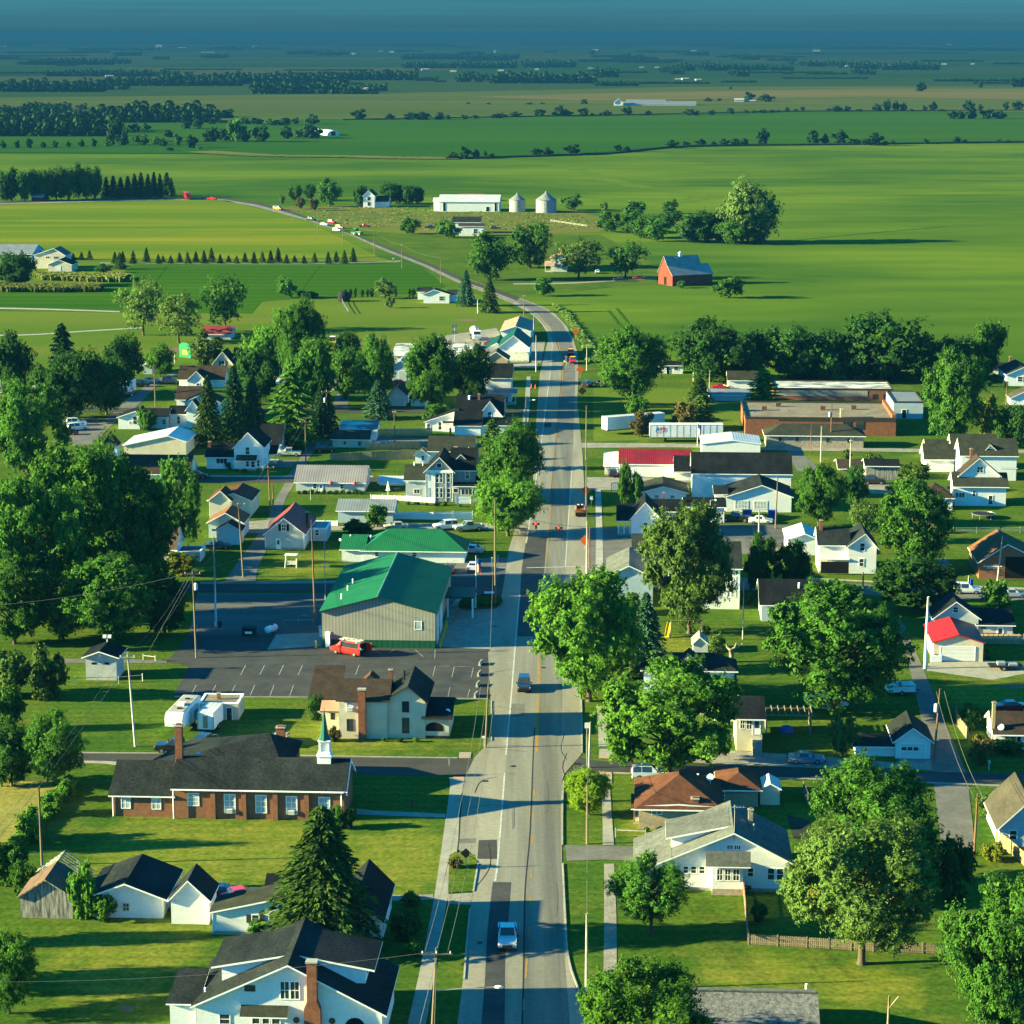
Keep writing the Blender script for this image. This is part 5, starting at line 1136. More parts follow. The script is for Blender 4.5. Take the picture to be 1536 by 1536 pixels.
b = Bld('white_house', 'white house with a plain brown roof, in the middle of a close row', 'house', 1060, 1130, roof='brown shingle')
b.gx(1060, 1200, 1125, 1075, 1015, pitch=.7); b.gy(1110, 1330, 1190, 1095, 1045, 1020, roof='brown shingle')
sheet(*sE)
b = Bld('white_house', 'white L-shaped house with black roof beside the dark spruce', 'house', 1225, 295, roof='black shingle')
b.gx(1225, 1345, 292, 195, 132, pitch=.6).win((1278, 215, 1298, 265)); b.gy(1345, 1440, 300, 165, 105, 90)
b = Bld('bungalow', 'low white bungalow with dark hipped roof behind a round shrub', 'house', 853, 305, roof='black shingle')
b.gy(853, 1010, 305, 222, 178, 140, xa=985).win((932, 250, 948, 266), (962, 215, 990, 268)); b.gx(1000, 1210, 300, 215, 160, pitch=.45).win((1172, 235, 1195, 270))
b = Bld('metal_building', 'cream metal building with pale low-pitched roof', 'building', 893, 485, wall='cream siding', roof='pale metal roof')
b.gy(893, 1345, 490, (425, 395), 355, 290, xa=1215, ov=.3)
b = Bld('chapel', 'chapel with a plain brown roof and a small white belfry, behind big trees', 'church', 780, 690, roof='brown shingle')
b.gx(780, 1365, 690, 622, 458, pitch=.7, sw=3)
bt = b.b; xt = b.px(797)
tw = Bag().box(xt - 1.4, xt + 1.4, bt['y'] + .5, bt['y'] + 3.3, 0, b.pz(428)).obj('belfry', 'white siding', b.t); zt = b.pz(428)
Bag().poly([(xt - 1.7, bt['y'] + .2, zt), (xt + 1.7, bt['y'] + .2, zt), (xt, bt['y'] + 1.9, zt + 2.9)]).poly([(xt + 1.7, bt['y'] + .2, zt), (xt + 1.7, bt['y'] + 3.6, zt), (xt, bt['y'] + 1.9, zt + 2.9)]).poly([(xt + 1.7, bt['y'] + 3.6, zt), (xt - 1.7, bt['y'] + 3.6, zt), (xt, bt['y'] + 1.9, zt + 2.9)]).poly([(xt - 1.7, bt['y'] + 3.6, zt), (xt - 1.7, bt['y'] + .2, zt), (xt, bt['y'] + 1.9, zt + 2.9)]).obj('roof', 'brown shingle', tw)
b = Bld('small_house', 'small white house with orange-lit roof and a flat grey lean-to under the trees', 'house', 1165, 1255, roof='rusty roof')
b.gx(1165, 1262, 1250, 1165, 1040, pitch=.9); b.flat(1266, 1442, 1260, 1190, d=5, wall='dirty white', roof='grey shingle', par=.08)
# --- left middle
sheet(*sF)
b = Bld('white_house', 'white two-storey house with steep dark roof and a low wing, along the street', 'house', 396, 690, roof='black shingle')
b.gy(396, 632, 690, (498, 492), 380, 318, xa=512, ov=.4, sw=2).win((490, 498, 520, 555), (490, 612, 514, 655), (534, 612, 564, 660), (584, 605, 602, 652)).corners()
b.awning(415, 585, 565, 603, 'olive shingle', 1.6)
b.gx(165, 396, 676, 578, 478, pitch=.5).win((247, 590, 335, 630), bars=(2, 0), shutters=None).chim(162, 186, 455, 3)
b.gx(600, 772, 560, 470, 345, pitch=.7)
b.porch(650, 735, 640, 555, 5, .35, posts=2, roof='black shingle')
b = Bld('ranch_house', 'long grey ranch house with ribbed mauve roof and hanging flower baskets', 'house', 900, 862, wall='pale grey siding', roof='mauve metal roof')
b.gx(900, 1465, 862, 785, 650, pitch=.5).win((1042, 797, 1070, 836), (1266, 798, 1294, 838)).door((1093, 798, 1119, 860), pane='glass')
for q in (1190, 1388):
    Bag().ball((b.px(q), b.b['y'] - .5, 1.9), .42, 8).obj('flower_basket', 'flowers', b.t)
b = Bld('low_house', 'low cream house with grey-brown roof behind a board fence', 'house', 1200, 500, wall='cream siding', roof='olive shingle')
b.gx(1200, 1500, 500, 433, 362, pitch=.4).win((1292, 450, 1312, 474), (1412, 450, 1436, 482), frame='cream siding')
b = Bld('worn_roof_shed', 'white shed with a patchy worn roof, behind the low cream house', 'shed', 1270, 440, roof='worn membrane roof')
b.gx(1270, 1560, 440, 358, 282, pitch=.4)
b = Bld('little_garage', 'small white shed with black roof beside the parked silver pickup', 'shed', 797, 460, roof='black shingle')
b.gx(797, 952, 460, 410, 362, pitch=.4)
b = Bld('beige_house', 'beige house with brown hipped roofs near the alley', 'house', 187, 1075, wall='cream siding', roof='red brown shingle')
b.gy(187, 530, 1070, 935, 880, 800, xa=395, ov=.4).win((248, 1003, 292, 1045), frame='dark trim')
b.gy(190, 365, 1085, 935, 862, 820, xa=285, roof='red brown shingle')
b = Bld('blue_grey_house', 'blue-grey house with rust-orange roof and a small white garage in front', 'house', 182, 1240, wall='blue siding', roof='orange roof')
b.gy(182, 465, 1245, 1118, 1042, 980, xa=325).trimbox(210, 245, 1172, 1185, 'dark opening', .04, 'window')
b.gy(248, 447, 1300, 1182, 1130, 1105, wall='white siding', roof='black shingle')
b = Bld('red_roof_house', 'grey house with dull red metal roof and black shutters in its gable', 'house', 648, 1340, wall='pale grey siding', roof='dull red roof')
b.gy(648, 968, 1340, (1212, 1207), 1085, 958, xa=806, ov=.4).win((788, 1133, 820, 1183), shutters='dark opening', bars=(1, 1)).door((740, 1253, 772, 1333), pane='glass').corners()
b.chim(953, 975, 1030, 5, 'dark iron'); b.flat(985, 1155, 1270, 1165, d=6, wall='blue siding', roof='blue grey metal roof', par=.05).win((1060, 1178, 1088, 1222))
sheet(*sG)
b = Bld('grey_shed', 'low blue-grey shed with ribbed metal roof beside the white rail fence', 'shed', 32, 1012, wall='blue siding', roof='blue grey metal roof')
b.gx(32, 405, 1012, 932, 856, pitch=.3)
b = Bld('open_carport', 'open carport with white ribbed roof over patio chairs', 'carport', 312, 800, wall='white siding', roof='pale metal roof')
b.gx(312, 480, 760, 744, 668, d=7, pitch=.2)
# --- right side, along the road
sheet(*sS)
b = Bld('bungalow', 'white bungalow with wide grey roof, glazed sun room and long dormer', 'house', 430, 782, roof='charcoal shingle', wall='white siding')
b.gy(430, 1258, 790, (690, 622), 470, 305, xa=955, ov=.5, roof='grey shingle')
b.win((682, 658, 706, 694), (724, 658, 750, 694), (769, 658, 797, 694), (1036, 662, 1064, 706), (1146, 662, 1180, 722), (1196, 662, 1230, 722), bars=(0, 1)).win((920, 537, 950, 558), (960, 537, 992, 558), bars=(2, 0))
b.corners()
mb = b.b; xa = mb['ax']; pl = (mb['hr'] - hgt(Y(790), Y(690))) / (xa - mb['x'])
ya, yb3 = mb['y'] + 2.6, mb['y'] + mb['d'] - 2.2; x1_, x2_ = xa - .6, xa - 6.6
d_ = Bag().prism([(x2_, mb['hr'] - pl * 6.6 - .3), (x2_, mb['hr'] - pl * 6.6 + 1.35), (x1_, mb['hr'] - .25), (x1_, mb['hr'] - 2)], ya, yb3, 'y').obj('dormer', 'white paint', b.t)
Bag().prism([(x2_ - .6, mb['hr'] - pl * 6.6 + 1.3), (x2_ - .6, mb['hr'] - pl * 6.6 + 1.48), (x1_ + .3, mb['hr'] + .1), (x1_ + .3, mb['hr'] - .1)], ya - .5, yb3 + .4, 'y', 1, [1, 0, 1, 1]).obj('roof', ['grey shingle', 'white paint'], d_)
Bag().box(x2_ - .03, x2_ + .02, ya + 1, yb3 - 1, mb['hr'] - pl * 6.6 + .35, mb['hr'] - pl * 6.6 + 1.1).obj('pane', 'glass', d_)
b.chim(1046, 1072, 340, 5.5, 'stone'); b.pipe(1075, 415, 4, .1, mat='steel')
b.b = mb; an = Bag(); xm = b.px(957); y_ = mb['y'] - .1; zt = mb['hr'] + 3.2
an.tube([(xm, y_, mb['hr'] - .8), (xm, y_, zt)], .04, 5)
for k in range(6): an.box(xm - .8 + k * .34, xm - .77 + k * .34, y_ - .6 + k * .06, y_ + .6 - k * .06, zt - .32 + k * .02, zt - .28 + k * .02)
an.box(xm - .9, xm + 1.2, y_ - .03, y_ + .03, zt - .3, zt - .24); an.obj('television_antenna', 'steel', b.t)
b.gx(842, 1012, 822, 662, d=3.4, pitch=.01, wall='white siding').win((868, 678, 896, 738), (912, 678, 940, 738), (957, 678, 988, 738), bars=(1, 1))
Bag().box(b.b['x'] - .02, b.b['x'] + b.b['w'] + .02, b.b['y'] - .03, b.b['y'] + .5, -.2, .72).obj('foundation', 'stone', b.t)
b.awning(803, 1050, 583, 660, 'grey shingle', .6)
b = Bld('ranch_house', 'tan brick ranch house with red-brown hipped roofs and a brick chimney', 'house', 436, 455, wall='tan brick', roof='red brown shingle')
b.gy(436, 880, 455, 335, 322, d=1.0, ov=.1)
b.gx(436, 882, 456, 334, 135, pitch=.5, hip=True, ov=.55).win((508, 347, 560, 370), (766, 348, 800, 370), bars=(1, 1))
b.chim(724, 765, 283, .8, 'red brick', z0=0); b.dish(838, 165, 7); b.pipe(770, 145, 8, .12)
b.gx(884, 1096, 330, 230, 115, pitch=.5, hip=True, ov=.5).win((888, 250, 908, 290))
b.porch(405, 450, 430, 345, 4, .1, posts=2, roof='red brown shingle', post='red brick')
b = Bld('garden_shed', 'small cream garden shed with pale metal roof behind the ranch house', 'shed', 1107, 322, wall='cream siding', roof='pale metal roof')
b.gy(1107, 1216, 322, 236, 208, 165, xa=1162, ov=.2)
b = Bld('grey_roof_house', 'house with a weathered grey shingle roof at the bottom edge', 'house', 715, 1640, roof='old grey shingle')
b.gx(715, 1420, 1780, 1690, 1352, pitch=.5); b.pipe(1268, 1340, 6.8, .1).pipe(1385, 1300, 7.2, .12)
Bag().box(b.b['x'] - .3, b.b['x'] + b.b['w'] + .3, b.b['y'] + b.b['d'] / 2 - .3, b.b['y'] + b.b['d'] / 2 + .3, b.b['hr'] + .12, b.b['hr'] + .27).obj('ridge_cap', 'grey shingle', b.t)
sheet(*sT)
b = Bld('tan_roof_house', 'pale blue house with worn tan roof beside an orange board fence', 'house', 1285, 552, wall='blue siding', roof='tan shingle')
b.gy(1285, 1600, 552, 448, 300, 150, xa=1440, ov=.4, roof='tan shingle').win((1343, 464, 1380, 512)).gx(1400, 1700, 470, 440, 150, d=9, pitch=.6)
sheet(*sL)
b = Bld('two_storey_house', 'two-storey white house with dark hipped roofs behind the roadside maples', 'house', 910, 1010, roof='charcoal shingle')
b.gx(910, 1455, 1010, 740, 645, pitch=.55, hip=True, ov=.5).win((1000, 770, 1030, 840), (1300, 780, 1330, 850))
b.chim(990, 1015, 655, 5).chim(1322, 1352, 660, 6); b.gy(1090, 1285, 1012, 742, 662, 640, roof='charcoal shingle')
b.gx(1340, 1470, 1060, 890, d=9, pitch=.55, hip=True, roof='charcoal shingle').win((1380, 905, 1400, 945))
sheet(*sN)
b.gx(80, 212, 965, 800, 692, pitch=.45, wall='cream siding', roof='black shingle').win((100, 806, 120, 850), (132, 806, 156, 852), bars=(1, 1)).door((165, 806, 198, 880), pane='glass')
q = b.b; o = Bag()
for k in range(8): o.box(b.px(160), b.px(206), q['y'] - 2.7 + k * .3, q['y'] - .02, k * .21, (k + 1) * .21)
o.obj('steps', 'concrete', b.t)
b = Bld('white_garage', 'white garage with gabled front, overhead door and low side wing', 'garage', 885, 1003, roof='charcoal shingle')
b.gy(885, 1060, 1003, 912, 850, 770, xa=968, ov=.45).door((912, 928, 1032, 1002), mat='garage door')
for q in (915, 945, 975): b.trimbox(q, q + 24, 944, 960, 'glass', .06, 'pane')
b.gx(684, 886, 990, 940, 880, pitch=.3).win((712, 942, 740, 965)).door((690, 945, 705, 990))
b = Bld('white_house', 'white house with brown roof and tall chimney, at the picture edge by a dark hedge', 'house', 1388, 955, roof='brown shingle')
b.gx(1388, 1700, 955, 878, 768, pitch=.5).win((1462, 892, 1492, 912), shutters='dark opening').chim(1372, 1388, 722, .8, 'tan brick', z0=0)
b.dish(1418, 845, .6)
b = Bld('red_roof_garage', 'tan steel garage with bright red roof and white overhead door', 'garage', 1077, 512, wall='tan brick', roof='bright red roof', trim='bright red roof')
b.wall = 'cream siding'
b.gy(1077, 1325, 512, 418, 380, 292, ov=.25).door((1113, 438, 1283, 508), mat='garage door')
b.trimbox(1078, 1324, 395, 434, 'ribbed grey steel', .04, 'panel') if 0 else None
b = Bld('grey_house', 'pale grey house with black roof and wooden deck behind the red-roofed garage', 'house', 1080, 400, wall='pale grey siding', roof='black shingle')
b.gy(1080, 1300, 400, 292, 212, 165, xa=1185, ov=.4).win((1172, 237, 1195, 263)).gx(1300, 1475, 402, 328, 248, pitch=.3).door((1400, 338, 1426, 400), pane='glass').trimbox(1314, 1342, 338, 348, 'glass', .04, 'window')
q = b.b; o = Bag().box(b.px(1310), b.px(1515), q['y'] - 3, q['y'] - .02, .1, .9)
for k in range(9): o.box(b.px(1312) + k * .75, b.px(1312) + k * .75 + .08, q['y'] - 3, q['y'] - 2.92, .9, 1.8)
o.box(b.px(1310), b.px(1400), q['y'] - 3.02, q['y'] - 2.9, 1.7, 1.8).obj('deck', 'new fence wood', b.t)
b = Bld('blue_cottage', 'pale blue cottage with black roof behind the broad maple', 'house', 208, 310, wall='blue siding', roof='black shingle')
b.gx(208, 575, 310, 225, 100, pitch=.5).win((250, 242, 274, 284), (335, 242, 356, 276)).pipe(298, 155, 3, .09).pipe(402, 112, 3.5, .16)
sheet(*sL)
b = Bld('blue_gable_house', 'pale blue gabled house with grey roof close to the road', 'house', 690, 365, wall='blue siding', roof='grey shingle')
b.gy(690, 965, 365, 183, 118, 8, xa=820, ov=.35)
b = Bld('white_hall', 'big white building with dark roof, mostly hidden by a tall tree', 'building', 980, 378, roof='charcoal shingle')
b.gx(1060, 1490, 375, 128, -30, pitch=.4).win((1440, 180, 1462, 300), frame='white paint', pane='blind'); b.gx(850, 1100, 250, 20, d=12, pitch=.1, roof='olive shingle', wall='dirty white')
sheet(*sH)
b = Bld('white_house', 'white house with steep black gable, red chimney and corner porch, facing the road', 'house', 570, 1110, roof='black shingle')
b.gy(570, 768, 1110, (985, 980), 878, 815, xa=666, ov=.35).win((655, 1012, 682, 1062))
b.gx(700, 935, 1010, 930, 845, pitch=.7).chim(785, 800, 810, 4); b.gx(935, 1202, 1010, 905, 845, pitch=.3, roof='black shingle').win((1090, 928, 1106, 962))
b.porch(480, 568, 1100, 1000, 7, .25, posts=3, roof='black shingle')
b = Bld('cottage', 'white cottage with olive-black gabled roof beside two pointed evergreens', 'house', 640, 850, roof='olive shingle')
b.gy(640, 945, 850, 808, 768, 705, xa=790, ov=.4).win((730, 826, 760, 850), (838, 826, 866, 850))
b = Bld('shop_building', 'white building with black low gable and two broad windows, beside parked cars', 'building', 1215, 938, roof='charcoal shingle')
b.gy(1215, 1655, 938, (838, 835), 760, 690, xa=1455, ov=.4).win((1278, 866, 1362, 914), (1406, 866, 1490, 914), bars=(3, 1), pane='blind'); b.gx(1140, 1216, 930, 820, 765, pitch=.3)
b = Bld('meeting_hall', 'long white hall with a big plain black roof', 'hall', 985, 850, roof='black shingle', wall='blue siding')
b.wall = 'white siding'
b.gx(985, 1650, 848, 676, 506, pitch=.8, ov=.3); b.gx(872, 985, 730, 668, 540, pitch=.8, roof='black shingle')
b.porch(870, 985, 738, 668, .8, .2, posts=2, post='white paint')
b = Bld('stepped_building', 'white metal building with a stepped pale roof edge', 'building', 1050, 560, wall='white siding', roof='pale metal roof')
b.gy(1050, 1445, 560, 480, 455, 400, xa=1260, ov=.2)
b = Bld('red_roof_shop', 'long white shop with crimson metal roof and open carport end', 'shop', 490, 702, wall='white siding', roof='red metal roof')
b.gx(490, 980, 702, 618, 516, pitch=.35, ov=.2)
b.porch(392, 490, 692, 630, 8.5, .18, posts=3, roof='dirty white')
sheet(*sI)
b = Bld('farmhouse', 'white farmhouse with grey roof, screened porch and pale-roofed rear wing', 'house', 602, 1058, roof='grey shingle')
b.gy(602, 752, 1058, (915, 918), 850, 792, xa=690, ov=.4, roof='charcoal shingle').win((666, 898, 688, 936), (664, 980, 686, 1018)).gx(450, 604, 1050, 905, 815, pitch=.6, roof='charcoal shingle').chim(457, 472, 778, 3)
b.porch(450, 602, 1056, 980, 3.2, .35, posts=4, roof='pale metal roof'); q = b.b
Bag().box(b.px(456), b.px(602), q['y'] - 2.2, q['y'] - 2.1, .3, 2.3).obj('screen', 'dark opening', b.t)
b.gy(284, 450, 960, 880, 850, 795, xa=375, roof='pale metal roof')
b = Bld('brick_church', 'brown brick church with broad orange-brown roof at the picture edge', 'church', 1296, 1086, wall='brown brick', roof='red brown shingle')
b.gy(1296, 1640, 1086, (1000, 1000), 905, 828, xa=1440, ov=.3, roof='orange roof'); b.trimbox(1432, 1560, 968, 1080, 'dark opening', .04, 'recessed_porch')
b.trimbox(1318, 1416, 1017, 1021, 'white paint', .04, 'lettering'); b.trimbox(1338, 1398, 1026, 1029, 'white paint', .04, 'lettering')
b = Bld('white_house', 'white house with brown clipped gable above a wide dark roof', 'house', 1168, 700, roof='brown shingle')
b.gx(1168, 1436, 700, 594, 535, pitch=.6, ov=.5, roof='olive shingle').win((1172, 630, 1186, 655), (1190, 630, 1203, 655), (1206, 630, 1218, 655), bars=(0, 0)).win((1262, 620, 1276, 646), (1346, 645, 1366, 690))
w1 = b.b; b.gy(1190, 1400, 690, (540, 540), 450, 430, xa=1290, roof='brown shingle').win((1280, 494, 1294, 524), (1297, 494, 1311, 524)); b.chim(1263, 1276, 400, 6)
b = Bld('hip_garage', 'white garage with dark hipped roof next to the big white house', 'garage', 985, 722, roof='brown shingle')
b.gx(985, 1155, 722, 655, 582, pitch=.6, hip=True, ov=.4)
b = Bld('white_house', 'sprawling white house with dark gables and a corner porch behind the clipped gable house', 'house', 1190, 560, roof='olive shingle')
b.gx(1200, 1490, 565, 432, 362, pitch=.7).gy(1310, 1400, 560, 425, 380, 365, xa=1350).win((1422, 438, 1440, 468)); b.porch(1410, 1490, 566, 500, 4, .3, posts=3, roof='olive shingle')
b.gx(1150, 1380, 500, 370, 318, pitch=.7); b.gx(1012, 1165, 520, 452, 388, pitch=.7).gx(1020, 1140, 450, 395, 352, pitch=.5)
b = Bld('board_shed', 'low weathered shed with brown and black roofs beside a dark car', 'shed', 690, 560, wall='weathered boards', roof='brown shingle')
b.gx(560, 775, 515, 505, 458, d=9, pitch=.25, roof='brown shingle').gx(700, 868, 562, 490, 455, pitch=.3, roof='black shingle')
b = Bld('stone_building', 'long tan block building with grey-green hipped roof', 'building', 170, 392, wall='stone', roof='olive shingle')
b.gx(172, 684, 392, 325, 252, pitch=.5, hip=True, ov=.5).win((238, 335, 256, 358), (326, 335, 344, 358), (488, 340, 506, 362), (598, 340, 616, 362), frame='stone', bars=(0, 0))
b = Bld('school', 'flat-roofed red brick school with a long window wall, tar roofs and a chimney', 'school', 60, 322, wall='red brick', roof='tar roof', trim='dark trim')
b.flat(62, 852, 326, 236, 152, roof='tar roof', wall='red brick', par=.3).trimbox(236, 850, 240, 250, 'dark trim', .05)
for q in (575, 642): b.trimbox(q, q + 42, 250, 290, 'glass', .06, 'window')
q = b.b
for xx, yy in ((175, .5), (258, .75), (490, .55), (658, .6)): Bag().box(b.px(xx) - .6, b.px(xx) + .6, q['y'] + q['d'] * yy - .5, q['y'] + q['d'] * yy + .5, q['he'] - .2, q['he'] + .9).obj('roof_vent', 'rusty roof', b.t)
Bag().box(b.px(562), b.px(578), q['y'] + 1, q['y'] + 2.6, 0, b.pz(190)).obj('chimney', 'stone', b.t)
Bag().box(b.px(832), b.px(852), q['y'] + .5, q['y'] + q['d'] - .5, q['he'], q['he'] + .9).obj('parapet', 'red brick', b.t)
b.flat(845, 1000, 240, 152, 95, roof='blue grey metal roof', wall='blue siding', par=.2).door((890, 192, 912, 236), mat='dark opening')
b.flat(212, 838, 140, 82, 40, roof='worn membrane roof', wall='red brick', par=.25); Bag().box(b.px(225), b.px(705), b.b['y'] - .06, b.b['y'] - .005, 1.0, b.b['he'] - .3).obj('window_wall', 'ribbed grey steel', b.t)
b.win((733, 108, 754, 130), (790, 108, 812, 130), frame='dark trim')
sheet(*sC)
b = Bld('little_house', 'little white house with black roof at the field edge, beneath the tree row', 'house', 880, 922, roof='black shingle')
b.gx(880, 1025, 922, 872, 848, pitch=.4).win((972, 880, 996, 900)).door((927, 880, 945, 922), mat='dark opening')
b = Bld('white_garage', 'white garage with brown-black roof behind a red car', 'garage', 1298, 1012, roof='olive shingle')
b.gx(1298, 1470, 1012, 962, 908, pitch=.4)
b = Bld('low_shed', 'long low pale blue metal shed in front of the school', 'shed', 1185, 1086, wall='blue siding', roof='blue grey metal roof')
b.gx(1185, 1430, 1084, 1050, 1016, pitch=.2)
sheet(*sD)
b = Bld('white_house', 'white house with two dark roofs and clipped shrubs, past the end of the tree row', 'house', 1320, 940, roof='charcoal shingle')
b.gx(1310, 1440, 925, 885, 855, pitch=.5).chim(1460, 1474, 820, 5); b.gy(1430, 1620, 995, 930, 885, 840, xa=1530, roof='charcoal shingle').win((1495, 940, 1525, 968))
b = Bld('white_shed', 'white shed half out of the picture below the shrubs', 'shed', 1445, 1110, roof='tan shingle')
b.gy(1455, 1600, 1110, 1070, 1020, 1000, xa=1560)
# --- farms beyond the town
sheet(*sC)
b = Bld('red_barn', 'weathered red barn with grey metal roof and a long lean-to', 'barn', 962, 398, rot=24, wall='barn red', roof='grey metal roof', trim='barn red')
s0 = scl(Y(398)); b.base(0, 0, 398); Yb = b.b['Y0']
Bag().prism([(0, -.2), (11, -.2), (11, 4.2), (6.5, 10.2), (4.2, 7.2), (0, 4.0)][::1], 0, 13.5, 'x').obj('wall', 'barn red', b.t)
Bag().prism([(-.4, 3.75), (4.2, 7.25), (4.2, 7.45), (-.4, 3.95)], -.3, 16.8, 'x').prism([(4.0, 7.2), (6.5, 10.25), (11.4, 3.9), (11.4, 4.1), (6.5, 10.45), (4.0, 7.4)], -.3, 13.8, 'x').obj('roof', 'grey metal roof', b.t)
Bag().box(13.4, 16.5, .1, 10.5, -.2, 3.9).obj('lean_to', 'barn red', b.t)
Bag().box(6.0, 7.0, 6.0, 7.0, 10, 11.2).poly([(5.8, 5.8, 11.2), (7.2, 5.8, 11.2), (6.5, 6.5, 11.9)]).poly([(7.2, 5.8, 11.2), (7.2, 7.2, 11.2), (6.5, 6.5, 11.9)]).poly([(7.2, 7.2, 11.2), (5.8, 7.2, 11.2), (6.5, 6.5, 11.9)]).poly([(5.8, 7.2, 11.2), (5.8, 5.8, 11.2), (6.5, 6.5, 11.9)]).obj('cupola', 'white paint', b.t)
Bag().box(-.05, -.005, 4.5, 6.5, .1, 3).obj('door', 'dark opening', b.t)
b = Bld('farm_cottage', 'pink-roofed two-storey farm cottage behind grey-green trees', 'house', 232, 312, wall='dirty white', roof='pink roof')
b.gy(232, 330, 312, 228, 205, 185, xa=300).win((252, 224, 266, 240), bars=(0, 0)); b.porch(198, 250, 315, 272, 4, .3, posts=2, roof='pink roof')
sheet(*sB)
b = Bld('farm_house', 'white farm house with shallow dark roofs beside a blue spruce', 'house', 970, 500, roof='charcoal shingle')
b.gx(970, 1050, 478, 432, 405, pitch=.3).gy(1005, 1160, 500, 447, 420, 410, xa=1070, roof='charcoal shingle').win((1100, 458, 1128, 482)).gx(1150, 1200, 495, 450, 420, pitch=.3)
sheet(*sV)
b = Bld('white_farmhouse', 'small white two-storey farmhouse among dark round trees, far from the road', 'house', 98, 934, roof='charcoal shingle')
b.gy(98, 150, 934, 882, 858, 850).win((118, 885, 132, 902), (118, 910, 132, 926), bars=(0, 0)).gx(80, 100, 930, 885, 855, pitch=.7).gx(150, 212, 932, 908, 878, pitch=.5)
b = Bld('machine_shed', 'long white machine shed with pale roof beside the grain bins', 'shed', 432, 952, roof='pale metal roof')
b.gx(440, 710, 952, 908, 880, pitch=.3).door((458, 912, 470, 950), mat='dark opening', frame='white siding').door((690, 912, 700, 950), mat='dark opening', frame='white siding').door((652, 930, 666, 950), mat='dark opening', frame='white siding')
b.gx(415, 442, 950, 905, 884, pitch=.4)
b = Bld('red_roof_shed', 'shed with dark red roof showing behind the long white machine shed', 'shed', 530, 890, roof='dull red roof')
b.gx(530, 640, 905, 882, 868, pitch=.3)
for x0, x1, yg, ye, ya, lb in ((755, 829, 952, 898, 876, 'smaller grain bin of the pair beside the white machine shed'), (876, 968, 956, 898, 868, 'larger grain bin of the pair, with a rusty patch on its roof')):
    p = ground(X((x0 + x1) / 2), Y(yg)); s0 = scl(Y(yg)); r_ = (x1 - x0) / 2 / 3 / s0; he, ha = hgt(Y(yg), Y(ye)), hgt(Y(yg), Y(ya))
    t = thing('grain_bin', lb, 'grain bin', p, 0, 'grain bins'); Bag().tube([(0, 0, 0), (0, 0, he)], r_, 28).obj('wall', 'far wall', t); Bag().tube([(0, 0, he - .1), (0, 0, ha), (0, 0, ha + .9)], [r_ * 1.06, .7, .5], 28).obj('roof', 'blue grey metal roof', t)
    Bag().box(-.5, .5, -r_ - .08, -r_ + .1, 0, 2.1).obj('door', 'steel', t)
b = Bld('white_house', 'small white farm house with dark roof between round trees, in front of the machine shed', 'house', 502, 1050, roof='charcoal shingle')
b.gx(502, 625, 1050, 1000, 975, pitch=.5); b.gx(530, 640, 1062, 1018, 1005, pitch=.4, roof='brown shingle').win((595, 1030, 612, 1050))
sheet(*sA)
b = Bld('long_shed', 'long blue-grey metal shed at the edge of the yellow-green field', 'shed', -60, 250, wall='blue siding', roof='blue grey metal roof')
b.gx(-60, 195, 250, 205, 155, pitch=.3)
b = Bld('cream_house', 'cream house with grey roof and gabled garage, among shrubs by the bean field', 'house', 208, 290, wall='cream siding', roof='grey shingle')
b.gy(208, 395, 292, 212, 172, 158, xa=330, roof='grey shingle').win((278, 218, 300, 230), (326, 218, 352, 232), bars=(1, 0)).gy(290, 432, 310, 268, 240, 225, xa=355, roof='black shingle').door((335, 278, 365, 306), mat='garage door')
b = Bld('red_roof_shed', 'dark red roofed cabin below the tall park trees', 'cabin', 1218, 715, roof='dull red roof', wall='pale grey siding')
b.gx(1218, 1385, 718, 685, 645, pitch=.5)
b = Bld('small_shed', 'small pale green shed beside the dark tree', 'shed', 862, 925, wall='blue siding', roof='pale metal roof')
b.gx(862, 915, 925, 878, 850, pitch=.15)
b = Bld('hidden_house', 'brown-roofed house mostly behind the dark trees', 'house', 190, 1005, roof='brown shingle')
b.gx(190, 300, 1005, 980, 930, pitch=.6); b.gx(-30, 62, 1045, 1030, 970, pitch=.6, roof='blue grey metal roof')
sheet(*sU)
b = Bld('field_shed', 'small dull shed under the far tree row', 'shed', 142, 905, wall='barn red', roof='blue grey metal roof')
b.gx(142, 195, 905, 885, 868, pitch=.4)
for x0, x1, yg, yt, lb in ((1428, 1476, 602, 556, 'upper of two white hoop barns beside dark trees'), (1470, 1530, 612, 578, 'lower of two white hoop barns beside dark trees')):
    p = ground(X((x0 + x1) / 2), Y(yg)); w_ = (x1 - x0) / 3 / scl(Y(yg)); t = thing('hoop_barn', lb, 'barn', p, radians(20), 'white hoop barns')
    A = [(w_ / 2 * cos(pi * k / 12), w_ * .42 * sin(pi * k / 12)) for k in range(13)]
    Bag().prism(A, 0, 26, 'y').obj('cover', 'white paint', t); Bag().box(-2, 2, -.06, .02, 0, 4).obj('door', 'dark opening', t)
sheet(*sV)
b = Bld('livestock_barn', 'very long low livestock barn with white gable end and dark blue roof', 'barn', 1232, 478, roof='blue grey metal roof', rot=-2)
b.gy(1228, 1268, 478, 462, 445, d=20, ov=.8, roof='blue grey metal roof'); b.gx(1268, 1596, 476, 468, 440, d=24, pitch=.25)
b.gx(1285, 1460, 474, 462, 434, d=20, pitch=.35)
i_ = 0
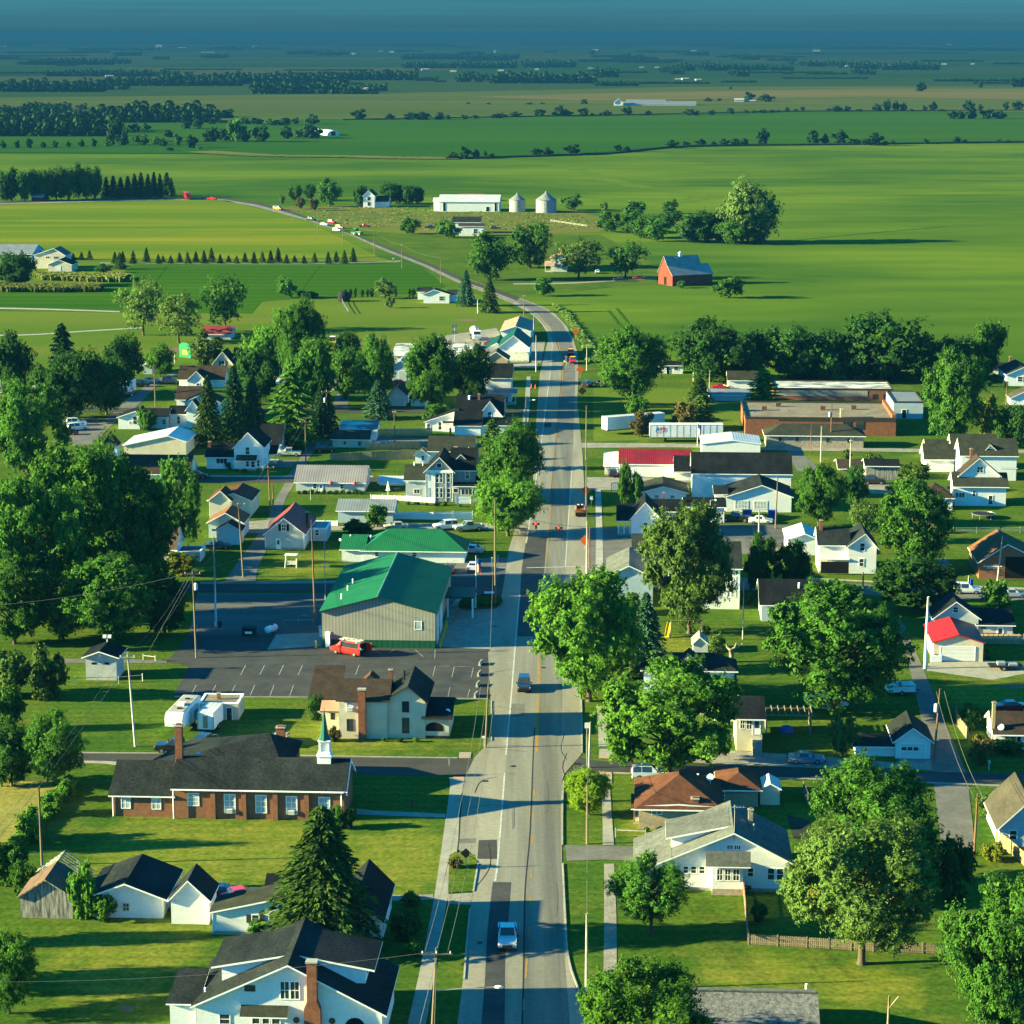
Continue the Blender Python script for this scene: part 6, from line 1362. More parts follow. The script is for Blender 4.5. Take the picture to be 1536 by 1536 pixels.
def farb(x0, x1, yt, yb, lb, m='far wall', rf='far wall'):
    b = Bld('far_barn', lb, 'barn', x0, yb, rot=random.Random(int(x0)).uniform(-15, 15), group='far farm buildings', wall=m, roof=rf); h = max(3, hgt(Y(yb), Y(yt))); b.base(x0, x1, yb)
    w_ = b.b['w']; he = h * .62
    Bag().prism([(0, -.3), (14, -.3), (14, he), (7, h), (0, he)], 0, w_).obj('wall', m, b.t); Bag().prism([(-.5, he - .2), (7, h), (14.5, he - .2), (14.5, he), (7, h + .25), (-.5, he)], -.4, w_ + .4, 'x').obj('roof', rf, b.t)
FB = 'small white farm building far off in the hazy plain'
for sh, L_ in ((sU, [(280, 318, 333, 344), (333, 373, 333, 345), (475, 523, 335, 347), (905, 985, 231, 241), (800, 850, 209, 220), (700, 740, 195, 217), (5, 38, 203, 213), (1140, 1165, 200, 215), (1490, 1506, 398, 420)]),
               (sV, [(362, 408, 304, 318), (488, 527, 314, 325), (703, 740, 311, 321), (685, 700, 222, 238), (168, 192, 224, 238), (215, 245, 227, 237), (1128, 1165, 218, 229), (1110, 1142, 302, 312), (1340, 1368, 298, 307), (1410, 1436, 298, 307), (92, 128, 385, 416), (870, 895, 306, 316), (45, 70, 235, 246), (1500, 1536, 350, 360)]),
               (sW, [(733, 767, 290, 300), (910, 940, 289, 299), (1163, 1195, 283, 292), (585, 630, 222, 232), (0, 40, 346, 361), (62, 97, 352, 363), (36, 70, 222, 236), (640, 690, 170, 180), (1190, 1220, 195, 204), (1300, 1318, 282, 292)])):
    sheet(*sh)
    for q in L_: farb(q[0], q[0] + (q[1] - q[0]) * .75, q[2] + (q[3] - q[2]) * .3, q[3], FB)
sheet(*sW)
farb(232, 275, 443, 461, 'white farm building with an open front beside two dark trees in the tan field'); farb(285, 330, 451, 461, 'low white outbuilding in the tan field, next to a dark tree')

# ================================================================== TREES
protos()
sheet(0, 0, 1)
T = tree
def trees(rows):
    for q in rows: T(*q[:6], q[6], **(q[7] if len(q) > 7 else {}))
trees([
 # left mass
 ('maple_round', 42, 715, 572, 128, 'leaf mid', 'bright bushy tree at the picture edge above the brown chapel roof'),
 ('tree', 105, 630, 526, 118, 'leaf dark', 'very dark wide tree behind the parked white cars'),
 ('tree', 160, 622, 535, 82, 'leaf dark', 'dark tree next to the white motorhome'),
 ('tree', 15, 600, 497, 84, 'leaf dark', 'dark round tree at the picture edge below the park lawn'),
 ('pine', 96, 590, 484, 52, 'needle dark', 'ragged dark conifer in front of the park lawn'),
 ('tree', 186, 575, 502, 70, 'leaf dark', 'dark green maple standing on the lawn beside the pale green shed'),
 ('loose', 215, 503, 417, 80, 'leaf olive', 'open-branched park tree with a pale trunk, first of three'),
 ('loose', 268, 514, 437, 84, 'leaf olive', 'grey-green park tree in the middle of three'),
 ('loose', 338, 497, 412, 77, 'leaf mid', 'tall airy park tree apart from its two neighbours'),
 ('small', 310, 556, 497, 56, 'leaf olive', 'small round tree above the cream gabled house'),
 ('spruce', 313, 668, 562, 52, 'needle', 'rusty-tinged spruce beside the pale metal building'),
 ('spruce', 352, 662, 548, 56, 'needle dark', 'dark spruce between two white houses'),
 ('spruce', 380, 660, 560, 46, 'needle dark', 'slim dark spruce behind the white two-storey house'),
 ('tree', 400, 560, 487, 73, 'leaf bright', 'light green tree above the brown-roofed house'),
 ('maple', 450, 580, 448, 85, 'leaf mid', 'tall leafy tree rising over the town roofs by the park'),
 ('tree', 425, 560, 475, 70, 'leaf mid', 'leafy tree leaning against the tallest park-side tree'),
 ('tree', 468, 612, 505, 84, 'leaf mid', 'broad tree behind the grey gabled garage'),
 ('pine', 440, 672, 552, 84, 'leaf bright', 'bright yellow-green conifer beside the dark spruces'),
 ('spruce', 486, 655, 562, 48, 'needle dark', 'dark conifer beside the bright yellow-green one'),
 ('tree', 390, 600, 520, 70, 'leaf dark', 'dark tree behind the bright yellow-green conifer'),
 ('tree', 525, 560, 496, 48, 'leaf dark', 'dark small-crowned tree by the yellow digger'),
 ('maple', 563, 612, 500, 68, 'leaf mid', 'upright green maple behind the blue spruce'),
 ('spruce', 568, 628, 568, 48, 'needle blue', 'blue spruce on the lawn along the back street'),
 ('maple_round', 648, 624, 503, 88, 'leaf mid', 'big round maple beside the little white garages'),
 ('maple', 707, 612, 516, 76, 'leaf dark', 'big dark maple next to the tall white house'),
 ('maple', 770, 755, 634, 106, 'leaf mid', 'dense roadside maple, upper of two beside the grey turreted house'),
 ('maple', 762, 804, 708, 112, 'leaf bright', 'sunlit roadside maple, lower of two, trunk at the road edge'),
 ('pine', 738, 705, 628, 44, 'needle', 'small ragged pine behind the upper roadside maple'),
 ('maple_round', 138, 892, 664, 205, 'leaf mid', 'huge sunlit tree filling the corner below the chapel'),
 ('maple_round', 212, 885, 704, 122, 'leaf mid', 'huge dark tree in the shade of its sunlit neighbour'),
 ('maple_round', 270, 822, 690, 82, 'leaf mid', 'round-headed maple by the small orange-roofed house'),
 ('maple_round', 52, 935, 716, 165, 'leaf mid', 'large tree with many small clumps at the wood edge'),
 ('maple_round', 22, 966, 838, 125, 'leaf mid', 'large pale-leaved tree cut by the picture edge behind the shrubs'),
 ('maple_round', 165, 965, 834, 158, 'leaf mid', 'wide low tree behind the grey pump house'),
 ('tree', 248, 952, 856, 78, 'leaf dark', 'dark shade tree at the edge of the station car park'),
 ('tree', 95, 960, 880, 80, 'leaf mid', 'dark tree filling the gap behind the pump house'),
 ('tree', 220, 850, 770, 80, 'leaf dark', 'dark tree beside the white lean-to'),
 ('shrub', 15, 1045, 975, 75, 'leaf olive', 'big olive shrub at the picture edge near the pump house'),
 ('shrub', 68, 1048, 968, 66, 'leaf olive', 'feathery pale-topped shrub next to the pump house rail'),
 ('shrub', 12, 1095, 1030, 50, 'leaf mid', 'green shrub at the picture edge above the round tree'),
 ('shrub', 272, 862, 828, 58, 'leaf yellow', 'yellowish shrub by the alley mouth'),
 ('shrub', 240, 876, 842, 40, 'leaf dark', 'dark bush beside the yellowish shrub'),
 ('maple', 82, 1178, 1068, 104, 'leaf mid', 'round leafy tree beside the church street'),
 ('tree', 18, 1178, 1086, 80, 'leaf dark', 'darker tree cut by the picture edge next to the round leafy one'),
 ('shrub', 100, 1200, 1168, 30, 'leaf bright', 'hedge shrub nearest the street along the tan field'),
 ('shrub', 78, 1222, 1186, 40, 'leaf bright', 'middle hedge shrub along the tan field'),
 ('shrub', 48, 1260, 1212, 50, 'leaf bright', 'hedge shrub at the corner of the tan field'),
 ('shrub', 12, 1325, 1262, 70, 'leaf mid', 'mass of green shrubs left of the weathered barn'),
 ('shrub', 38, 1345, 1290, 40, 'leaf mid', 'bush against the weathered barn wall'),
 ('maple', 14, 1520, 1400, 104, 'leaf mid', 'leafy tree at the picture edge beside the back lawn'),
 ('shrub', 126, 1376, 1292, 44, 'leaf bright', 'tall light green bush between the barn and the white garage'),
 ('shrub', 156, 1380, 1342, 46, 'leaf bright', 'low leafy bush in front of the wide white garage'),
 ('bigspruce', 485, 1420, 1206, 186, 'needle', 'tall ragged spruce behind the big white bungalow'),
 ('shrub', 504, 1242, 1208, 32, 'leaf mid', 'clipped round bush at the church corner'),
 ('shrub', 522, 1242, 1212, 26, 'leaf dark', 'second clipped bush at the church corner, in shade'),
 ('shrub', 385, 1405, 1378, 30, 'leaf mid', 'thin bush in front of the shuttered window'),
 ('shrub', 612, 1408, 1366, 54, 'leaf dark', 'dark bushes beside the pavement near the bungalow'),
 ('shrub', 618, 1432, 1412, 34, 'leaf bright', 'low light green plants at the shady pavement'),
 ('shrub', 616, 1358, 1338, 34, 'leaf olive', 'dry ornamental grass clump beside the gravel path'),
 ('shrub', 474, 1080, 1040, 26, 'leaf dark', 'ivy column on the porch of the cream house'),
 ('shrub', 502, 1112, 1090, 22, 'leaf russet', 'red-flowered bush at the corner of the cream house'),
 ('small', 566, 790, 757, 36, 'leaf mid', 'small tree in front of the low blue-grey shed'),
 ('shrub', 535, 800, 780, 50, 'leaf dark', 'dark bush by the low blue-grey shed'),
 ('shrub', 220, 645, 614, 34, 'leaf mid', 'clipped round shrub in front of the low white bungalow'),
 ('shrub', 344, 703, 690, 18, 'leaf olive', 'round shrub at the wing of the white two-storey house'),
 ('shrub', 400, 655, 630, 40, 'leaf dark', 'dark shrubs behind the white two-storey house'),
 ('shrub', 684, 1302, 1284, 24, 'leaf russet', 'russet flower clump on the grass island by the diamond sign'),
 ('maple_round', 884, 1052, 858, 182, 'leaf bright', 'large bright roadside tree opposite the fire station', dict(trunk='bark')),
 ('spruce', 968, 1010, 886, 72, 'needle blue', 'blue spruce behind the bright roadside tree'),
 ('maple_round', 1034, 950, 757, 150, 'leaf olive', 'tall tree with drooping foliage above the yellow slide'),
 ('shrub', 944, 920, 888, 46, 'leaf bright', 'pale bush against the blue gabled house'),
 ('shrub', 942, 1018, 985, 44, 'leaf olive', 'brownish bush below the blue spruce'),
 ('maple_round', 1004, 1160, 995, 225, 'leaf bright', 'very large bright maple at the street corner'),
 ('maple_round', 1252, 1072, 880, 244, 'leaf mid', 'broad spreading maple above the white garage'),
 ('maple_round', 1375, 916, 838, 132, 'leaf dark', 'dark round tree between the farmhouse and the grey house'),
 ('maple_round', 1370, 862, 722, 124, 'leaf mid', 'tall dense tree behind the dark round one'),
 ('maple_round', 1140, 890, 802, 58, 'leaf dark', 'dark egg-shaped tree, first of a pair beside the farmhouse porch'),
 ('maple_round', 1190, 888, 812, 62, 'leaf dark', 'dark egg-shaped tree, second of a pair, touching the farmhouse porch'),
 ('maple', 1228, 790, 694, 80, 'leaf mid', 'thick round tree beside the black-roofed shop building'),
 ('tree', 1280, 760, 698, 48, 'leaf dark', 'dark tree beside the weathered shed'),
 ('loose', 1294, 815, 748, 54, 'leaf olive', 'thin-leaved tree behind the farmhouse'),
 ('shrub', 1372, 735, 694, 60, 'leaf olive', 'olive thicket next to the hipped white garage'),
 ('small', 1348, 740, 722, 44, 'leaf mid', 'light green treetop above the tall dense tree'),
 ('maple', 1430, 668, 525, 98, 'leaf mid', 'tall full tree beside the school'),
 ('small', 1477, 660, 592, 44, 'leaf yellow', 'yellow-leaved small tree next to the tall full one'),
 ('tree', 1516, 672, 606, 58, 'leaf dark', 'dark tree at the picture edge beside the sprawling white house'),
 ('maple', 948, 612, 488, 116, 'leaf mid', 'wide tree with a clear trunk beside the road works', dict(lift=.14)),
 ('tree', 1068, 572, 478, 133, 'leaf dark', 'dark tree at the road end of the field-edge row'),
 ('tree', 1125, 572, 496, 87, 'leaf dark', 'second dark tree of the field-edge row, lower than its neighbours'),
 ('tree', 1185, 572, 488, 95, 'leaf dark', 'third tree of the field-edge row, above the school'),
 ('tree', 1232, 572, 494, 101, 'leaf dark', 'fourth tree of the field-edge row, behind the flag pole'),
 ('loose', 1322, 572, 464, 130, 'leaf dark', 'tallest and raggedest tree of the field-edge row'),
 ('tree', 1280, 572, 500, 81, 'leaf dark', 'small dark tree under the tallest of the field-edge row'),
 ('tree', 1385, 572, 502, 92, 'leaf dark', 'dark tree just past the tallest of the field-edge row'),
 ('tree', 1425, 572, 506, 89, 'leaf dark', 'last dark tree of the field-edge row before the lone one'),
 ('tall', 1481, 565, 482, 58, 'leaf mid', 'lone upright tree at the end of the field-edge row'),
 ('shrub', 957, 632, 592, 38, 'leaf mid', 'round evergreen bush on the lawn beside the trailers'),
 ('small', 963, 655, 617, 42, 'leaf russet', 'russet small tree in front of the angled trailer'),
 ('spruce', 1048, 602, 560, 40, 'needle', 'small grey-green spruce on the lawn'),
 ('pine', 1052, 642, 590, 52, 'leaf olive', 'light green conifer on the lawn above the long trailer'),
 ('small', 1026, 646, 604, 44, 'leaf russet', 'dark reddish tree beside the light green conifer'),
 ('pine', 1144, 610, 552, 56, 'leaf bright', 'bright conifer beside the long low blue shed'),
 ('arbor', 938, 762, 692, 22, 'leaf mid', 'taller pointed evergreen of a pair next to the black sign'),
 ('arbor', 955, 762, 708, 24, 'leaf mid', 'shorter pointed evergreen of a pair next to the white cottage'),
 ('maple', 883, 1222, 1152, 74, 'leaf lime', 'small yellow-green roadside tree near the street corner'),
 ('maple', 976, 1400, 1284, 130, 'leaf mid', 'neat spreading tree on the lawn before the white bungalow', dict(lift=.16)),
 ('big', 962, 1640, 1448, 226, 'leaf bright', 'bright treetop at the bottom edge beside the road'),
 ('big', 1308, 1345, 1132, 206, 'leaf mid', 'great dark-green maple behind the bronze-flecked one'),
 ('big', 1292, 1446, 1225, 252, 'leaf olive', 'great shade tree with bronze flecks and a thick bare trunk', dict(lift=.15, rz=0)),
 ('shrub', 1432, 1350, 1255, 66, 'leaf dark', 'dark thicket at the foot of the great maples'),
 ('big', 1500, 1570, 1325, 205, 'leaf mid', 'large pale-leaved tree at the picture corner'),
 ('small', 1262, 1136, 1066, 50, 'leaf olive', 'small pale tree on the lawn beside the white garage'),
 ('small', 1470, 1150, 1104, 44, 'leaf russet', 'half-dead grey shrub before the white house at the edge'),
 ('shrub', 1510, 1130, 1110, 60, 'leaf dark', 'clipped dark hedge under the window at the picture edge'),
 ('shrub', 1455, 1095, 1055, 36, 'leaf dark', 'dark creeper-covered mound behind a board fence'),
 ('small', 1494, 922, 870, 46, 'leaf mid', 'rounded young tree beside the far street'),
 ('shrub', 1480, 988, 972, 18, 'leaf bright', 'small leafy plant beside the red-roofed garage'),
 ('loose', 1075, 1000, 948, 34, 'leaf olive', 'pruned stump tree sprouting new leaves behind the hipped house'),
 ('shrub', 1138, 1382, 1352, 26, 'leaf dark', 'small dark shrub on the bungalow lawn', ),
 ('shrub', 1475, 1225, 1190, 30, 'leaf olive', 'scrubby bush beside the pale blue house'),
 ('shrub', 1492, 1290, 1262, 40, 'leaf yellow', 'yellowish bush at the orange board fence'),
 ('shrub', 1310, 700, 680, 34, 'leaf olive', 'reddish-flowered bushes along the gravel alley'),
 # just outside the frame: their shade falls across the near lawns
 ('tall', -70, 1416, 1290, 62, 'leaf mid', 'tree beyond the picture edge whose shade lies on the back lawn'),
 ('maple', -110, 1482, 1330, 120, 'leaf mid', 'tree beyond the picture edge below the shade tree of the back lawn'),
 ('tall', -60, 1276, 1160, 62, 'leaf mid', 'tree beyond the picture edge beside the tan field'),
 ('shrub', 1100, 566, 548, 70, 'leaf dark', 'undergrowth at the foot of the field-edge trees, behind the white garage'),
 ('shrub', 1210, 566, 546, 90, 'leaf dark', 'undergrowth at the foot of the field-edge trees, behind the school window wall'),
 ('shrub', 1330, 566, 544, 90, 'leaf dark', 'undergrowth at the foot of the tallest field-edge tree'),
 ('tree', 520, 600, 520, 60, 'leaf mid', 'leafy tree behind the blue spruce lawn'),
 ('tree', 240, 565, 515, 52, 'leaf mid', 'leafy tree above the curved drive'),
 ('small', 655, 640, 606, 44, 'leaf mid', 'small tree behind the sloping wing of the white cottage'),
 ('tree', 1062, 363, 316, 62, 'leaf dark', 'leafy tree in the thick of the pasture thicket, next to the towering one'),
 ('tree', 1100, 366, 326, 56, 'leaf mid', 'leafy tree standing in front of the towering ragged one'),
 ('tree', 966, 357, 322, 52, 'leaf mid', 'leafy tree at the middle of the pasture thicket'),
 # mid distance
 ('tall', 1122, 364, 271, 94, 'leaf olive', 'towering ragged tree standing in the wide green field'),
 ('tree', 735, 420, 348, 80, 'leaf mid', 'broad leafy tree beside the far bend of the highway'),
 ('tree', 795, 402, 333, 73, 'leaf mid', 'tall dark tree beside the farm cottage'),
 ('loose', 868, 418, 357, 80, 'leaf olive', 'grey-green loose tree hiding the farm cottage'),
 ('loose', 938, 418, 362, 73, 'leaf dark', 'grey-green dark tree between the cottage and the red barn'),
 ('small', 815, 444, 416, 36, 'leaf mid', 'round lawn tree where the farm track meets the highway'),
 ('small', 1093, 447, 414, 50, 'leaf mid', 'round bushy tree next to the red barn'),
 ('shrub', 1022, 432, 421, 16, 'leaf mid', 'small green bush against the red barn'),
 ('small', 615, 351, 327, 34, 'leaf mid', 'round tree in the farm meadow beyond the highway'),
 ('small', 672, 357, 329, 42, 'leaf mid', 'bushy tree before the small white farm house'),
 ('spruce', 699, 459, 403, 30, 'needle blue', 'blue spruce beside the white farm house'),
 ('spruce', 734, 469, 414, 32, 'needle', 'green spruce beside the highway, next to the blue one'),
 ('small', 430, 447, 414, 32, 'leaf mid', 'lone round tree at the edge of the dark bean field'),
 ('small', 578, 448, 417, 36, 'leaf olive', 'open tree behind the row of clipped evergreens'),
 ('small', 585, 462, 445, 16, 'leaf olive', 'tiny sapling on the lawn of the white farm house'),
 ('tree', 25, 430, 378, 69, 'leaf dark', 'dark round tree in front of the long blue-grey shed'),
 ('small', 155, 410, 396, 30, 'leaf dark', 'dark low tree beside the yellow corn strip'),
 ('shrub', 460, 447, 437, 40, 'leaf dark', 'low brush along the dark bean field'),
 ('spruce', 180, 404, 378, 20, 'needle', 'spruce standing apart before the bean field'),
 ('small', 985, 362, 326, 46, 'leaf mid', 'round tree of the pasture thicket, nearest the farm track'),
 ('small', 1040, 364, 322, 52, 'leaf dark', 'dark tree in the middle of the pasture thicket'),
 ('small', 1080, 364, 334, 44, 'leaf dark', 'low dark tree below the towering ragged one'),
 ('small', 1135, 366, 336, 44, 'leaf dark', 'dark low tree on the shadow side of the towering one'),
 ('small', 915, 348, 318, 46, 'leaf mid', 'bush at the bare end of the pasture thicket'),
 ('small', 945, 350, 316, 44, 'leaf mid', 'bush second from the bare end of the pasture thicket'),
 ('small', 1005, 340, 312, 40, 'leaf dark', 'dark bush behind the pasture thicket'),
])
q = [o for o in bpy.data.objects if o.get('label', '').startswith('great shade tree')][0]
sm = PROTO['small'][0][0].copy(); sm.materials.clear(); sm.materials.append(mt('leaf orange'))
for x, y, z, s_ in ((-.33, -.3, .58, .07), (-.27, -.36, .52, .05)):
    o = link('bronze_branch', sm, q); o.location = (x, y, z); o.scale = (s_, s_, s_ * .9)
sheet(*sB)
for i, (x, w) in enumerate(((535, 24), (567, 22), (596, 18), (640, 26), (670, 18), (695, 30), (838, 20), (920, 22), (945, 30))):
    T('arbor', x, 462, 462 - 45 - (i % 3) * 6, w, 'leaf dark', 'clipped dark evergreen in the row behind the grey garden silo', group='row of clipped evergreens')
sheet(*sA)
for i, x in enumerate((245, 440, 490, 538, 690, 738, 800, 880, 950, 978, 1025, 1078, 1126, 1176, 1225, 1270, 1322, 1372, 1420, 1470, 1525, 1575, 1625, 1670, 1720, 1768, 1825, 1888, 1970, 2018, 2068, 2120)):
    hh = (45, 55, 38, 78, 60, 30, 70, 48)[(i * 5) % 8]
    T('fir', x, 262 - (i % 2) * 8 if x > 600 else 240, (262 - (i % 2) * 8 if x > 600 else 240) - hh - 12, 30 + hh * .26, 'needle dark' if i % 3 else 'needle', 'small planted spruce in the row between the two bean fields', group='planted spruces between the bean fields')
sheet(*sU)
def rowt(L_, label, group, mats=('far leaf',), kind='dot'):
    for i, q in enumerate(L_): T(kind, q[0], q[1], q[2], q[3] * 1.1, mats[i % len(mats)], label, group=group, cat='tree')
rowt([(55, 905, 755, 95), (110, 905, 770, 80), (160, 902, 760, 95), (205, 902, 765, 80), (255, 900, 746, 100), (305, 898, 750, 80), (352, 895, 735, 95), (392, 895, 750, 80), (428, 895, 746, 85), (8, 906, 770, 70), (25, 905, 790, 60)], 'tall dark tree in the clump beside the far highway', 'clump of trees beside the far highway', ('leaf dark', 'leaf mid'), 'tree')
rowt([(480, 893, 795, 50), (512, 893, 790, 56), (545, 893, 796, 52), (577, 892, 790, 54), (608, 892, 780, 52), (637, 892, 774, 52), (668, 891, 780, 46), (695, 890, 772, 46), (722, 890, 780, 40), (752, 884, 775, 62), (772, 880, 800, 40)], 'dark conifer in the windbreak at the top of the yellow-green field', 'conifer windbreak', ('needle dark',), 'fir')
rowt([(1328, 905, 825, 70), (1395, 900, 828, 60), (1482, 930, 800, 112)], 'dark leafy tree in the farmstead group above the highway', 'farmstead trees above the highway', ('leaf mid', 'leaf dark'), 'tree')
T('small', 1352, 940, 888, 48, 'leaf russet', 'reddish tree in front of the farmstead group'); T('small', 1412, 948, 890, 52, 'leaf russet', 'thin brownish tree at the farm fence'); T('small', 1270, 920, 875, 30, 'leaf olive', 'pale sapling at the highway bend')
sheet(*sV)
rowt([(85, 932, 828, 60), (222, 918, 822, 118), (262, 918, 832, 80), (303, 920, 828, 74), (348, 918, 838, 64)], 'dark round tree beside the small white farmhouse', 'trees around the white farmhouse', ('leaf dark',), 'tree')
T('small', 1035, 946, 873, 118, 'leaf mid', 'bushy tree next to the larger grain bin'); T('small', 1320, 976, 905, 112, 'leaf mid', 'dark bush in the meadow beyond the grain bins'); T('small', 1180, 952, 905, 48, 'leaf olive', 'thin small tree beyond the grain bins'); T('small', 1480, 962, 894, 80, 'leaf mid', 'olive tree where the ditch meets the thicket')
HA = 'round hedgerow tree on the upper boundary of the middle field'; GA = 'hedgerow trees on the upper field boundary'
rowt([(80, 540, 490, 80), (220, 540, 512, 45), (310, 540, 504, 70), (365, 540, 502, 80), (440, 540, 505, 50), (480, 538, 515, 28), (555, 538, 516, 40), (605, 535, 518, 36), (705, 533, 508, 80), (785, 528, 503, 60), (897, 525, 490, 60), (985, 525, 473, 80), (1020, 525, 495, 50), (1085, 523, 485, 55), (1190, 523, 496, 60), (1288, 520, 477, 55), (1380, 520, 497, 32), (1130, 523, 508, 30), (570, 470, 460, 22), (660, 472, 462, 24), (845, 472, 460, 34), (905, 470, 460, 26), (1090, 470, 446, 36)], HA, GA)
HB = 'round hedgerow tree on the lower boundary of the middle field'; GB = 'hedgerow trees on the lower field boundary'
rowt([(505, 715, 683, 55), (557, 715, 657, 55), (605, 715, 672, 40), (648, 703, 676, 20), (675, 712, 690, 35), (885, 702, 668, 60), (930, 702, 660, 50), (1040, 697, 648, 85), (1243, 685, 650, 40), (1285, 684, 657, 40), (1490, 667, 630, 60), (1145, 692, 682, 22)], HB, GB)
sheet(*sW)
rowt([(40, 520, 490, 80), (132, 518, 495, 40), (217, 515, 485, 40), (285, 510, 492, 25), (325, 510, 496, 40), (360, 510, 494, 40), (470, 503, 480, 26), (540, 500, 478, 24), (400, 508, 493, 40), (690, 503, 476, 80), (740, 503, 475, 35), (790, 503, 490, 40), (875, 502, 465, 50), (920, 502, 445, 44), (960, 502, 455, 40), (992, 502, 460, 35), (1090, 502, 474, 28), (1127, 502, 458, 40), (1290, 500, 450, 60), (1340, 502, 468, 25), (1215, 536, 498, 50), (1250, 536, 495, 50), (1300, 536, 488, 60), (1370, 536, 490, 80), (1430, 536, 495, 60), (1455, 496, 456, 32), (1505, 498, 455, 60), (430, 506, 494, 30), (510, 502, 490, 26), (1030, 503, 490, 26), (1170, 503, 490, 40)], HA, GA)
rowt([(12, 660, 635, 40), (80, 657, 625, 55), (140, 657, 633, 30), (190, 657, 624, 50), (240, 656, 622, 50), (280, 655, 620, 40), (362, 652, 577, 65), (590, 648, 583, 62), (640, 648, 600, 45), (705, 650, 583, 75), (780, 650, 625, 70), (820, 652, 622, 50), (868, 655, 598, 76), (910, 655, 635, 40), (945, 650, 628, 25), (1095, 648, 624, 30), (1232, 645, 615, 42), (1270, 645, 627, 28), (1425, 642, 626, 25), (1462, 642, 628, 20)], HB, GB)
rowt([(1070, 413, 366, 52), (1340, 396, 360, 28), (1490, 393, 350, 50), (1525, 393, 347, 50), (300, 455, 412, 55), (375, 460, 424, 75), (115, 458, 438, 40), (165, 456, 442, 25), (215, 402, 390, 16)], 'solitary dark tree in the far tan field', 'solitary trees in the tan field')
sheet(*sU)
rowt([(15, 668, 630, 30), (77, 668, 630, 32), (135, 668, 622, 34), (196, 666, 636, 28), (250, 665, 632, 30), (308, 663, 636, 26), (368, 661, 625, 32), (425, 660, 622, 30)], 'small planted tree in the evenly spaced row', 'evenly spaced young trees')
rowt([(530, 640, 510, 90), (555, 655, 590, 60), (640, 655, 600, 80), (600, 600, 555, 60), (655, 588, 550, 50), (862, 668, 605, 60), (760, 620, 585, 50), (700, 650, 612, 50), (840, 580, 540, 60), (890, 582, 535, 50), (960, 640, 570, 60), (930, 640, 585, 40), (1060, 640, 535, 90), (1105, 640, 575, 45), (1175, 640, 560, 100), (1012, 635, 580, 60), (1290, 625, 560, 60), (1340, 620, 575, 60), (1400, 625, 560, 80), (1405, 560, 510, 70), (1330, 560, 528, 40), (1280, 565, 530, 60), (1220, 565, 530, 70), (1160, 560, 530, 80), (1105, 560, 528, 60), (1060, 560, 534, 50), (765, 680, 662, 40), (900, 675, 660, 30), (735, 660, 620, 40), (800, 655, 600, 44), (500, 650, 610, 50), (440, 615, 560, 60), (560, 630, 560, 50), (1000, 555, 540, 50), (955, 560, 545, 40), (1430, 620, 570, 50), (1250, 560, 540, 40), (490, 660, 630, 40)], 'dark clump tree in the straggling wood above the grass strip', 'straggling wood above the grass strip', ('far leaf', 'far leaf', 'leaf mid', 'far leaf', 'leaf dark'))
# far woods: nobody could count them
def woods(label, rows, seed=1):
    r = random.Random(seed); B = Bag(); o0 = None
    tv = broad(5, 6, 5, 5, .16, zc=.5, rz=.5, lump=.4, core=0)[0]; V_ = [v.co.copy() for v in tv.vertices]; F_ = [tuple(p.vertices) for p in tv.polygons]
    for x0, x1, yb, yt in rows:
        a, c = ground(X(x0), Y(yb)), ground(X(x1), Y(yb)); L_ = (c - a).length; h = max(5, min(20, hgt(Y(yb), Y(yt)))); dep = min(1500, a.y * .02 + 20 if yb - yt < 30 else a.y * .06)
        n = int(min(170, max(4, L_ / (h * .5)))) ; rw = 2 if (Y(yb) - Y(yt)) > 6 else 1
        for k in range(n * rw):
            f = (k // rw + r.random()) / n; p = a.lerp(c, min(1, f)) + Vector((0, dep * (k % rw) * r.uniform(.5, 1), 0)); hh = h * r.uniform(.6, 1.05); w = max(h * r.uniform(.9, 1.5), L_ / n * 1.7)
            i = len(B.v); B.v += [(p.x + v.x * w, p.y + v.y * w, v.z * hh) for v in V_]; B.f += [tuple(i + j for j in f_) for f_ in F_]
    B.m = [0] * len(B.f)
    o = B.obj('woods', 'far leaf'); tag(o, label, 'woods', None, 'stuff')
sheet(*sU)
woods('dense dark wood above the straggling trees, beside the grassy strip', [(-60, 470, 615, 540), (0, 440, 610, 520), (0, 970, 553, 495), (400, 900, 550, 462), (0, 300, 510, 470)], 1)
woods('dark woodlots in the hazy plain on the far side of the tan field', [(105, 510, 293, 225), (510, 615, 252, 230), (-80, 478, 415, 352), (480, 1100, 388, 345), (720, 1540, 380, 295), (1140, 1540, 423, 365), (200, 720, 345, 315), (940, 1080, 225, 195), (1290, 1410, 245, 196), (1420, 1540, 250, 220), (660, 690, 228, 205), (690, 760, 268, 250), (905, 1000, 262, 240), (0, 90, 265, 248)], 2)
sheet(*sV)
woods('dark woodlots across the middle of the hazy plain', [(0, 330, 362, 278), (330, 430, 365, 346), (270, 800, 268, 225), (280, 780, 308, 278), (520, 640, 370, 326), (655, 1150, 376, 318), (1150, 1240, 349, 300), (1145, 1340, 388, 364), (820, 1060, 305, 260), (0, 170, 425, 385), (0, 500, 208, 180), (820, 1536, 205, 172), (1060, 1536, 278, 262), (1470, 1536, 335, 302), (1120, 1140, 245, 222), (1280, 1300, 255, 235)], 3)
sheet(*sW)
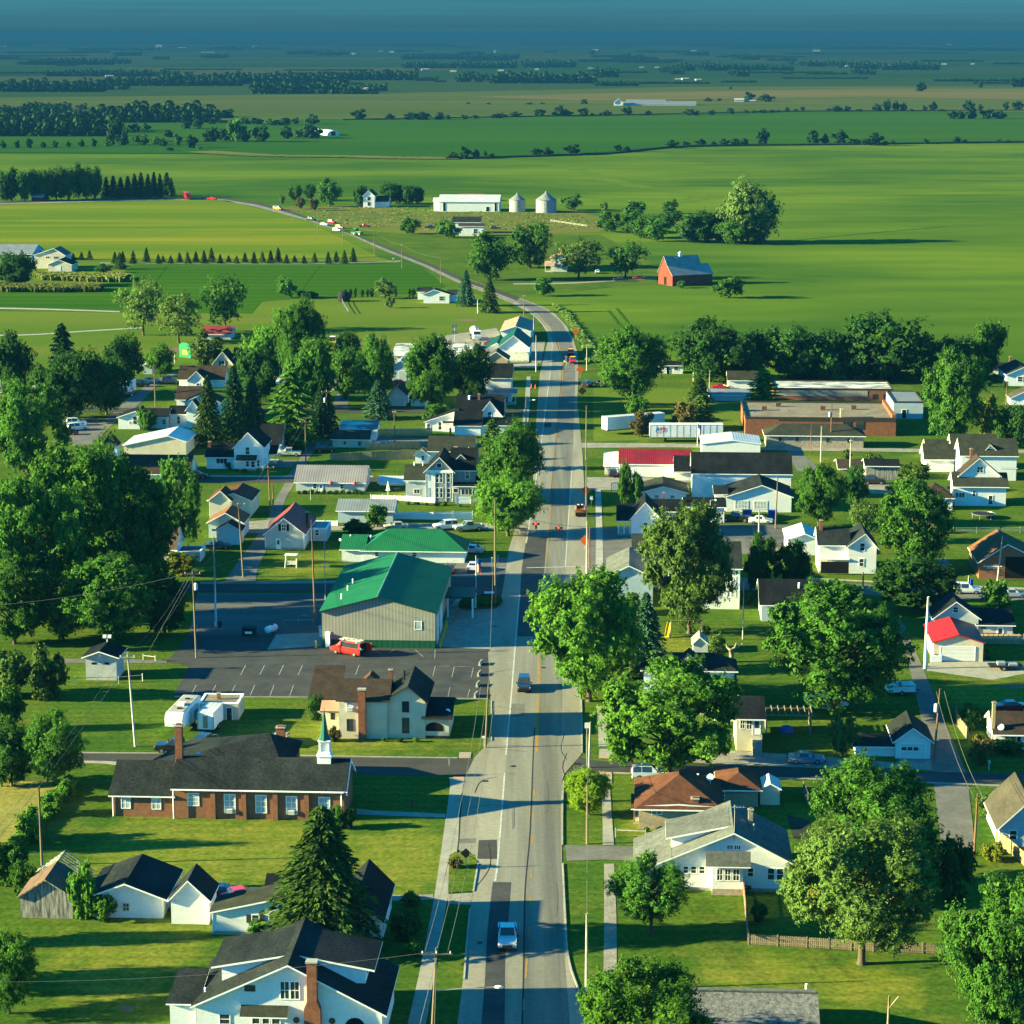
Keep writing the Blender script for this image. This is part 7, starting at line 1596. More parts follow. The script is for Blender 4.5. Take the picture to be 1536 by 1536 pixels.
woods('dark woodlots of the hazy plain beyond the solitary field trees', [(265, 345, 270, 217), (380, 520, 275, 257), (0, 110, 250, 225), (0, 60, 320, 286), (90, 200, 318, 268), (200, 380, 316, 288), (390, 500, 318, 294), (660, 760, 297, 272), (770, 880, 313, 270), (890, 1150, 316, 264), (1400, 1536, 290, 275), (560, 740, 336, 322), (780, 870, 336, 308), (1100, 1536, 228, 200), (640, 1100, 222, 195), (0, 640, 208, 168), (450, 500, 335, 325), (240, 290, 345, 312), (550, 640, 300, 270)], 4)
sheet(0, 0, 1)
r_ = random.Random(9)
woods('thin broken hedgerows and copses dotted over the hazy plain', [(x, x + r_.uniform(15, 170), y, y - r_.uniform(2.2, 5)) for x, y in ((r_.uniform(-60, 1560), 60 + 68 * r_.random() ** 1.2) for _ in range(75))], 6)
woods('blue line of trees along the horizon', [(-300, 300, 61, 55), (200, 800, 62, 56), (700, 1200, 61, 55), (1100, 1900, 62, 56), (0, 500, 66, 61), (900, 1700, 67, 62), (-200, 400, 57, 53.5), (300, 1000, 57, 53.5), (900, 1800, 57, 53.5)], 5)
# low cover: corn rows and rough grass
def tufts(label, name, pts, n, hh, mat, seed, w=.5, quads=3):
    r = random.Random(seed); B = Bag(); P = [ground(X(a), Y(b)) for a, b in pts]
    x0, x1 = min(p.x for p in P), max(p.x for p in P); y0, y1 = min(p.y for p in P), max(p.y for p in P); k = 0
    while k < n:
        x, y = r.uniform(x0, x1), r.uniform(y0, y1); ins = False; j = len(P) - 1
        for i in range(len(P)):
            if (P[i].y > y) != (P[j].y > y) and x < (P[j].x - P[i].x) * (y - P[i].y) / (P[j].y - P[i].y) + P[i].x: ins = not ins
            j = i
        if not ins: continue
        k += 1
        for _ in range(quads):
            a = r.uniform(0, pi); h = hh * r.uniform(.6, 1.2); u = Vector((cos(a), sin(a), 0)) * w * r.uniform(.5, 1); o = Vector((x + r.uniform(-w, w), y + r.uniform(-w, w), 0)); le = Vector((r.uniform(-.3, .3), r.uniform(-.3, .3), 0)) * hh
            B.poly([o - u * .5, o + u * .5, o + u * .9 + le + Vector((0, 0, h)), o - u * .9 + le + Vector((0, 0, h))])
    o = B.obj(name, mat); tag(o, label, 'ground cover', None, 'stuff')
sheet(*sA)
tufts('tasselled corn strip below the cream house', 'corn', [(220, 338), (640, 345), (780, 350), (720, 375), (560, 372), (260, 362), (215, 350)], 900, 1.8, 'corn leaf', 1, .9)
tufts('second tasselled corn strip before the dark bean field', 'corn', [(-40, 402), (120, 410), (600, 412), (600, 432), (300, 436), (-40, 432)], 900, 1.8, 'corn leaf', 2, .9)
sheet(0, 0, 1)
tufts('weedy ditch beside the highway bend', 'grass', [(830, 458), (850, 470), (880, 510), (905, 545), (880, 545), (872, 515), (850, 482)], 700, .8, 'leaf olive', 5, .6)
tufts('weedy strip along the tan field', 'grass', [(104, 1170), (112, 1176), (40, 1268), (20, 1268)], 1200, .7, 'leaf bright', 6, .4)
tufts('rough tall grass of the farm meadow', 'grass', [(430, 316), (560, 310), (850, 318), (900, 334), (880, 345), (640, 345), (500, 335)], 700, .4, 'leaf olive', 7, .8)
tufts('flower bed plants before the fire station', 'plants', [(692, 912), (696, 903), (745, 898), (752, 904), (742, 912)], 500, .7, 'leaf dark', 8, .4)

def bed(pts, w, h, label, group, mats=('leaf mid', 'leaf dark', 'leaf bright', 'leaf olive')):
    for i, (x, y) in enumerate(pts): T('shrub', x, y, y - h * (.8 + .5 * ((i * 7) % 5) / 5), w * (.8 + .5 * ((i * 3) % 4) / 4), mats[i % len(mats)], label, group=group)
bed([(448 + k * 9.5, 741) for k in range(11)], 9, 6, 'low shrub in the bed along the grey ranch house', 'ranch house bed shrubs')
bed([(640, 758), (655, 759), (668, 758), (690, 760), (612, 757), (625, 757)], 9, 5, 'low shrub behind the picket fence of the turreted house', 'picket fence shrubs')
bed([(1002, 1334), (1020, 1338), (1120, 1336), (1145, 1335), (1165, 1334)], 15, 10, 'low shrub against the white bungalow with the sun room', 'sun room bungalow shrubs')
bed([(970, 1248), (990, 1249), (1010, 1250), (1060, 1250)], 13, 9, 'low shrub along the tan brick ranch house', 'brick ranch shrubs')
bed([(355, 708), (366, 709), (388, 709)], 9, 6, 'low shrub before the white two-storey house', 'two-storey house shrubs')
bed([(1492, 568), (1486, 572), (1500, 574), (1482, 580), (1508, 582)], 13, 10, 'clipped shrub before the white house past the tree row', 'clipped shrubs', ('leaf dark',))
bed([(505, 562), (512, 590), (455, 575), (300, 600), (560, 618), (700, 612), (615, 585), (350, 560)], 16, 13, 'rounded yard shrub among the houses near the park', 'yard shrubs near the park')
bed([(1060, 950), (1120, 905), (1180, 945), (1330, 900), (1245, 830), (1320, 800), (1400, 800), (1270, 690)], 18, 14, 'rounded yard shrub among the houses east of the road', 'yard shrubs east of the road')
bed([(575, 1112), (600, 1113), (625, 1113)], 10, 6, 'low shrub at the foot of the cream house', 'cream house shrubs')
bed([(340, 1520), (262, 1545), (700, 905), (715, 908), (730, 906), (742, 905)], 16, 8, 'low plant in the bed before the fire station or beside the big bungalow', 'bed plants')

# ================================================================== VEHICLES, STREET FURNITURE AND THE REST
sheet(0, 0, 1)
car('pickup', 'silver', 'silver pickup truck driving towards the viewer, headlights on', 761, 1414, 180, 'truck', lamps=True)
car('suv', 'navy', 'dark blue car driving past the cream house', 786, 1034, 180, 'car', lamps=True, name='car')
car('van', 'scarlet', 'red work van with ladders on its roof, beside the fire station', 523, 981, 301, 'van')  # brighter copy of the car red, with sunlight put into the van's paint
v = bpy.data.objects['work_van']; o = Bag()
for s_ in (-.55, -.2, .25, .6): o.box(s_ - .035, s_ + .035, -2.4, 1.3, 2.2, 2.28)
for k in range(9): o.box(-.55, -.2, -2.3 + k * .4, -2.25 + k * .4, 2.21, 2.26).box(.25, .6, -2.3 + k * .4, -2.25 + k * .4, 2.21, 2.26)
o.obj('ladder', 'pale pole', v)
Bag().box(-.9, .9, -2.0, -1.92, 2.05, 2.2).box(-.9, .9, .5, .58, 2.05, 2.2).obj('roof_rack', 'white paint', v)
Bag().box(.93, .99, -3.5, -2.62, .5, 1.9).obj('rear_door', 'car scarlet', v); Bag().box(-.8, .8, -2.63, -2.58, .5, 1.9).obj('cargo_opening', 'dark opening', v)
for kind, c, lb, x, y, hd, ct in [
 ('sedan', 'steelblue', 'blue-grey sedan parked on the gravel by the side street', 1209, 1144, 92, 'car'),
 ('sedan', 'beige', 'pale gold car parked in the alley behind the white rail fence', 594, 794, 262, 'car'),
 ('suv', 'white', 'white sport utility car parked behind the green-roofed hall', 668, 794, 255, 'car'),
 ('pickup', 'silver', 'silver pickup nosing out beside the roadside maple', 703, 796, 250, 'truck'),
 ('sedan', 'silver', 'pale blue sedan parked at the corner of the green-roofed hall', 707, 829, 285, 'car'),
 ('sedan', 'white', 'white car parked facing away on the drive near the flag pole', 710, 855, 5, 'car'),
 ('sedan', 'maroon', 'dark car under the carport of the green-roofed hall', 674, 858, 0, 'car'),
 ('sedan', 'white', 'white car parked between two board fences', 577, 671, 92, 'car'),
 ('pickup', 'silver', 'silver pickup parked beside the white two-storey house', 433, 684, 272, 'truck'),
 ('suv', 'black', 'black car at the mouth of the alley near the low cream house', 488, 678, 80, 'car'),
 ('sedan', 'maroon', 'maroon sedan parked on the street edge', 296, 717, 95, 'car'),
 ('sedan', 'green', 'dark green sedan beside the small white garage', 327, 823, 80, 'car'),
 ('sedan', 'white', 'white sedan parked before the shop building, by blue bins', 1141, 785, 95, 'car'),
 ('pickup', 'black', 'black pickup parked before the shop building', 1103, 782, 100, 'truck'),
 ('suv', 'navy', 'dark car under the carport of the red-roofed shop', 919, 714, 0, 'car'),
 ('suv', 'white', 'white sport utility car furthest into the gravel car park', 115, 638, 80, 'car'),
 ('suv', 'white', 'white car beside the maroon one in the gravel car park', 117, 645, 60, 'car'),
 ('sedan', 'maroon', 'dark red sedan at the near edge of the gravel car park', 102, 652, 88, 'car'),
 ('suv', 'black', 'black sport utility car next to the motorhome', 211, 580, 88, 'car'),
 ('sedan', 'silver', 'silver sedan by the pale green shed', 226, 574, 85, 'car'),
 ('suv', 'grey', 'grey sport utility car at the top of the curved drive', 257, 575, 88, 'car'),
 ('pickup', 'navy', 'dark pickup parked in front of the motorhome', 185, 595, 60, 'truck'),
 ('sedan', 'red', 'red car beside the white garage near the school', 1081, 584, 92, 'car'),
 ('suv', 'black', 'black car beside the weathered shed', 1311, 726, 95, 'car'),
 ('sedan', 'red', 'red car behind the white house at the picture edge', 1518, 1066, 80, 'car'),
 ('sedan', 'red', 'red car behind the narrow white garage', 362, 1350, 65, 'car'),
 ('sedan', 'navy', 'dark blue car partly behind the narrow white garage', 332, 1346, 85, 'car'),
 ('pickup', 'black', 'black pickup parked behind the church chimney', 266, 1128, 272, 'truck'),
 ('suv', 'black', 'black car beside the white cargo trailer', 309, 1119, 15, 'car'),
 ('sedan', 'silver', 'silver car parked on the grass behind the church', 420, 1115, 8, 'car'),
 ('suv', 'white', 'white car in the side street behind the ranch house', 975, 1168, 90, 'car'),
 ('sedan', 'white', 'white car beside the farm cottage', 896, 410, 0, 'car'),
 ('pickup', 'navy', 'dark pickup on the farm track near the red barn', 931, 422, 270, 'truck'),
 ('sedan', 'red', 'red car under the trees by the red barn', 958, 419, 270, 'car'),
 ('suv', 'navy', 'dark car on the lawn by the road works', 881, 580, 20, 'car'),
 ('sedan', 'red', 'red car behind the little white garage near the blue spruce', 599, 577, 90, 'car'),
 ('sedan', 'maroon', 'dark red car outside the roadside shop', 738, 518, 90, 'car'),
 ('sedan', 'navy', 'blue car beside the roadside shop', 724, 526, 10, 'car'),
 ('pickup', 'navy', 'dark pickup in the farm meadow', 646, 343, 270, 'truck'),
 ('suv', 'maroon', 'maroon car in the farm meadow beyond the white farm house', 743, 344, 90, 'car'),
 ('sedan', 'silver', 'silver car passing on the far street behind the young tree', 1519, 896, 90, 'car'),
 ('suv', 'white', 'white car behind the grey house on the far street', 1450, 890, 92, 'car')]:
    car(kind, c, lb, x, y, hd, ct)
# traffic held at the road works and on the highway
G_ = 'vehicles queuing on the highway'
for kind, c, lb, x, y, hd, ct in [
 ('suv', 'red', 'dark red truck waiting behind the flagger, rear of the pair', 856, 533, 182, 'truck'),
 ('pickup', 'red', 'red pickup truck waiting at the head of the queue by the flagger', 859, 545, 180, 'truck'),
 ('sedan', 'white', 'white car in the highway queue beside the red one', 487, 338, 130, 'car'),
 ('suv', 'red', 'red car in the highway queue, upper of two', 498, 335, 130, 'car'),
 ('suv', 'white', 'white car in the highway queue before the orange truck', 506, 347, 130, 'car'),
 ('suv', 'orange', 'orange truck in the highway queue', 510, 343, 130, 'truck'),
 ('pickup', 'red', 'red pickup parked on the grass beside the highway queue', 547, 341, 90, 'truck'),
 ('pickup', 'red', 'red pickup at the top of the highway bend', 318, 300, 110, 'truck'),
 ('van', 'orange', 'small orange truck on the highway before the bend', 417, 315, 125, 'truck'),
 ('suv', 'navy', 'dark car on the highway below the farmstead trees', 467, 331, 125, 'car')]:
    q = car(kind, c, lb, x, y, hd, ct, parts=(y > 400), lamps=(y > 500 and kind == 'pickup'), name=('truck' if ct == 'truck' else 'car'))
for q in ('truck', 'truck.001'):
    Bag().box(-.7, .7, .1, .4, 1.84, 1.98).obj('light_bar', 'amber lamp', bpy.data.objects[q])
def boxvehicle(name, label, cat, x, y, hd, parts, wheels=(), group=None, r=.45):
    t = thing(name, label, cat, ground(X(x), Y(y)) + Vector((0, 0, .02)), -radians(hd), group)
    for nm, mat, bx in parts:
        B = Bag()
        for q in (bx if isinstance(bx[0], tuple) else [bx]): B.box(*q)
        B.obj(nm, mat, t)
    tm, rm = wheel_mesh(r)
    for wx, wy in wheels:
        w = link('wheel', tm, t); w.location = (wx, wy, r); link('rim', rm, w)
    return t
def textmesh(cu, parent):
    q = link('lettering', cu); me = bpy.data.meshes.new_from_object(q.evaluated_get(bpy.context.evaluated_depsgraph_get())); bpy.data.objects.remove(q); return link('lettering', me, parent)
W4 = lambda hx, a, c: [(-hx, a), (hx, a), (-hx, c), (hx, c)]
boxvehicle('semi_truck', 'red semi truck at the top of the highway bend', 'truck', 281, 299, 165, [('cab', 'car red', [(-1.25, 1.25, 2, 5, .6, 3.2), (-1.2, 1.2, 5, 6.2, .6, 1.9)]), ('trailer', 'car red', (-1.3, 1.3, -9, 1.6, .9, 3.8)), ('windscreen', 'glass', (-1.1, 1.1, 5.0, 5.06, 2.1, 3.0))], W4(1.05, 4.8, -7) + [(-1.05, 2.5), (1.05, 2.5)], r=.5)
boxvehicle('tractor', 'green tractor in the highway queue', 'tractor', 536, 353, 130, [('body', 'car tractor', [(-.6, .6, 0, 2.6, .9, 1.9), (-1.2, 1.2, -2.8, -.1, .8, 1.5)]), ('cab', 'glass', (-.8, .8, -1.6, 0, 1.9, 3.0)), ('roof', 'car tractor', (-.9, .9, -1.7, .1, 3.0, 3.2))], [(-1.1, -1.2), (1.1, -1.2), (-.8, 2), (.8, 2)], r=.8)
boxvehicle('skid_loader', 'orange skid loader working at the road edge', 'loader', 870, 772, 178, [('body', 'car orange', [(-.85, .85, -1.5, 1.0, .5, 1.3), (-.95, -.7, -1.4, 1.8, 1.2, 1.5), (.7, .95, -1.4, 1.8, 1.2, 1.5)]), ('cab', 'rubber trim', [(-.65, .65, -1.0, .6, 1.3, 2.2)]), ('bucket', 'dark iron', [(-1.0, 1.0, 1.8, 2.5, .15, .8)]), ('headlight', 'headlamp', [(-.5, -.2, .6, .66, 2.0, 2.15), (.2, .5, .6, .66, 2.0, 2.15)])], W4(.8, -1, .6), r=.45)
boxvehicle('utility_tractor', 'small orange tractor on the lawn by the road works', 'tractor', 902, 580, 85, [('body', 'car orange', [(-.5, .5, 0, 1.8, .7, 1.4), (-.8, .8, -1.4, 0, .6, 1.1)]), ('seat', 'rubber trim', (-.3, .3, -.9, -.4, 1.1, 1.7))], W4(.75, -.9, 1.3), r=.5)
boxvehicle('digger', 'yellow digger half hidden by a dark tree', 'digger', 499, 520, 180, [('body', 'yellow paint', [(-1.0, 1.0, -2, 1.6, .8, 1.6), (-.2, .2, 1.6, 3.0, 1.0, 1.4)]), ('cab', 'glass', (-.7, .7, -.8, .6, 1.6, 2.9)), ('roof', 'white paint', (-.8, .8, -.9, .7, 2.9, 3.05))], W4(1.0, -1.3, 1.2), r=.7)
boxvehicle('mixer_truck', 'white concrete mixer truck behind the roadside shop', 'truck', 713, 509, 170, [('cab', 'white paint', [(-1.2, 1.2, 1.5, 3.6, .7, 2.9), (-1.1, 1.1, 3.6, 4.2, .7, 1.7)]), ('chassis', 'rubber trim', (-1.1, 1.1, -4.5, 1.5, .6, 1.0)), ('windscreen', 'glass', (-1.0, 1.0, 3.6, 3.66, 1.9, 2.7))], W4(1.05, 2.8, -3) + [(-1.05, -1.8), (1.05, -1.8)], r=.5)
Bag().tube([(0, -4.4, 2.0), (0, -3.4, 2.5), (0, -1.5, 2.6), (0, .6, 2.2), (0, 1.3, 2.0)], [.5, 1.15, 1.35, 1.1, .5], 14).obj('drum', 'dirty white', bpy.data.objects['mixer_truck'])
t = boxvehicle('camping_trailer', 'long white camping trailer parked beside the street lawn', 'trailer', 276, 1091, 188, [('slide_out', 'dirty white', (-1.7, -1.24, -2, 1, 1.0, 3.0)), ('window', 'glass', [(1.24, 1.28, 3, 4.2, 2.1, 2.8), (1.24, 1.28, -2, -.6, 1.9, 2.7), (-1.73, -1.7, -1, .4, 1.8, 2.5)]), ('stripe', 'car steelblue', [(1.24, 1.27, -4.4, 2.2, 1.2, 1.35), (1.24, 1.27, 1, 4.6, 1.7, 1.82), (-.9, .3, 5.17, 5.2, 1.95, 2.05)]), ('roof_vent', 'dark iron', [(-.3, .3, -2.4, -1.9, 3.5, 3.64), (-.5, .1, 2.4, 2.9, 3.5, 3.64), (.2, .6, -.8, -.4, 3.5, 3.6)]), ('air_conditioner', 'white paint', (-.45, .45, .2, 1.3, 3.5, 3.85))], W4(1.15, -1.3, -.4), r=.38)
pr = [(-4.6, .7), (2.3, .7), (2.7, 1.35), (4.7, 1.35), (5.1, 1.6), (5.17, 2.5), (4.9, 3.1), (4.3, 3.42), (-4.4, 3.42), (-4.6, 3.2)]
t.scale = (.94,) * 3; Bag().prism(pr, -1.24, 1.24).obj('body', 'white paint', t); Bag().box(-1.1, 1.1, -4.3, 4.2, 3.425, 3.5).obj('roof', 'concrete', t)
boxvehicle('cargo_trailer', 'small white cargo trailer beside the camping trailer', 'trailer', 316, 1092, 188, [('body', 'white paint', [(-1.1, 1.1, -2.4, 2.4, .5, 2.7)]), ('door', 'tan brick', (-.3, .35, 2.41, 2.44, .7, 2.3)), ('roof', 'pale metal roof', (-1.13, 1.13, -2.43, 2.43, 2.7, 2.78)), ('corner_post', 'steel', [(-1.13, -1.0, 2.42, 2.46, .5, 2.7), (1.0, 1.13, 2.42, 2.46, .5, 2.7)]), ('tongue', 'dark iron', (-.08, .08, 2.46, 3.6, .4, .5))], W4(1.15, -.5, .4), r=.36)
t = boxvehicle('semi_trailer', 'long white semi trailer with printed lettering, parked broadside', 'trailer', 1029, 662, 270, [('body', 'white siding', (-1.3, 1.3, -8.2, 8.2, 1.1, 4.0)), ('frame', 'dark iron', [(-.9, .9, -8, 7.8, .8, 1.08), (-1.1, -.9, 4.5, 4.8, 0, 1), (.9, 1.1, 4.5, 4.8, 0, 1)]), ('rail', 'steel', [(-1.33, -1.3, -8.22, 8.22, 3.9, 4.02), (-1.33, -1.3, -8.22, 8.22, 1.05, 1.2)] + [(-1.325, -1.3, -8.2 + k * 1.49, -8.12 + k * 1.49, 1.2, 3.9) for k in range(12)])], W4(1.1, -6.6, -5.3), r=.5)
# the lettering on its side: PTS
for ch, mat_, off in (('P', 'stripe blue', 7.0), ('T', 'stripe red', 6.15), ('S', 'stripe red', 5.4)):
    cu = bpy.data.curves.new('lettering', 'FONT'); cu.body = ch; cu.size = 1.25; cu.extrude = .01; cu.shear = .25; cu.materials.append(mt(mat_)); cu.offset = .035
    o = textmesh(cu, t); o.location = (-1.345, off, 2.45); o.rotation_euler = (pi / 2, 0, -pi / 2)
Bag().box(-1.35, -1.335, 5.1, 6.9, 2.15, 2.22).obj('stripe', 'stripe red', t)
boxvehicle('semi_trailer', 'white box trailer parked at an angle behind the russet tree', 'trailer', 950, 648, 245, [('body', 'white siding', (-1.3, 1.3, -7.5, 7.5, 1.1, 4.0)), ('roof', 'pale metal roof', (-1.32, 1.32, -7.52, 7.52, 4.0, 4.06)), ('frame', 'dark iron', (-.9, .9, -7, 7.3, .8, 1.08))], W4(1.1, -6.2, -5.0), r=.5)
boxvehicle('motorhome', 'white motorhome under dark trees at the curved drive', 'motorhome', 190, 591, 190, [('body', 'white paint', [(-1.2, 1.2, -4, 2.2, .6, 3.2), (-1.2, 1.2, 2.2, 3.4, 2.0, 3.1), (-1.0, 1.0, 2.2, 4.2, .6, 1.5)]), ('windscreen', 'glass', (-.95, .95, 2.21, 3.0, 1.5, 1.98)), ('stripe', 'steel', (-1.22, -1.2, -4, 2, 1.2, 1.5))], W4(1.05, -2.4, 2.8), r=.42)
boxvehicle('covered_trailer', 'low white covered trailer beside the alley', 'trailer', 1350, 1040, 85, [('body', 'white paint', [(-1.1, 1.1, -1.9, 1.9, .45, 1.2)]), ('cover', 'dirty white', [(-1.13, 1.13, -1.95, 1.95, 1.2, 1.42)]), ('tongue', 'dark iron', (-.06, .06, 1.95, 3.0, .4, .5))], [(-1.1, 0), (1.1, 0)], r=.32)
boxvehicle('covered_camper', 'beige tarpaulin-covered camper beside the silver pickup', 'camper', 436, 668, 90, [('cover', 'stone', [(-1.1, 1.1, -2.2, 1.6, .3, 2.2), (-.8, .8, -1.8, 1.2, 2.2, 2.6)])], [(-.9, -.5), (.9, -.5)], r=.34)
boxvehicle('flat_trailer', 'dark flat trailer loaded with scrap near the red-roofed garage', 'trailer', 1508, 1004, 90, [('bed', 'dark iron', (-1, 1, -2.4, 2.4, .5, .7)), ('load', 'steel', [(-.6, .5, -1.2, -.1, .7, 1.1), (-.3, .8, .3, 1.6, .7, .95)])], [(-1, -.4), (1, -.4)], r=.33)
# poles ---------------------------------------------------------------------
for q in [
 ('a', 203, 1120, 978, 'bare-topped utility pole on the lawn beside the church street', dict(xt=196, arm=2.0, mat='pale pole', armz=.6)),
 ('b', 294.5, 987, 855, 'utility pole with transformer standing in the station car park', dict(xt=292.5, tx=1)),
 ('c', 324, 941, 806, 'pale steel light pole at the corner of the car park', dict(arm=0, mat='steel', r=.17, name='light_pole')),
 ('d', 473, 944, 780, 'brown wooden pole beside the grey fire station wall', dict(arm=0, mat='red brown pole', xt=470)),
 ('e', 488, 899, 800, 'thin white flag-like mast behind the fire station', dict(arm=0, mat='pale pole', r=.07, name='mast')),
 ('f', 365, 866, 752, 'utility pole with crossarm at the bottom of the alley', dict(xt=360)),
 ('g', 406, 773, 697, 'orange-lit wooden pole at the alley crossing', dict(xt=403.5, mat='red brown pole')),
 ('g2', 410, 770, 727, 'short dark pole stub behind the orange-lit pole', dict(arm=0)),
 ('h', 459, 698, 629, 'utility pole where the alley meets the street by the ranch house', dict()),
 ('i', 391.5, 646, 598, 'bare pole above the white two-storey house', dict(arm=0)),
 ('j', 491, 657, 584, 'tall utility pole beside the worn-roofed shed', dict(tx=-1)),
 ('k', 485, 669, 638, 'short bare pole near the black car at the alley', dict(arm=0, r=.1)),
 ('l', 592, 664, 615, 'wooden pole beside the white car and board fence', dict(arm=.8)),
 ('m', 743, 910, 748, 'tall roadside pole that holds the traffic signal wire, in the planted bed', dict(arm=0, r=.17)),
 ('n', 728, 1122, 1026, 'roadside pole in front of the arched porch', dict(xt=733, arm=0)),
 ('o', 646, 1590, 1421, 'utility pole with street lamp arm beside the bungalow', dict(xt=656, arm=2.8, lamp=(5.2, 6.6, .35))),
 ('p', 883.5, 1152, 1083, 'pale roadside pole with two small signs at the street corner', dict(arm=0, mat='pale pole', xt=885)),
 ('q', 880.5, 1266, 1174, 'wooden roadside pole beside the yellow-green tree', dict(arm=0)),
 ('r', 879.5, 1486, 1370, 'grey roadside pole on the lawn before the bungalow', dict(arm=0, mat='pale pole')),
 ('s', 880, 862, 782, 'signal pole at the crossing beside the orange diamond sign', dict(arm=0, mat='pale pole')),
 ('s2', 884, 852, 790, 'thicker wooden pole behind the signal pole', dict(arm=0, mat='red brown pole')),
 ('t', 879, 770, 690, 'roadside pole beside the skid loader', dict(arm=0, mat='pole wood')),
 ('t2', 879, 690, 608, 'roadside pole beside the red-roofed shop entrance', dict(arm=0)),
 ('u', 1387, 1003, 895, 'leaning white pole beside the red-roofed garage', dict(arm=0, mat='white paint', xt=1388.6, r=.22)),
 ('v', 1400.5, 1144, 1033, 'utility pole with transformer beside the alley and white garage', dict(xt=1406, tx=-1, mat='red brown pole', arm=0)),
 ('w', 1114, 959, 873, 'pale pole on the lawn beyond the yellow slide', dict(arm=0, mat='pale pole', r=.1)),
 ('x', 1294, 893, 858, 'short dark pole by the street in front of the farmhouse', dict(arm=0)),
 ('y', 1163, 793, 715, 'utility pole at the corner of the shop building', dict(xt=1165, arm=0)),
 ('z', 1138, 807, 764, 'white post before the parked white sedan', dict(arm=0, mat='pale pole')),
 ('A', 1246, 671, 605, 'brown pole beside the stone building', dict(arm=0, mat='red brown pole', tx=-1)),
 ('B', 1231, 695, 639, 'pale pole on the grass near the curved drive of the hall', dict(arm=0, mat='pale pole')),
 ('C', 1275, 706, 658, 'pale pole with small lamp beside the weathered shed', dict(arm=.6, mat='pale pole')),
 ('D', 1216, 678, 636, 'thin brown pole in front of the stone building', dict(arm=0, mat='red brown pole', r=.1)),
 ('E', 1402, 759, 726, 'short brown pole beside the hipped white garage', dict(arm=0, mat='red brown pole')),
 ('F', 1496, 871, 804, 'leaning pale pole before the brown brick church', dict(arm=0, mat='pale pole', xt=1501)),
 ('G', 1252, 571, 537, 'lone pole behind the school', dict(arm=0, xt=1255)),
 ('H', 1040, 572, 534, 'pale pole beside the little white house', dict(arm=0, mat='pale pole')),
 ('I', 1064, 583, 555, 'thin pale pole beside the red car', dict(arm=0, mat='pale pole', r=.1)),
 ('J', 880, 556, 517, 'pole at the road works beside the weedy ditch', dict(arm=0, mat='pale pole')),
 ('K', 804, 558, 503, 'street lamp pole by the white shop', dict(arm=0, mat='pale pole', name='street_lamp')),
 ('L', 800.5, 512, 473, 'pole on the bend beside the pink-roofed house', dict(arm=0, mat='pale pole')),
 ('M', 786, 483, 442, 'pole on the inside of the bend by the highway', dict(arm=.8)),
 ('N', 789, 642, 594, 'street lamp on the pavement beside the white cottage', dict(arm=0, lamp=(1.6, 6.5, .1), name='street_lamp')),
 ('O', 661, 425, 385, 'highway pole nearest the blue spruce', dict(arm=0)),
 ('P', 603, 402, 366, 'highway pole at the end of the field path', dict(arm=.8)),
 ('Q', 561.5, 385, 345, 'highway pole behind the row of planted spruces', dict(arm=0)),
 ('R', 514.5, 365, 328, 'highway pole beside the queue of cars', dict(arm=0)),
 ('S', 477, 350, 315, 'highway pole beyond the queue of cars', dict(arm=0)),
 ('T', 439, 331, 302, 'highway pole at the yellow field corner', dict(arm=0)),
 ('U', 63, 1298, 1180, 'dark pole behind the weathered barn', dict(arm=0)),
 ('V', 1330, 1585, 1493, 'old forked pole at the bottom edge of the lawn', dict(arm=0, mat='pale bark', xt=1331)),
 ('W', 1461, 1284, 1190, 'brown pole beside the alley and the scrubby bush', dict(arm=0, mat='red brown pole', xt=1463)),
 ('X', 716.5, 470, 449, 'white post on the lawn beside the green spruce', dict(arm=0, mat='white paint', r=.12)),
 ('Y', 1509, 610, 575, 'pole beside the white house beyond the tall full tree', dict(arm=0)),
 ('Z', 233, 610, 547, 'utility pole on the lawn by the curved drive', dict(arm=0, tx=0)),
 ('ZA', 344, 640, 575, 'brown pole between the dark spruces', dict(arm=.8, mat='red brown pole')),
 ('ZB', 466, 750, 790 - 60, 'short pole at the flower beds of the ranch house', dict(arm=0, r=.06, mat='pale pole')),
]:
    pole(q[0], *q[1:4], q[4], **{**q[5], 'name': q[5].get('name', 'utility_pole')})
Bag().tube([(.06, -.05, hgt(1585, 1512)), (.9, -.1, hgt(1585, 1494))], .08, 6).obj('fork', 'pale bark', [o for o in bpy.data.objects if o.get('label', '').startswith('old forked')][0])
for a_, c_, n_, sg in (('a', 'b', 2, 1.5), ('b', 'f', 2, 1.5), ('f', 'g', 2, 1), ('g', 'h', 2, 1), ('h', 'j', 2, 1), ('n', 'm', 1, 1.5), ('d', 'b', 1, 1), ('v', 'W', 2, 1.2), ('p', 'q', 1, .8), ('q', 'r', 1, .8), ('o', 'n', 3, 2.5), ('O', 'P', 1, 1), ('P', 'Q', 1, 1), ('Q', 'R', 1, 1), ('s', 't', 1, 1), ('t', 't2', 1, 1)):
    wire(a_, c_, 'thin overhead wire strung from pole to pole', n_, sg)
wire('a', ground(-30, 1392) + Vector((0, 0, 7.5)), 'service wires running down past the weathered barn', 2, .8, group='service wires')
wire('b', ground(-40, 990) + Vector((0, 0, 8)), 'thick cable crossing in front of the wide low tree', 1, .8, r=.022)
wire('b', ground(205, 1010), 'guy wire from the transformer pole to the grass', 1, 0, r=.02)
wire('o', ground(-60, 1600) + Vector((0, 0, 8)), 'cable across the lower corner over the bungalow', 1, .8, r=.016)
for x in (634, 672): wire(POLES['o'] + Vector((0, 0, -.6)), ground(x - 20 if x < 650 else 650, 1600) + Vector((0, 0, 0)), 'guy wire of the street lamp pole', 1, 0, group='guy wires of the lamp pole', r=.025)
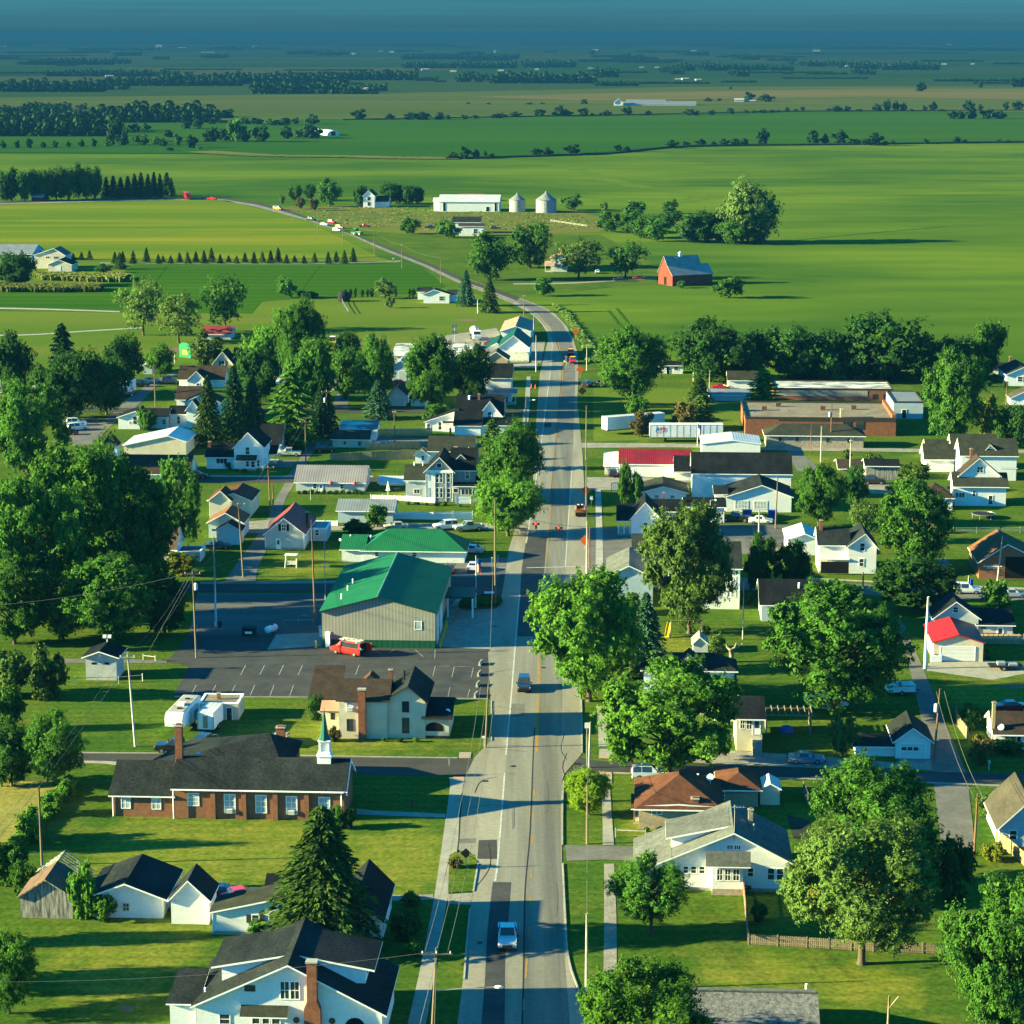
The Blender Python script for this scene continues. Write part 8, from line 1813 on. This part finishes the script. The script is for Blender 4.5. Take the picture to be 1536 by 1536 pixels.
# signals on a span wire
A_, B_ = POLES['m'] + Vector((0, 0, -1.2)), POLES['s'] + Vector((0, 0, -.6))
wire(A_, B_, 'span wire that carries the two red signals', 1, .7, group=None, r=.03)
for f, lb in ((.43, 'hanging traffic signal showing red, over the dark asphalt lane'), (.68, 'hanging traffic signal showing red, over the pale lane')):
    p = A_.lerp(B_, f) + Vector((0, 0, -.7 * 4 * f * (1 - f)))
    t = thing('traffic_signal', lb, 'traffic signal', p, 0, 'traffic signals')
    Bag().box(-.17, .17, -.14, .14, -1.35, -.25).tube([(0, 0, -.25), (0, 0, 0)], .03, 6).obj('housing', 'dark iron', t)
    Bag().box(-.6, .6, -.02, .03, -.72, -.4).obj('backplate', 'dark iron', t)
    Bag().ball((0, -.16, -.5), .21, 10).obj('red_light', 'red lamp', t)
    Bag().ball((0, -.12, -.82), .1, 8).ball((0, -.12, -1.12), .1, 8).obj('dark_light', 'glass', t)
# signs
def sign(label, x, yb, yt, shape, mat, size, rz=0, cat='sign', post='steel', name='road_sign', both=None, z=None):
    p = ground(X(x), Y(yb)); h = z or hgt(Y(yb), Y(yt)); t = thing(name, label, cat, p, radians(rz))
    Bag().tube([(0, .06, -.1), (0, .06, h)], .045, 6).obj('post', post, t); s = size / 2
    if shape == 'diamond': P_ = [(0, h - 2 * s * 1.414), (s * 1.414, h - s * 1.414), (0, h), (-s * 1.414, h - s * 1.414)]
    elif shape == 'octagon': P_ = [(s * 1.08 * cos(pi / 8 + k * pi / 4), h - s + s * 1.08 * sin(pi / 8 + k * pi / 4)) for k in range(8)]
    else: P_ = [(-s, h - shape * 2 * s), (s, h - shape * 2 * s), (s, h), (-s, h)]
    Bag().prism(P_, -.02, .012, 'y').obj('face', mat, t)
    if both: Bag().prism([(a * .86, h - s * (1.414 if shape == 'diamond' else 1) + (c - h + s * (1.414 if shape == 'diamond' else 1)) * .86) for a, c in P_], -.026, -.021, 'y').obj('face_panel', both, t)
    return t
sign('orange diamond road-works sign beside the skid loader', 878.5, 752, 728, 'diamond', 'orange sign', 1.5)
sign('orange diamond road-works sign at the signal pole', 877, 825, 803, 'diamond', 'orange sign', 1.3)
sign('orange diamond road-works sign on the verge by the lawn tractor', 873.5, 597, 580, 'diamond', 'orange sign', 1.5)
sign('orange diamond road-works sign behind the waiting trucks', 870, 567, 548, 'diamond', 'orange sign', 1.6)
sign('small orange diamond sign beside the bend', 863.5, 509, 492, 'diamond', 'orange sign', 1.5)
sign('dark back of a diamond road sign on the grass island', 699, 1303, 1272, 'diamond', 'dark iron', .85)
sign('white rectangular signs on a post beside the corner pole', 880, 1150, 1084, 1.3, 'white paint', .55)
sign('white sign at the pavement near the cream house', 726, 1120, 1104, .5, 'white paint', .6)
sign('white sign plate on the roadside pole post', 887, 760, 744, 1.4, 'white paint', .55)
sign('blue-white street name sign at the crossing', 892, 792, 788, .3, 'blind', .8, z=2.4)
sign('black framed notice board beside the pointed evergreens', 922, 738, 724, 1.2, 'dark iron', 1.4, both='blind')
sign('slim steel sign post beside the flower bed', 747, 866, 833, .4, 'steel', .3)
sign('white sign on a slim post at the drive corner', 738, 862, 836, .4, 'white paint', .3)
sign('slim post with street sign by the church corner', 674, 1164, 1136, .3, 'steel', .5)
t = thing('sign_board', 'green board with a yellow panel beside the park', 'sign', ground(278, 537), radians(-35)); Bag().box(-2.2, 2.2, -.1, .1, .1, 3.6).prism([(-2.2, 3.6), (2.2, 3.6), (1.0, 4.4), (-1.0, 4.4)], -.1, .1, 'y').obj('board', 'sign green', t); Bag().box(-1.0, 1.0, -.14, -.1, 1.0, 2.3).obj('panel', 'sign yellow', t)
t = thing('station_sign', 'low red sign in the flower bed before the fire station', 'sign', ground(734, 899), 0); Bag().box(-1.4, 1.4, -.15, .15, .2, 1.0).obj('board', 'dull red roof', t); Bag().box(-.8, .8, -.2, .2, 1.0, 1.25).obj('cap', 'white paint', t)
t = thing('scoreboard', 'dark scoreboard on a pole beside the long white-roofed shed', 'sign', ground(682, 514), 0); Bag().tube([(0, 0, 0), (0, 0, 5.2)], .1, 6).obj('post', 'steel', t); Bag().box(-.8, .8, -.08, .08, 4.4, 5.4).box(-.8, .8, -.08, .08, 2.6, 3.6).obj('panel', 'car grey', t)
def flag(label, x, yb, yt, mats=('stripe red', 'white paint', 'stripe blue')):
    p = ground(X(x), Y(yb)); h = hgt(Y(yb), Y(yt)); t = thing('flag_pole', label, 'flag', p); Bag().tube([(0, 0, 0), (0, 0, h)], [.06, .035], 6).obj('shaft', 'white paint', t); Bag().ball((0, 0, h), .09, 6).obj('finial', 'yellow paint', t)
    B = Bag(); W_, H_ = .75, 2.3
    for i in range(7):
        for k in range(5):
            f = lambda kk: (.05 + W_ * kk / 5, .12 * sin(kk * 1.9 + i * .2))
            a, c = f(k), f(k + 1); x0, x1 = a[0], c[0]; z = h - .2
            zt, zb = z - i * H_ / 7, z - (i + 1) * H_ / 7
            m_ = 2 if (i < 3 and k < 5) else (0 if k % 2 == 0 else 1)
            B.poly([(x0, a[1], zb - .1 * k), (x1, c[1], zb - .1 * (k + 1)), (x1, c[1], zt - .1 * (k + 1)), (x0, a[1], zt - .1 * k)], m_)
    B.obj('flag', list(mats), t)
flag('flag pole with a limp striped flag before the fire station', 714, 904, 834); flag('flag pole with a striped flag in front of the stepped white building', 1046, 669, 634)
flag('short flag pole with a red and white flag along the far street', 1452, 884, 864)
# fences
fence([(556, 750), (610, 752), (652, 755)], 1.1, 'white paint', 'white picket fence at the side of the grey turreted house', gap=.12)
fence([(684, 756), (706, 756)], 1.5, 'white paint', 'short tall white fence at the front of the grey turreted house')
fence([(592, 779), (650, 780), (709, 779)], 1.5, 'white paint', 'long white rail fence across the lawn before the alley', step=3.4)
fence([(466, 788), (506, 789)], 1.0, 'white paint', 'low white fence beside the red-roofed grey house')
fence([(558, 690), (622, 688)], 1.9, 'fence wood', 'weathered board fence beside the grass lot'); fence([(548, 675), (630, 673)], 1.6, 'new fence wood', 'brown board fence behind the weathered one')
fence([(564, 656), (648, 654)], 1.8, 'new fence wood', 'reddish board fence behind the parked white car')
fence([(496, 692), (540, 690), (558, 690)], 1.7, 'fence wood', 'grey board fence in front of the low cream house')
fence([(1114, 1330), (1118, 1372), (1122, 1416)], 1.4, 'pink roof', 'pale side fence of the white bungalow lawn'); fence([(1123, 1417), (1210, 1422), (1310, 1428), (1421, 1432)], 1.15, 'fence wood', 'long brown picket fence behind the great shade tree', slat=.14, gap=.05)
fence([(1494, 1264), (1524, 1288), (1548, 1310)], 1.6, 'new fence wood', 'orange board fence beside the pale blue house')
fence([(1432, 1068), (1436, 1090), (1452, 1112)], 1.7, 'fence wood', 'weathered board fence around the creeper mound')
fence([(923, 1256), (968, 1258)], 1.0, 'pale pole', 'open rail fence beside the ranch house porch', rails=1)
fence([(113, 1026), (146, 1025), (178, 1025), (214, 1022)], 1.0, 'pink roof', 'pipe rail with white posts around the pump house', rails=1, step=3.0, capm='white paint')
fence([(426, 937), (470, 936)], .8, 'concrete', 'low guard rail beside the wooden pole in the car park', rails=1, step=2.0)
fence([(215, 990), (233, 992)], .8, 'pale pole', 'short rail beside the car park path', rails=1, step=1.8)
fence([(1205, 1190), (1212, 1208)], 1.5, 'fence wood', 'short leaning fence behind the garden shed')
fence([(1252, 803), (1300, 803)], 1.1, 'steel', 'thin wire fence beside the farmhouse', rails=2, step=3)
fence([(1430, 800), (1500, 800), (1560, 800)], 1.1, 'steel', 'thin wire fence behind the brown brick church', rails=2, step=4)
fence([(224, 552), (245, 548), (262, 545)], 2.6, 'steel', 'tall wire backstop fence on the park lawn', rails=2, step=4)
fence([(564, 651), (640, 650)], 1.2, 'steel', 'wire fence behind the reddish boards', rails=2, step=2.5)
fence([(826, 333), (880, 341)], 1.1, 'pale pole', 'pale rail fence in the farm meadow', rails=2, step=4)
for i, (x, y) in enumerate(((713, 1046), (716, 1030), (718, 1014), (720, 998))):
    t = thing('barrier_block', 'white concrete barrier block in the row along the car park edge', 'barrier', ground(x, y), radians(-12), 'white barrier blocks along the car park'); Bag().prism([(-.26, 0), (.26, 0), (.16, .35), (.13, .8), (-.13, .8), (-.16, .35)], -.5, 1.3, 'y').obj('block', 'concrete', t); t.scale = (.8, .9, .75)
# small things
t = thing('dumpster', 'black dumpster with white front label in the station car park', 'dumpster', ground(374, 953), radians(-2)); Bag().prism([(-.8, .1), (.8, .1), (.95, 1.3), (-.75, 1.1)], -1.0, 1.0, 'x').obj('body', 'dark iron', t); Bag().box(-1.05, 1.05, -.75, .9, 1.22, 1.32).obj('lid', 'rubber trim', t); Bag().box(-.55, .55, -.84, -.8, .45, .8).obj('label', 'white paint', t)
t = thing('propane_tank', 'white propane tank lying in the station car park', 'tank', ground(407, 949), radians(60)); Bag().tube([(-1.2, 0, .65), (-1.0, 0, .65), (1.0, 0, .65), (1.2, 0, .65)], [.2, .55, .55, .2], 14).obj('tank', 'white paint', t); Bag().box(-.8, -.6, -.4, .4, 0, .3).box(.6, .8, -.4, .4, 0, .3).obj('foot', 'concrete', t); Bag().lathe([(.2, 0), (.2, .22), (.05, .3)], (.2, 0, 1.15), 10).obj('valve_dome', 'stripe red', t)
t = thing('trash_can', 'small black bin at the foot of the pale steel light pole', 'bin', ground(330, 941)); Bag().lathe([(.25, 0), (.32, .8), (.34, .9), (.1, 1.0)], n=10).obj('body', 'dark iron', t)
t = thing('garden_swing', 'white garden swing frame on the lawn below the red-roofed house', 'swing', ground(437, 851), radians(-5)); B = Bag()
for sx in (-1, 1): B.tube([(sx, -.7, 0), (sx * .9, 0, 2.2)], .05, 6).tube([(sx, .7, 0), (sx * .9, 0, 2.2)], .05, 6)
B.tube([(-.9, 0, 2.2), (.9, 0, 2.2)], .05, 6).obj('frame', 'white paint', t); Bag().box(-.75, .75, -.25, .3, .5, .58).box(-.75, .75, .25, .32, .58, 1.1).obj('seat', 'dirty white', t); Bag().box(-1.1, 1.1, -.9, .9, 2.2, 2.28).obj('canopy', 'dirty white', t)
t = thing('trampoline', 'round trampoline on the lawn behind the brown brick church', 'trampoline', ground(1475, 777)); Bag().tube([(0, 0, .82), (0, 0, .88)], 2.2, 20).obj('mat', 'rubber trim', t); Bag().tube([(2.2 * cos(k * pi / 10), 2.2 * sin(k * pi / 10), .86) for k in range(21)], .06, 5).obj('rim', 'steel', t)
for k in range(6): Bag().tube([(2.1 * cos(k * pi / 3), 2.1 * sin(k * pi / 3), 0), (2.1 * cos(k * pi / 3), 2.1 * sin(k * pi / 3), .85)], .04, 5).obj('leg', 'steel', t)
t = thing('playground_slide', 'yellow slide at the foot of the drooping tree', 'slide', ground(1000, 957), radians(-15)); Bag().prism([(0, .1), (1.9, 1.75), (1.9, 1.9), (0, .25)], -.28, .28, 'x').prism([(0, .1), (1.9, 1.75), (1.9, 2.1), (0, .45)], -.34, -.28, 'x').prism([(0, .1), (1.9, 1.75), (1.9, 2.1), (0, .45)], .28, .34, 'x').obj('chute', 'yellow paint', t); Bag().tube([(-.28, 2.0, 0), (-.28, 2.0, 1.9)], .04, 5).tube([(.28, 2.0, 0), (.28, 2.0, 1.9)], .04, 5).obj('ladder', 'steel', t)
t = thing('swing_set', 'wooden swing frame beside the yellow slide', 'swing', ground(1030, 954), radians(5)); B = Bag()
for sx in (-2.4, 2.4): B.tube([(sx - .3, -1.0, 0), (sx, 0, 2.4)], .07, 6).tube([(sx - .3, 1.0, 0), (sx, 0, 2.4)], .07, 6)
B.tube([(-2.4, 0, 2.4), (2.4, 0, 2.4)], .08, 6).obj('frame', 'fence wood', t)
for sx in (-.9, .9): Bag().box(sx - .25, sx + .25, -.12, .12, .5, .55).tube([(sx - .22, 0, .55), (sx - .22, 0, 2.4)], .015, 4).tube([(sx + .22, 0, .55), (sx + .22, 0, 2.4)], .015, 4).obj('seat', 'rubber trim', t)
sheet(*sL)
b = Bld('play_shed', 'little weathered playhouse beside the pruned stump tree', 'shed', 1210, 645, wall='pale grey siding', roof='stone')
b.gy(1210, 1300, 645, 590, 552, 520, xa=1250, ov=.2)
t = thing('tree_stump', 'tall pruned stump with bare forked limbs behind the hipped house', 'tree', ground(X(1442), Y(700))); Bag().tube([(0, 0, -.1), (.05, 0, 1.0), (-.1, 0, 1.9)], [.42, .34, .3], 8).tube([(-.1, 0, 1.8), (-.6, .1, 2.3), (-.7, .1, 2.9)], [.25, .2, .13], 7).tube([(-.05, 0, 1.8), (.5, -.1, 2.2), (.75, 0, 2.9)], [.24, .2, .12], 7).tube([(.5, -.1, 2.2), (1.2, 0, 2.4), (1.6, 0, 2.8)], [.15, .12, .07], 6).obj('trunk', 'pale bark', t, True)
sheet(*sN)
t = thing('pergola', 'open wooden pergola frame beside the cream porch', 'pergola', ground(X(345), Y(885)), radians(ROT)); B = Bag()
for sx in (-2.9, 2.9):
    for sy in (0, 3.4): B.box(sx - .08, sx + .08, sy - .08, sy + .08, 0, 2.6)
for sy in (0, 3.4): B.box(-3.2, 3.2, sy - .06, sy + .06, 2.6, 2.8)
for k in range(8): B.box(-3.0 + k * .86, -2.92 + k * .86, -.5, 3.9, 2.8, 2.95)
B.obj('frame', 'fence wood', t); Bag().box(-2.9, -2.82, 0, 3.4, .2, 2.4).box(2.82, 2.9, 0, 3.4, .2, 2.4).obj('lattice', 'fence wood', t)
t = thing('covered_heap', 'blue tarpaulin heap under the pergola', 'tarp', ground(X(335), Y(872))); Bag().ball((0, 0, .2), .95, 9, 0, (1.1, .7, .9)).obj('cover', 'blue tarp', t)
t = thing('swimming_pool', 'round above-ground pool half hidden under the broad maple', 'pool', ground(X(540), Y(722))); Bag().tube([(0, 0, 0), (0, 0, 1.1)], 3.0, 24, cap=False).obj('wall', 'pale metal roof', t); Bag().tube([(0, 0, .9), (0, 0, .95)], 2.95, 24).obj('water', 'car steelblue', t); Bag().tube([(3.0 * cos(k * pi / 12), 3.0 * sin(k * pi / 12), 1.12) for k in range(25)], .09, 5).obj('rim', 'white paint', t)
t = thing('air_conditioner', 'white air conditioning unit at the corner of the red-roofed garage', 'air conditioner', ground(X(1090), Y(512))); Bag().box(-.75, .75, -.6, .4, .05, 1.0).obj('body', 'white paint', t); Bag().lathe([(.35, 0), (.35, .06)], (0, -.1, 1.0), 12).obj('fan', 'dark iron', t)
t = thing('buoy_post', 'small orange marker on the lawn beside the alley', 'marker', ground(X(1137), Y(622))); Bag().lathe([(.12, 0), (.2, .35), (.05, .5)], n=8).obj('body', 'orange sign', t)
t = thing('mailbox', 'pale mailbox post at the alley corner by the half-dead shrub', 'mailbox', ground(X(1358), Y(1060))); Bag().box(-.08, .08, -.08, .08, 0, .9).obj('post', 'pale pole', t); Bag().box(-.15, .15, -.3, .3, .9, 1.2).obj('box', 'pale pole', t)
sheet(*sH)
for i, (x, lb) in enumerate(((1358, 'blue bin between the black pickup and the white sedan'), (1530, 'blue bin beyond the white sedan'))):
    t = thing('recycling_bin', lb, 'bin', ground(X(x), Y(972))); Bag().prism([(-.7, 0), (.7, 0), (.85, 1.2), (-.85, 1.2)], -.5, .5, 'y').obj('body', 'blue tarp', t); Bag().box(-.9, .9, -.55, .55, 1.2, 1.3).obj('lid', 'blue tarp', t)
sheet(0, 0, 1)
for x, y, lb in ((803, 583, 'orange traffic cone on the verge beside the pavement'), (797, 582, 'orange traffic cone beside the pavement sign')):
    t = thing('traffic_cone', lb, 'cone', ground(x, y)); Bag().box(-.2, .2, -.2, .2, 0, .05).obj('base', 'rubber trim', t); Bag().tube([(0, 0, .05), (0, 0, 1.1)], [.16, .05], 8).obj('cone', 'orange sign', t)
t = thing('mailbox', 'pale blue mailbox where the field path meets the highway', 'mailbox', ground(590, 393)); Bag().box(-.1, .1, -.1, .1, 0, 1.0).obj('post', 'pale pole', t); Bag().box(-.35, .35, -.6, .6, 1.0, 1.6).obj('box', 'blind', t)
t = thing('garden_silo', 'grey domed cage at the corner of the farm lawn', 'cage', ground(516, 452)); Bag().lathe([(2.2, 0), (2.2, 2.2), (1.6, 3.2), (.1, 3.7)], n=14).obj('body', 'dark iron', t)
fence([(512, 451), (516, 460), (523, 471)], 1.2, 'steel', 'wire fence running down from the grey domed cage', rails=2, step=2.5)
t = thing('globe_lamp', 'white globe lamp on a post beside the green-roofed hall', 'lamp', ground(511, 833)); Bag().tube([(0, 0, 0), (0, 0, 2.6)], .05, 6).obj('post', 'dark iron', t); Bag().ball((0, 0, 2.8), .24, 10).obj('globe', 'white paint', t)
t = thing('standing_lamp', 'lamp post with small white head beside the shop building', 'lamp', ground(1065, 790)); Bag().tube([(0, 0, 0), (0, 0, 5.0), (.8, 0, 5.1)], .06, 6).obj('post', 'pale pole', t); Bag().ball((1.0, 0, 5.05), .2, 8).obj('head', 'white paint', t)
t = thing('hydrant_marker', 'dark bird bath on the shaded church lawn', 'bird bath', ground(619, 1210)); Bag().lathe([(.22, 0), (.1, .15), (.09, .7), (.35, .85), (.36, .92)], n=12).obj('body', 'dull red roof', t)
t = thing('patio_umbrella', 'folded white patio umbrella beside the white picket fence', 'umbrella', ground(582, 744)); Bag().tube([(0, 0, 0), (0, 0, 3.0)], .04, 6).obj('pole', 'white paint', t); Bag().tube([(0, 0, 1.1), (.05, 0, 1.6), (0, 0, 3.0)], [.42, .3, .03], 9).obj('canopy', 'white paint', t)
t = thing('patio_table', 'dark patio table under the open carport', 'table', ground(596, 738)); Bag().lathe([(.7, .7), (.7, .74)], n=14).obj('tabletop', 'dark iron', t)
for k in range(4): Bag().tube([(.5 * cos(k * pi / 2), .5 * sin(k * pi / 2), 0), (.4 * cos(k * pi / 2), .4 * sin(k * pi / 2), .7)], .03, 5).obj('leg', 'dark iron', t)
# people ----------------------------------------------------------------------
def person(label, x, y, rz, shirt, trousers, arms):
    t = thing('person', label, 'person', ground(x, y), radians(rz))
    J = {'pelvis': (0, 0, .95, .15), 'waist': (0, .01, 1.12, .135), 'chest': (0, .0, 1.35, .165), 'neck': (0, .01, 1.52, .06), 'head0': (0, .02, 1.60, .085), 'head1': (0, .03, 1.70, .105), 'head2': (0, .02, 1.79, .07)}
    E = [('pelvis', 'waist'), ('waist', 'chest'), ('chest', 'neck'), ('neck', 'head0'), ('head0', 'head1'), ('head1', 'head2')]
    for s, nm in ((-1, 'l'), (1, 'r')):
        st = .06 * s
        for k, q in ((nm + 'hip', (s * .1, 0, .88, .105)), (nm + 'knee', (s * .12, .03 + st, .5, .07)), (nm + 'ankle', (s * .13, -.02 + st, .1, .045)), (nm + 'toe', (s * .14, .15 + st, .045, .04)), (nm + 'sho', (s * .2, 0, 1.44, .07)), (nm + 'elb', arms[nm][0] + (.05,)), (nm + 'wri', arms[nm][1] + (.034,)), (nm + 'hand', arms[nm][2] + (.04,))): J[k] = q
        E += [('pelvis', nm + 'hip'), (nm + 'hip', nm + 'knee'), (nm + 'knee', nm + 'ankle'), (nm + 'ankle', nm + 'toe'), ('chest', nm + 'sho'), (nm + 'sho', nm + 'elb'), (nm + 'elb', nm + 'wri'), (nm + 'wri', nm + 'hand')]
    ks = list(J); me = bpy.data.meshes.new('body'); me.from_pydata([J[k][:3] for k in ks], [(ks.index(a), ks.index(c)) for a, c in E], [])
    o = link('body', me, t); sk = o.modifiers.new('skin', 'SKIN'); su = o.modifiers.new('sub', 'SUBSURF'); su.levels = su.render_levels = 2
    for i, k in enumerate(ks): me.skin_vertices[0].data[i].radius = (J[k][3],) * 2
    me.skin_vertices[0].data[0].use_root = True
    dg = bpy.context.evaluated_depsgraph_get(); m2 = bpy.data.meshes.new_from_object(o.evaluated_get(dg)); o.modifiers.clear(); o.data = m2; m2.materials.clear()
    for k in (trousers, shirt, 'skin', 'hair brown', 'dark iron'): m2.materials.append(mt(k))
    for p in m2.polygons:
        z, xx, yy = p.center.z, abs(p.center.x), p.center.y
        hand = min((p.center - Vector(arms[n_][2])).length for n_ in 'lr') < .13
        p.material_index = 4 if z < .1 else 2 if hand else 0 if z < .98 else 1 if z < 1.5 else (3 if (z > 1.72 or (yy < .0 and z > 1.6)) else 2); p.use_smooth = True
    f = Bag().ball((0, .135, 1.665), .022, 6).ball((-.095, .02, 1.67), .028, 6).ball((.095, .02, 1.67), .028, 6); f.obj('face', 'skin', t)
    for nm in 'lr':
        w_, h_ = Vector(arms[nm][1]), Vector(arms[nm][2]); d = (h_ - w_).normalized(); sd = d.orthogonal().normalized(); B = Bag()
        for k in range(4): q = h_ + sd * (k - 1.5) * .02 + d * .03; B.tube([q, q + d * (.05 + .01 * (k in (1, 2))), q + d * .085 + d.cross(sd) * .02], .009, 5)
        B.tube([h_ - d * .02 + sd * .035, h_ + sd * .065 + d * .03], .011, 5); B.obj('fingers', 'skin', t)
    return t
person('person in a white shirt reaching into the open rear of the red van', 540, 986, -70, 'white shirt', 'dark trousers', dict(l=((-.28, .22, 1.25), (-.24, .46, 1.28), (-.22, .54, 1.29)), r=((.28, .2, 1.2), (.24, .44, 1.2), (.22, .52, 1.2))))
person('road worker in a lime vest holding a stop paddle', 847, 549, 180, 'vest lime', 'dark trousers', dict(l=((-.32, .12, 1.2), (-.38, .3, 1.15), (-.39, .37, 1.15)), r=((.27, .02, 1.18), (.28, .1, .95), (.28, .12, .87))))
p = ground(847, 549); t = thing('stop_paddle', 'red octagonal stop paddle held by the road worker', 'sign', p + Vector((.39, -.37, 0)), 0); Bag().tube([(0, 0, .05), (0, 0, 2.6)], .025, 6).obj('shaft', 'white paint', t)
Bag().prism([(.42 * cos(pi / 8 + k * pi / 4), 2.6 + .42 * sin(pi / 8 + k * pi / 4)) for k in range(8)], -.02, .02, 'y').obj('face', 'stripe red', t)
cu = bpy.data.curves.new('lettering', 'FONT'); cu.body = 'STOP'; cu.size = .3; cu.align_x = 'CENTER'; cu.materials.append(mt('white paint')); o = textmesh(cu, t); o.location = (0, -.026, 2.5); o.rotation_euler = (pi / 2, 0, 0)

# ================================================================== CAMERA, SKY, SUN, AIR
cam = bpy.data.cameras.new('camera'); co = bpy.data.objects.new('camera', cam); COL.objects.link(co)
co.location = (0, 0, CAMH); co.rotation_euler = (pi / 2 - TH, 0, 0)
cam.sensor_width = cam.sensor_height = 36; cam.sensor_fit = 'AUTO'; cam.lens = 36 * FOC / 1536
cam.clip_start = 1; cam.clip_end = 300000; sc.camera = co
ELEV, AZ = radians(16), radians(5)               # the sun stands low, square to the road
to_sun = Vector((-cos(AZ) * cos(ELEV), -sin(AZ) * cos(ELEV), sin(ELEV)))
sl = bpy.data.lights.new('sun', 'SUN'); sl.energy = 5.0; sl.angle = radians(.6); sl.color = (1, .93, .42)
so = bpy.data.objects.new('sun', sl); COL.objects.link(so); so.rotation_euler = (-to_sun).to_track_quat('-Z', 'Y').to_euler(); so.location = (-300, 0, 200)
w = bpy.data.worlds.new('World'); sc.world = w; w.use_nodes = True
n, l = w.node_tree.nodes, w.node_tree.links; bg = n['Background']
sk = n.new('ShaderNodeTexSky'); sk.sky_type = 'NISHITA'; sk.sun_disc = False; sk.sun_elevation = ELEV
sk.sun_rotation = math.atan2(to_sun.x, to_sun.y); sk.air_density = 1; sk.dust_density = .6; sk.ozone_density = 1
tint = n.new('ShaderNodeMix'); tint.data_type = 'RGBA'; tint.blend_type = 'MULTIPLY'; tint.inputs[0].default_value = 1
SKYT = (.035, .58, .90)
l.new(sk.outputs[0], tint.inputs[6]); tint.inputs[7].default_value = (*SKYT, 1)
# thin layered cloud low in the sky
tc = n.new('ShaderNodeTexCoord'); mp = n.new('ShaderNodeMapping'); mp.inputs['Scale'].default_value = (5, 5, 420)
no = n.new('ShaderNodeTexNoise'); no.inputs['Scale'].default_value = 1; no.inputs['Detail'].default_value = 5
rp = n.new('ShaderNodeValToRGB'); rp.color_ramp.elements[0].position = .3; rp.color_ramp.elements[1].position = .75
rp.color_ramp.elements[0].color = (.80, .83, .86, 1); rp.color_ramp.elements[1].color = (1.06, 1.03, 1.0, 1)
cl = n.new('ShaderNodeMix'); cl.data_type = 'RGBA'; cl.blend_type = 'MULTIPLY'; cl.inputs[0].default_value = 1
l.new(tc.outputs['Generated'], mp.inputs['Vector']); l.new(mp.outputs[0], no.inputs['Vector']); l.new(no.outputs['Fac'], rp.inputs['Fac'])
l.new(tint.outputs[2], cl.inputs[6]); l.new(rp.outputs['Color'], cl.inputs[7]); 
sp = n.new('ShaderNodeSeparateXYZ'); l.new(tc.outputs['Generated'], sp.inputs[0])
band = n.new('ShaderNodeValToRGB'); e = band.color_ramp.elements       # the dim bank of haze low in the sky
e[0].position = .0; e[0].color = (.72, .20, .29, 1); e[1].position = .3; e[1].color = (1, 1, 1, 1); k_ = e.new(.03); k_.color = (.95, .30, .43, 1)
l.new(sp.outputs[2], band.inputs['Fac'])
bm = n.new('ShaderNodeMix'); bm.data_type = 'RGBA'; bm.blend_type = 'MULTIPLY'; bm.inputs[0].default_value = 1
l.new(cl.outputs[2], bm.inputs[6]); l.new(band.outputs['Color'], bm.inputs[7]); l.new(bm.outputs[2], bg.inputs['Color'])
bg.inputs['Strength'].default_value = .085
# the hazy air of the plain
HZ = 1
if HZ:
    hm, n, l = nt_new('haze air'); n.remove(n['Principled BSDF']); pv = n.new('ShaderNodeVolumePrincipled')
    pv.inputs['Color'].default_value = (.012, .062, .15, 1); pv.inputs['Density'].default_value = 1.3e-4; pv.inputs['Anisotropy'].default_value = 0
    l.new(pv.outputs[0], n['Material Output'].inputs['Volume'])
    o = Bag().box(-105000, 105000, -1500, 108000, -1.0, 96.0).obj('haze', 'concrete'); o.data.materials.clear(); o.data.materials.append(hm)
    o['kind'] = 'stuff'
sc.render.engine = 'CYCLES'
sc.view_settings.view_transform = 'Standard'; sc.view_settings.look = 'None'; sc.view_settings.gamma = 1; sc.view_settings.exposure = 2.53
sc.cycles.max_bounces = 6; sc.cycles.diffuse_bounces = 3; sc.cycles.glossy_bounces = 2; sc.cycles.transmission_bounces = 3; sc.cycles.volume_bounces = 1; sc.cycles.transparent_max_bounces = 8
sc.cycles.use_adaptive_sampling = True; sc.cycles.adaptive_threshold = .015
sc.cycles.use_denoising = True
try: sc.cycles.denoiser = 'OPENIMAGEDENOISE'
except Exception: sc.cycles.use_denoising = False
sc.cycles.sample_clamp_indirect = 8
for k, v in LABELS.items():
    if len(v) > 1 and (None in {g for _, g in v} or len({g for _, g in v}) > 1): print('DUP LABEL', k, v[:3])
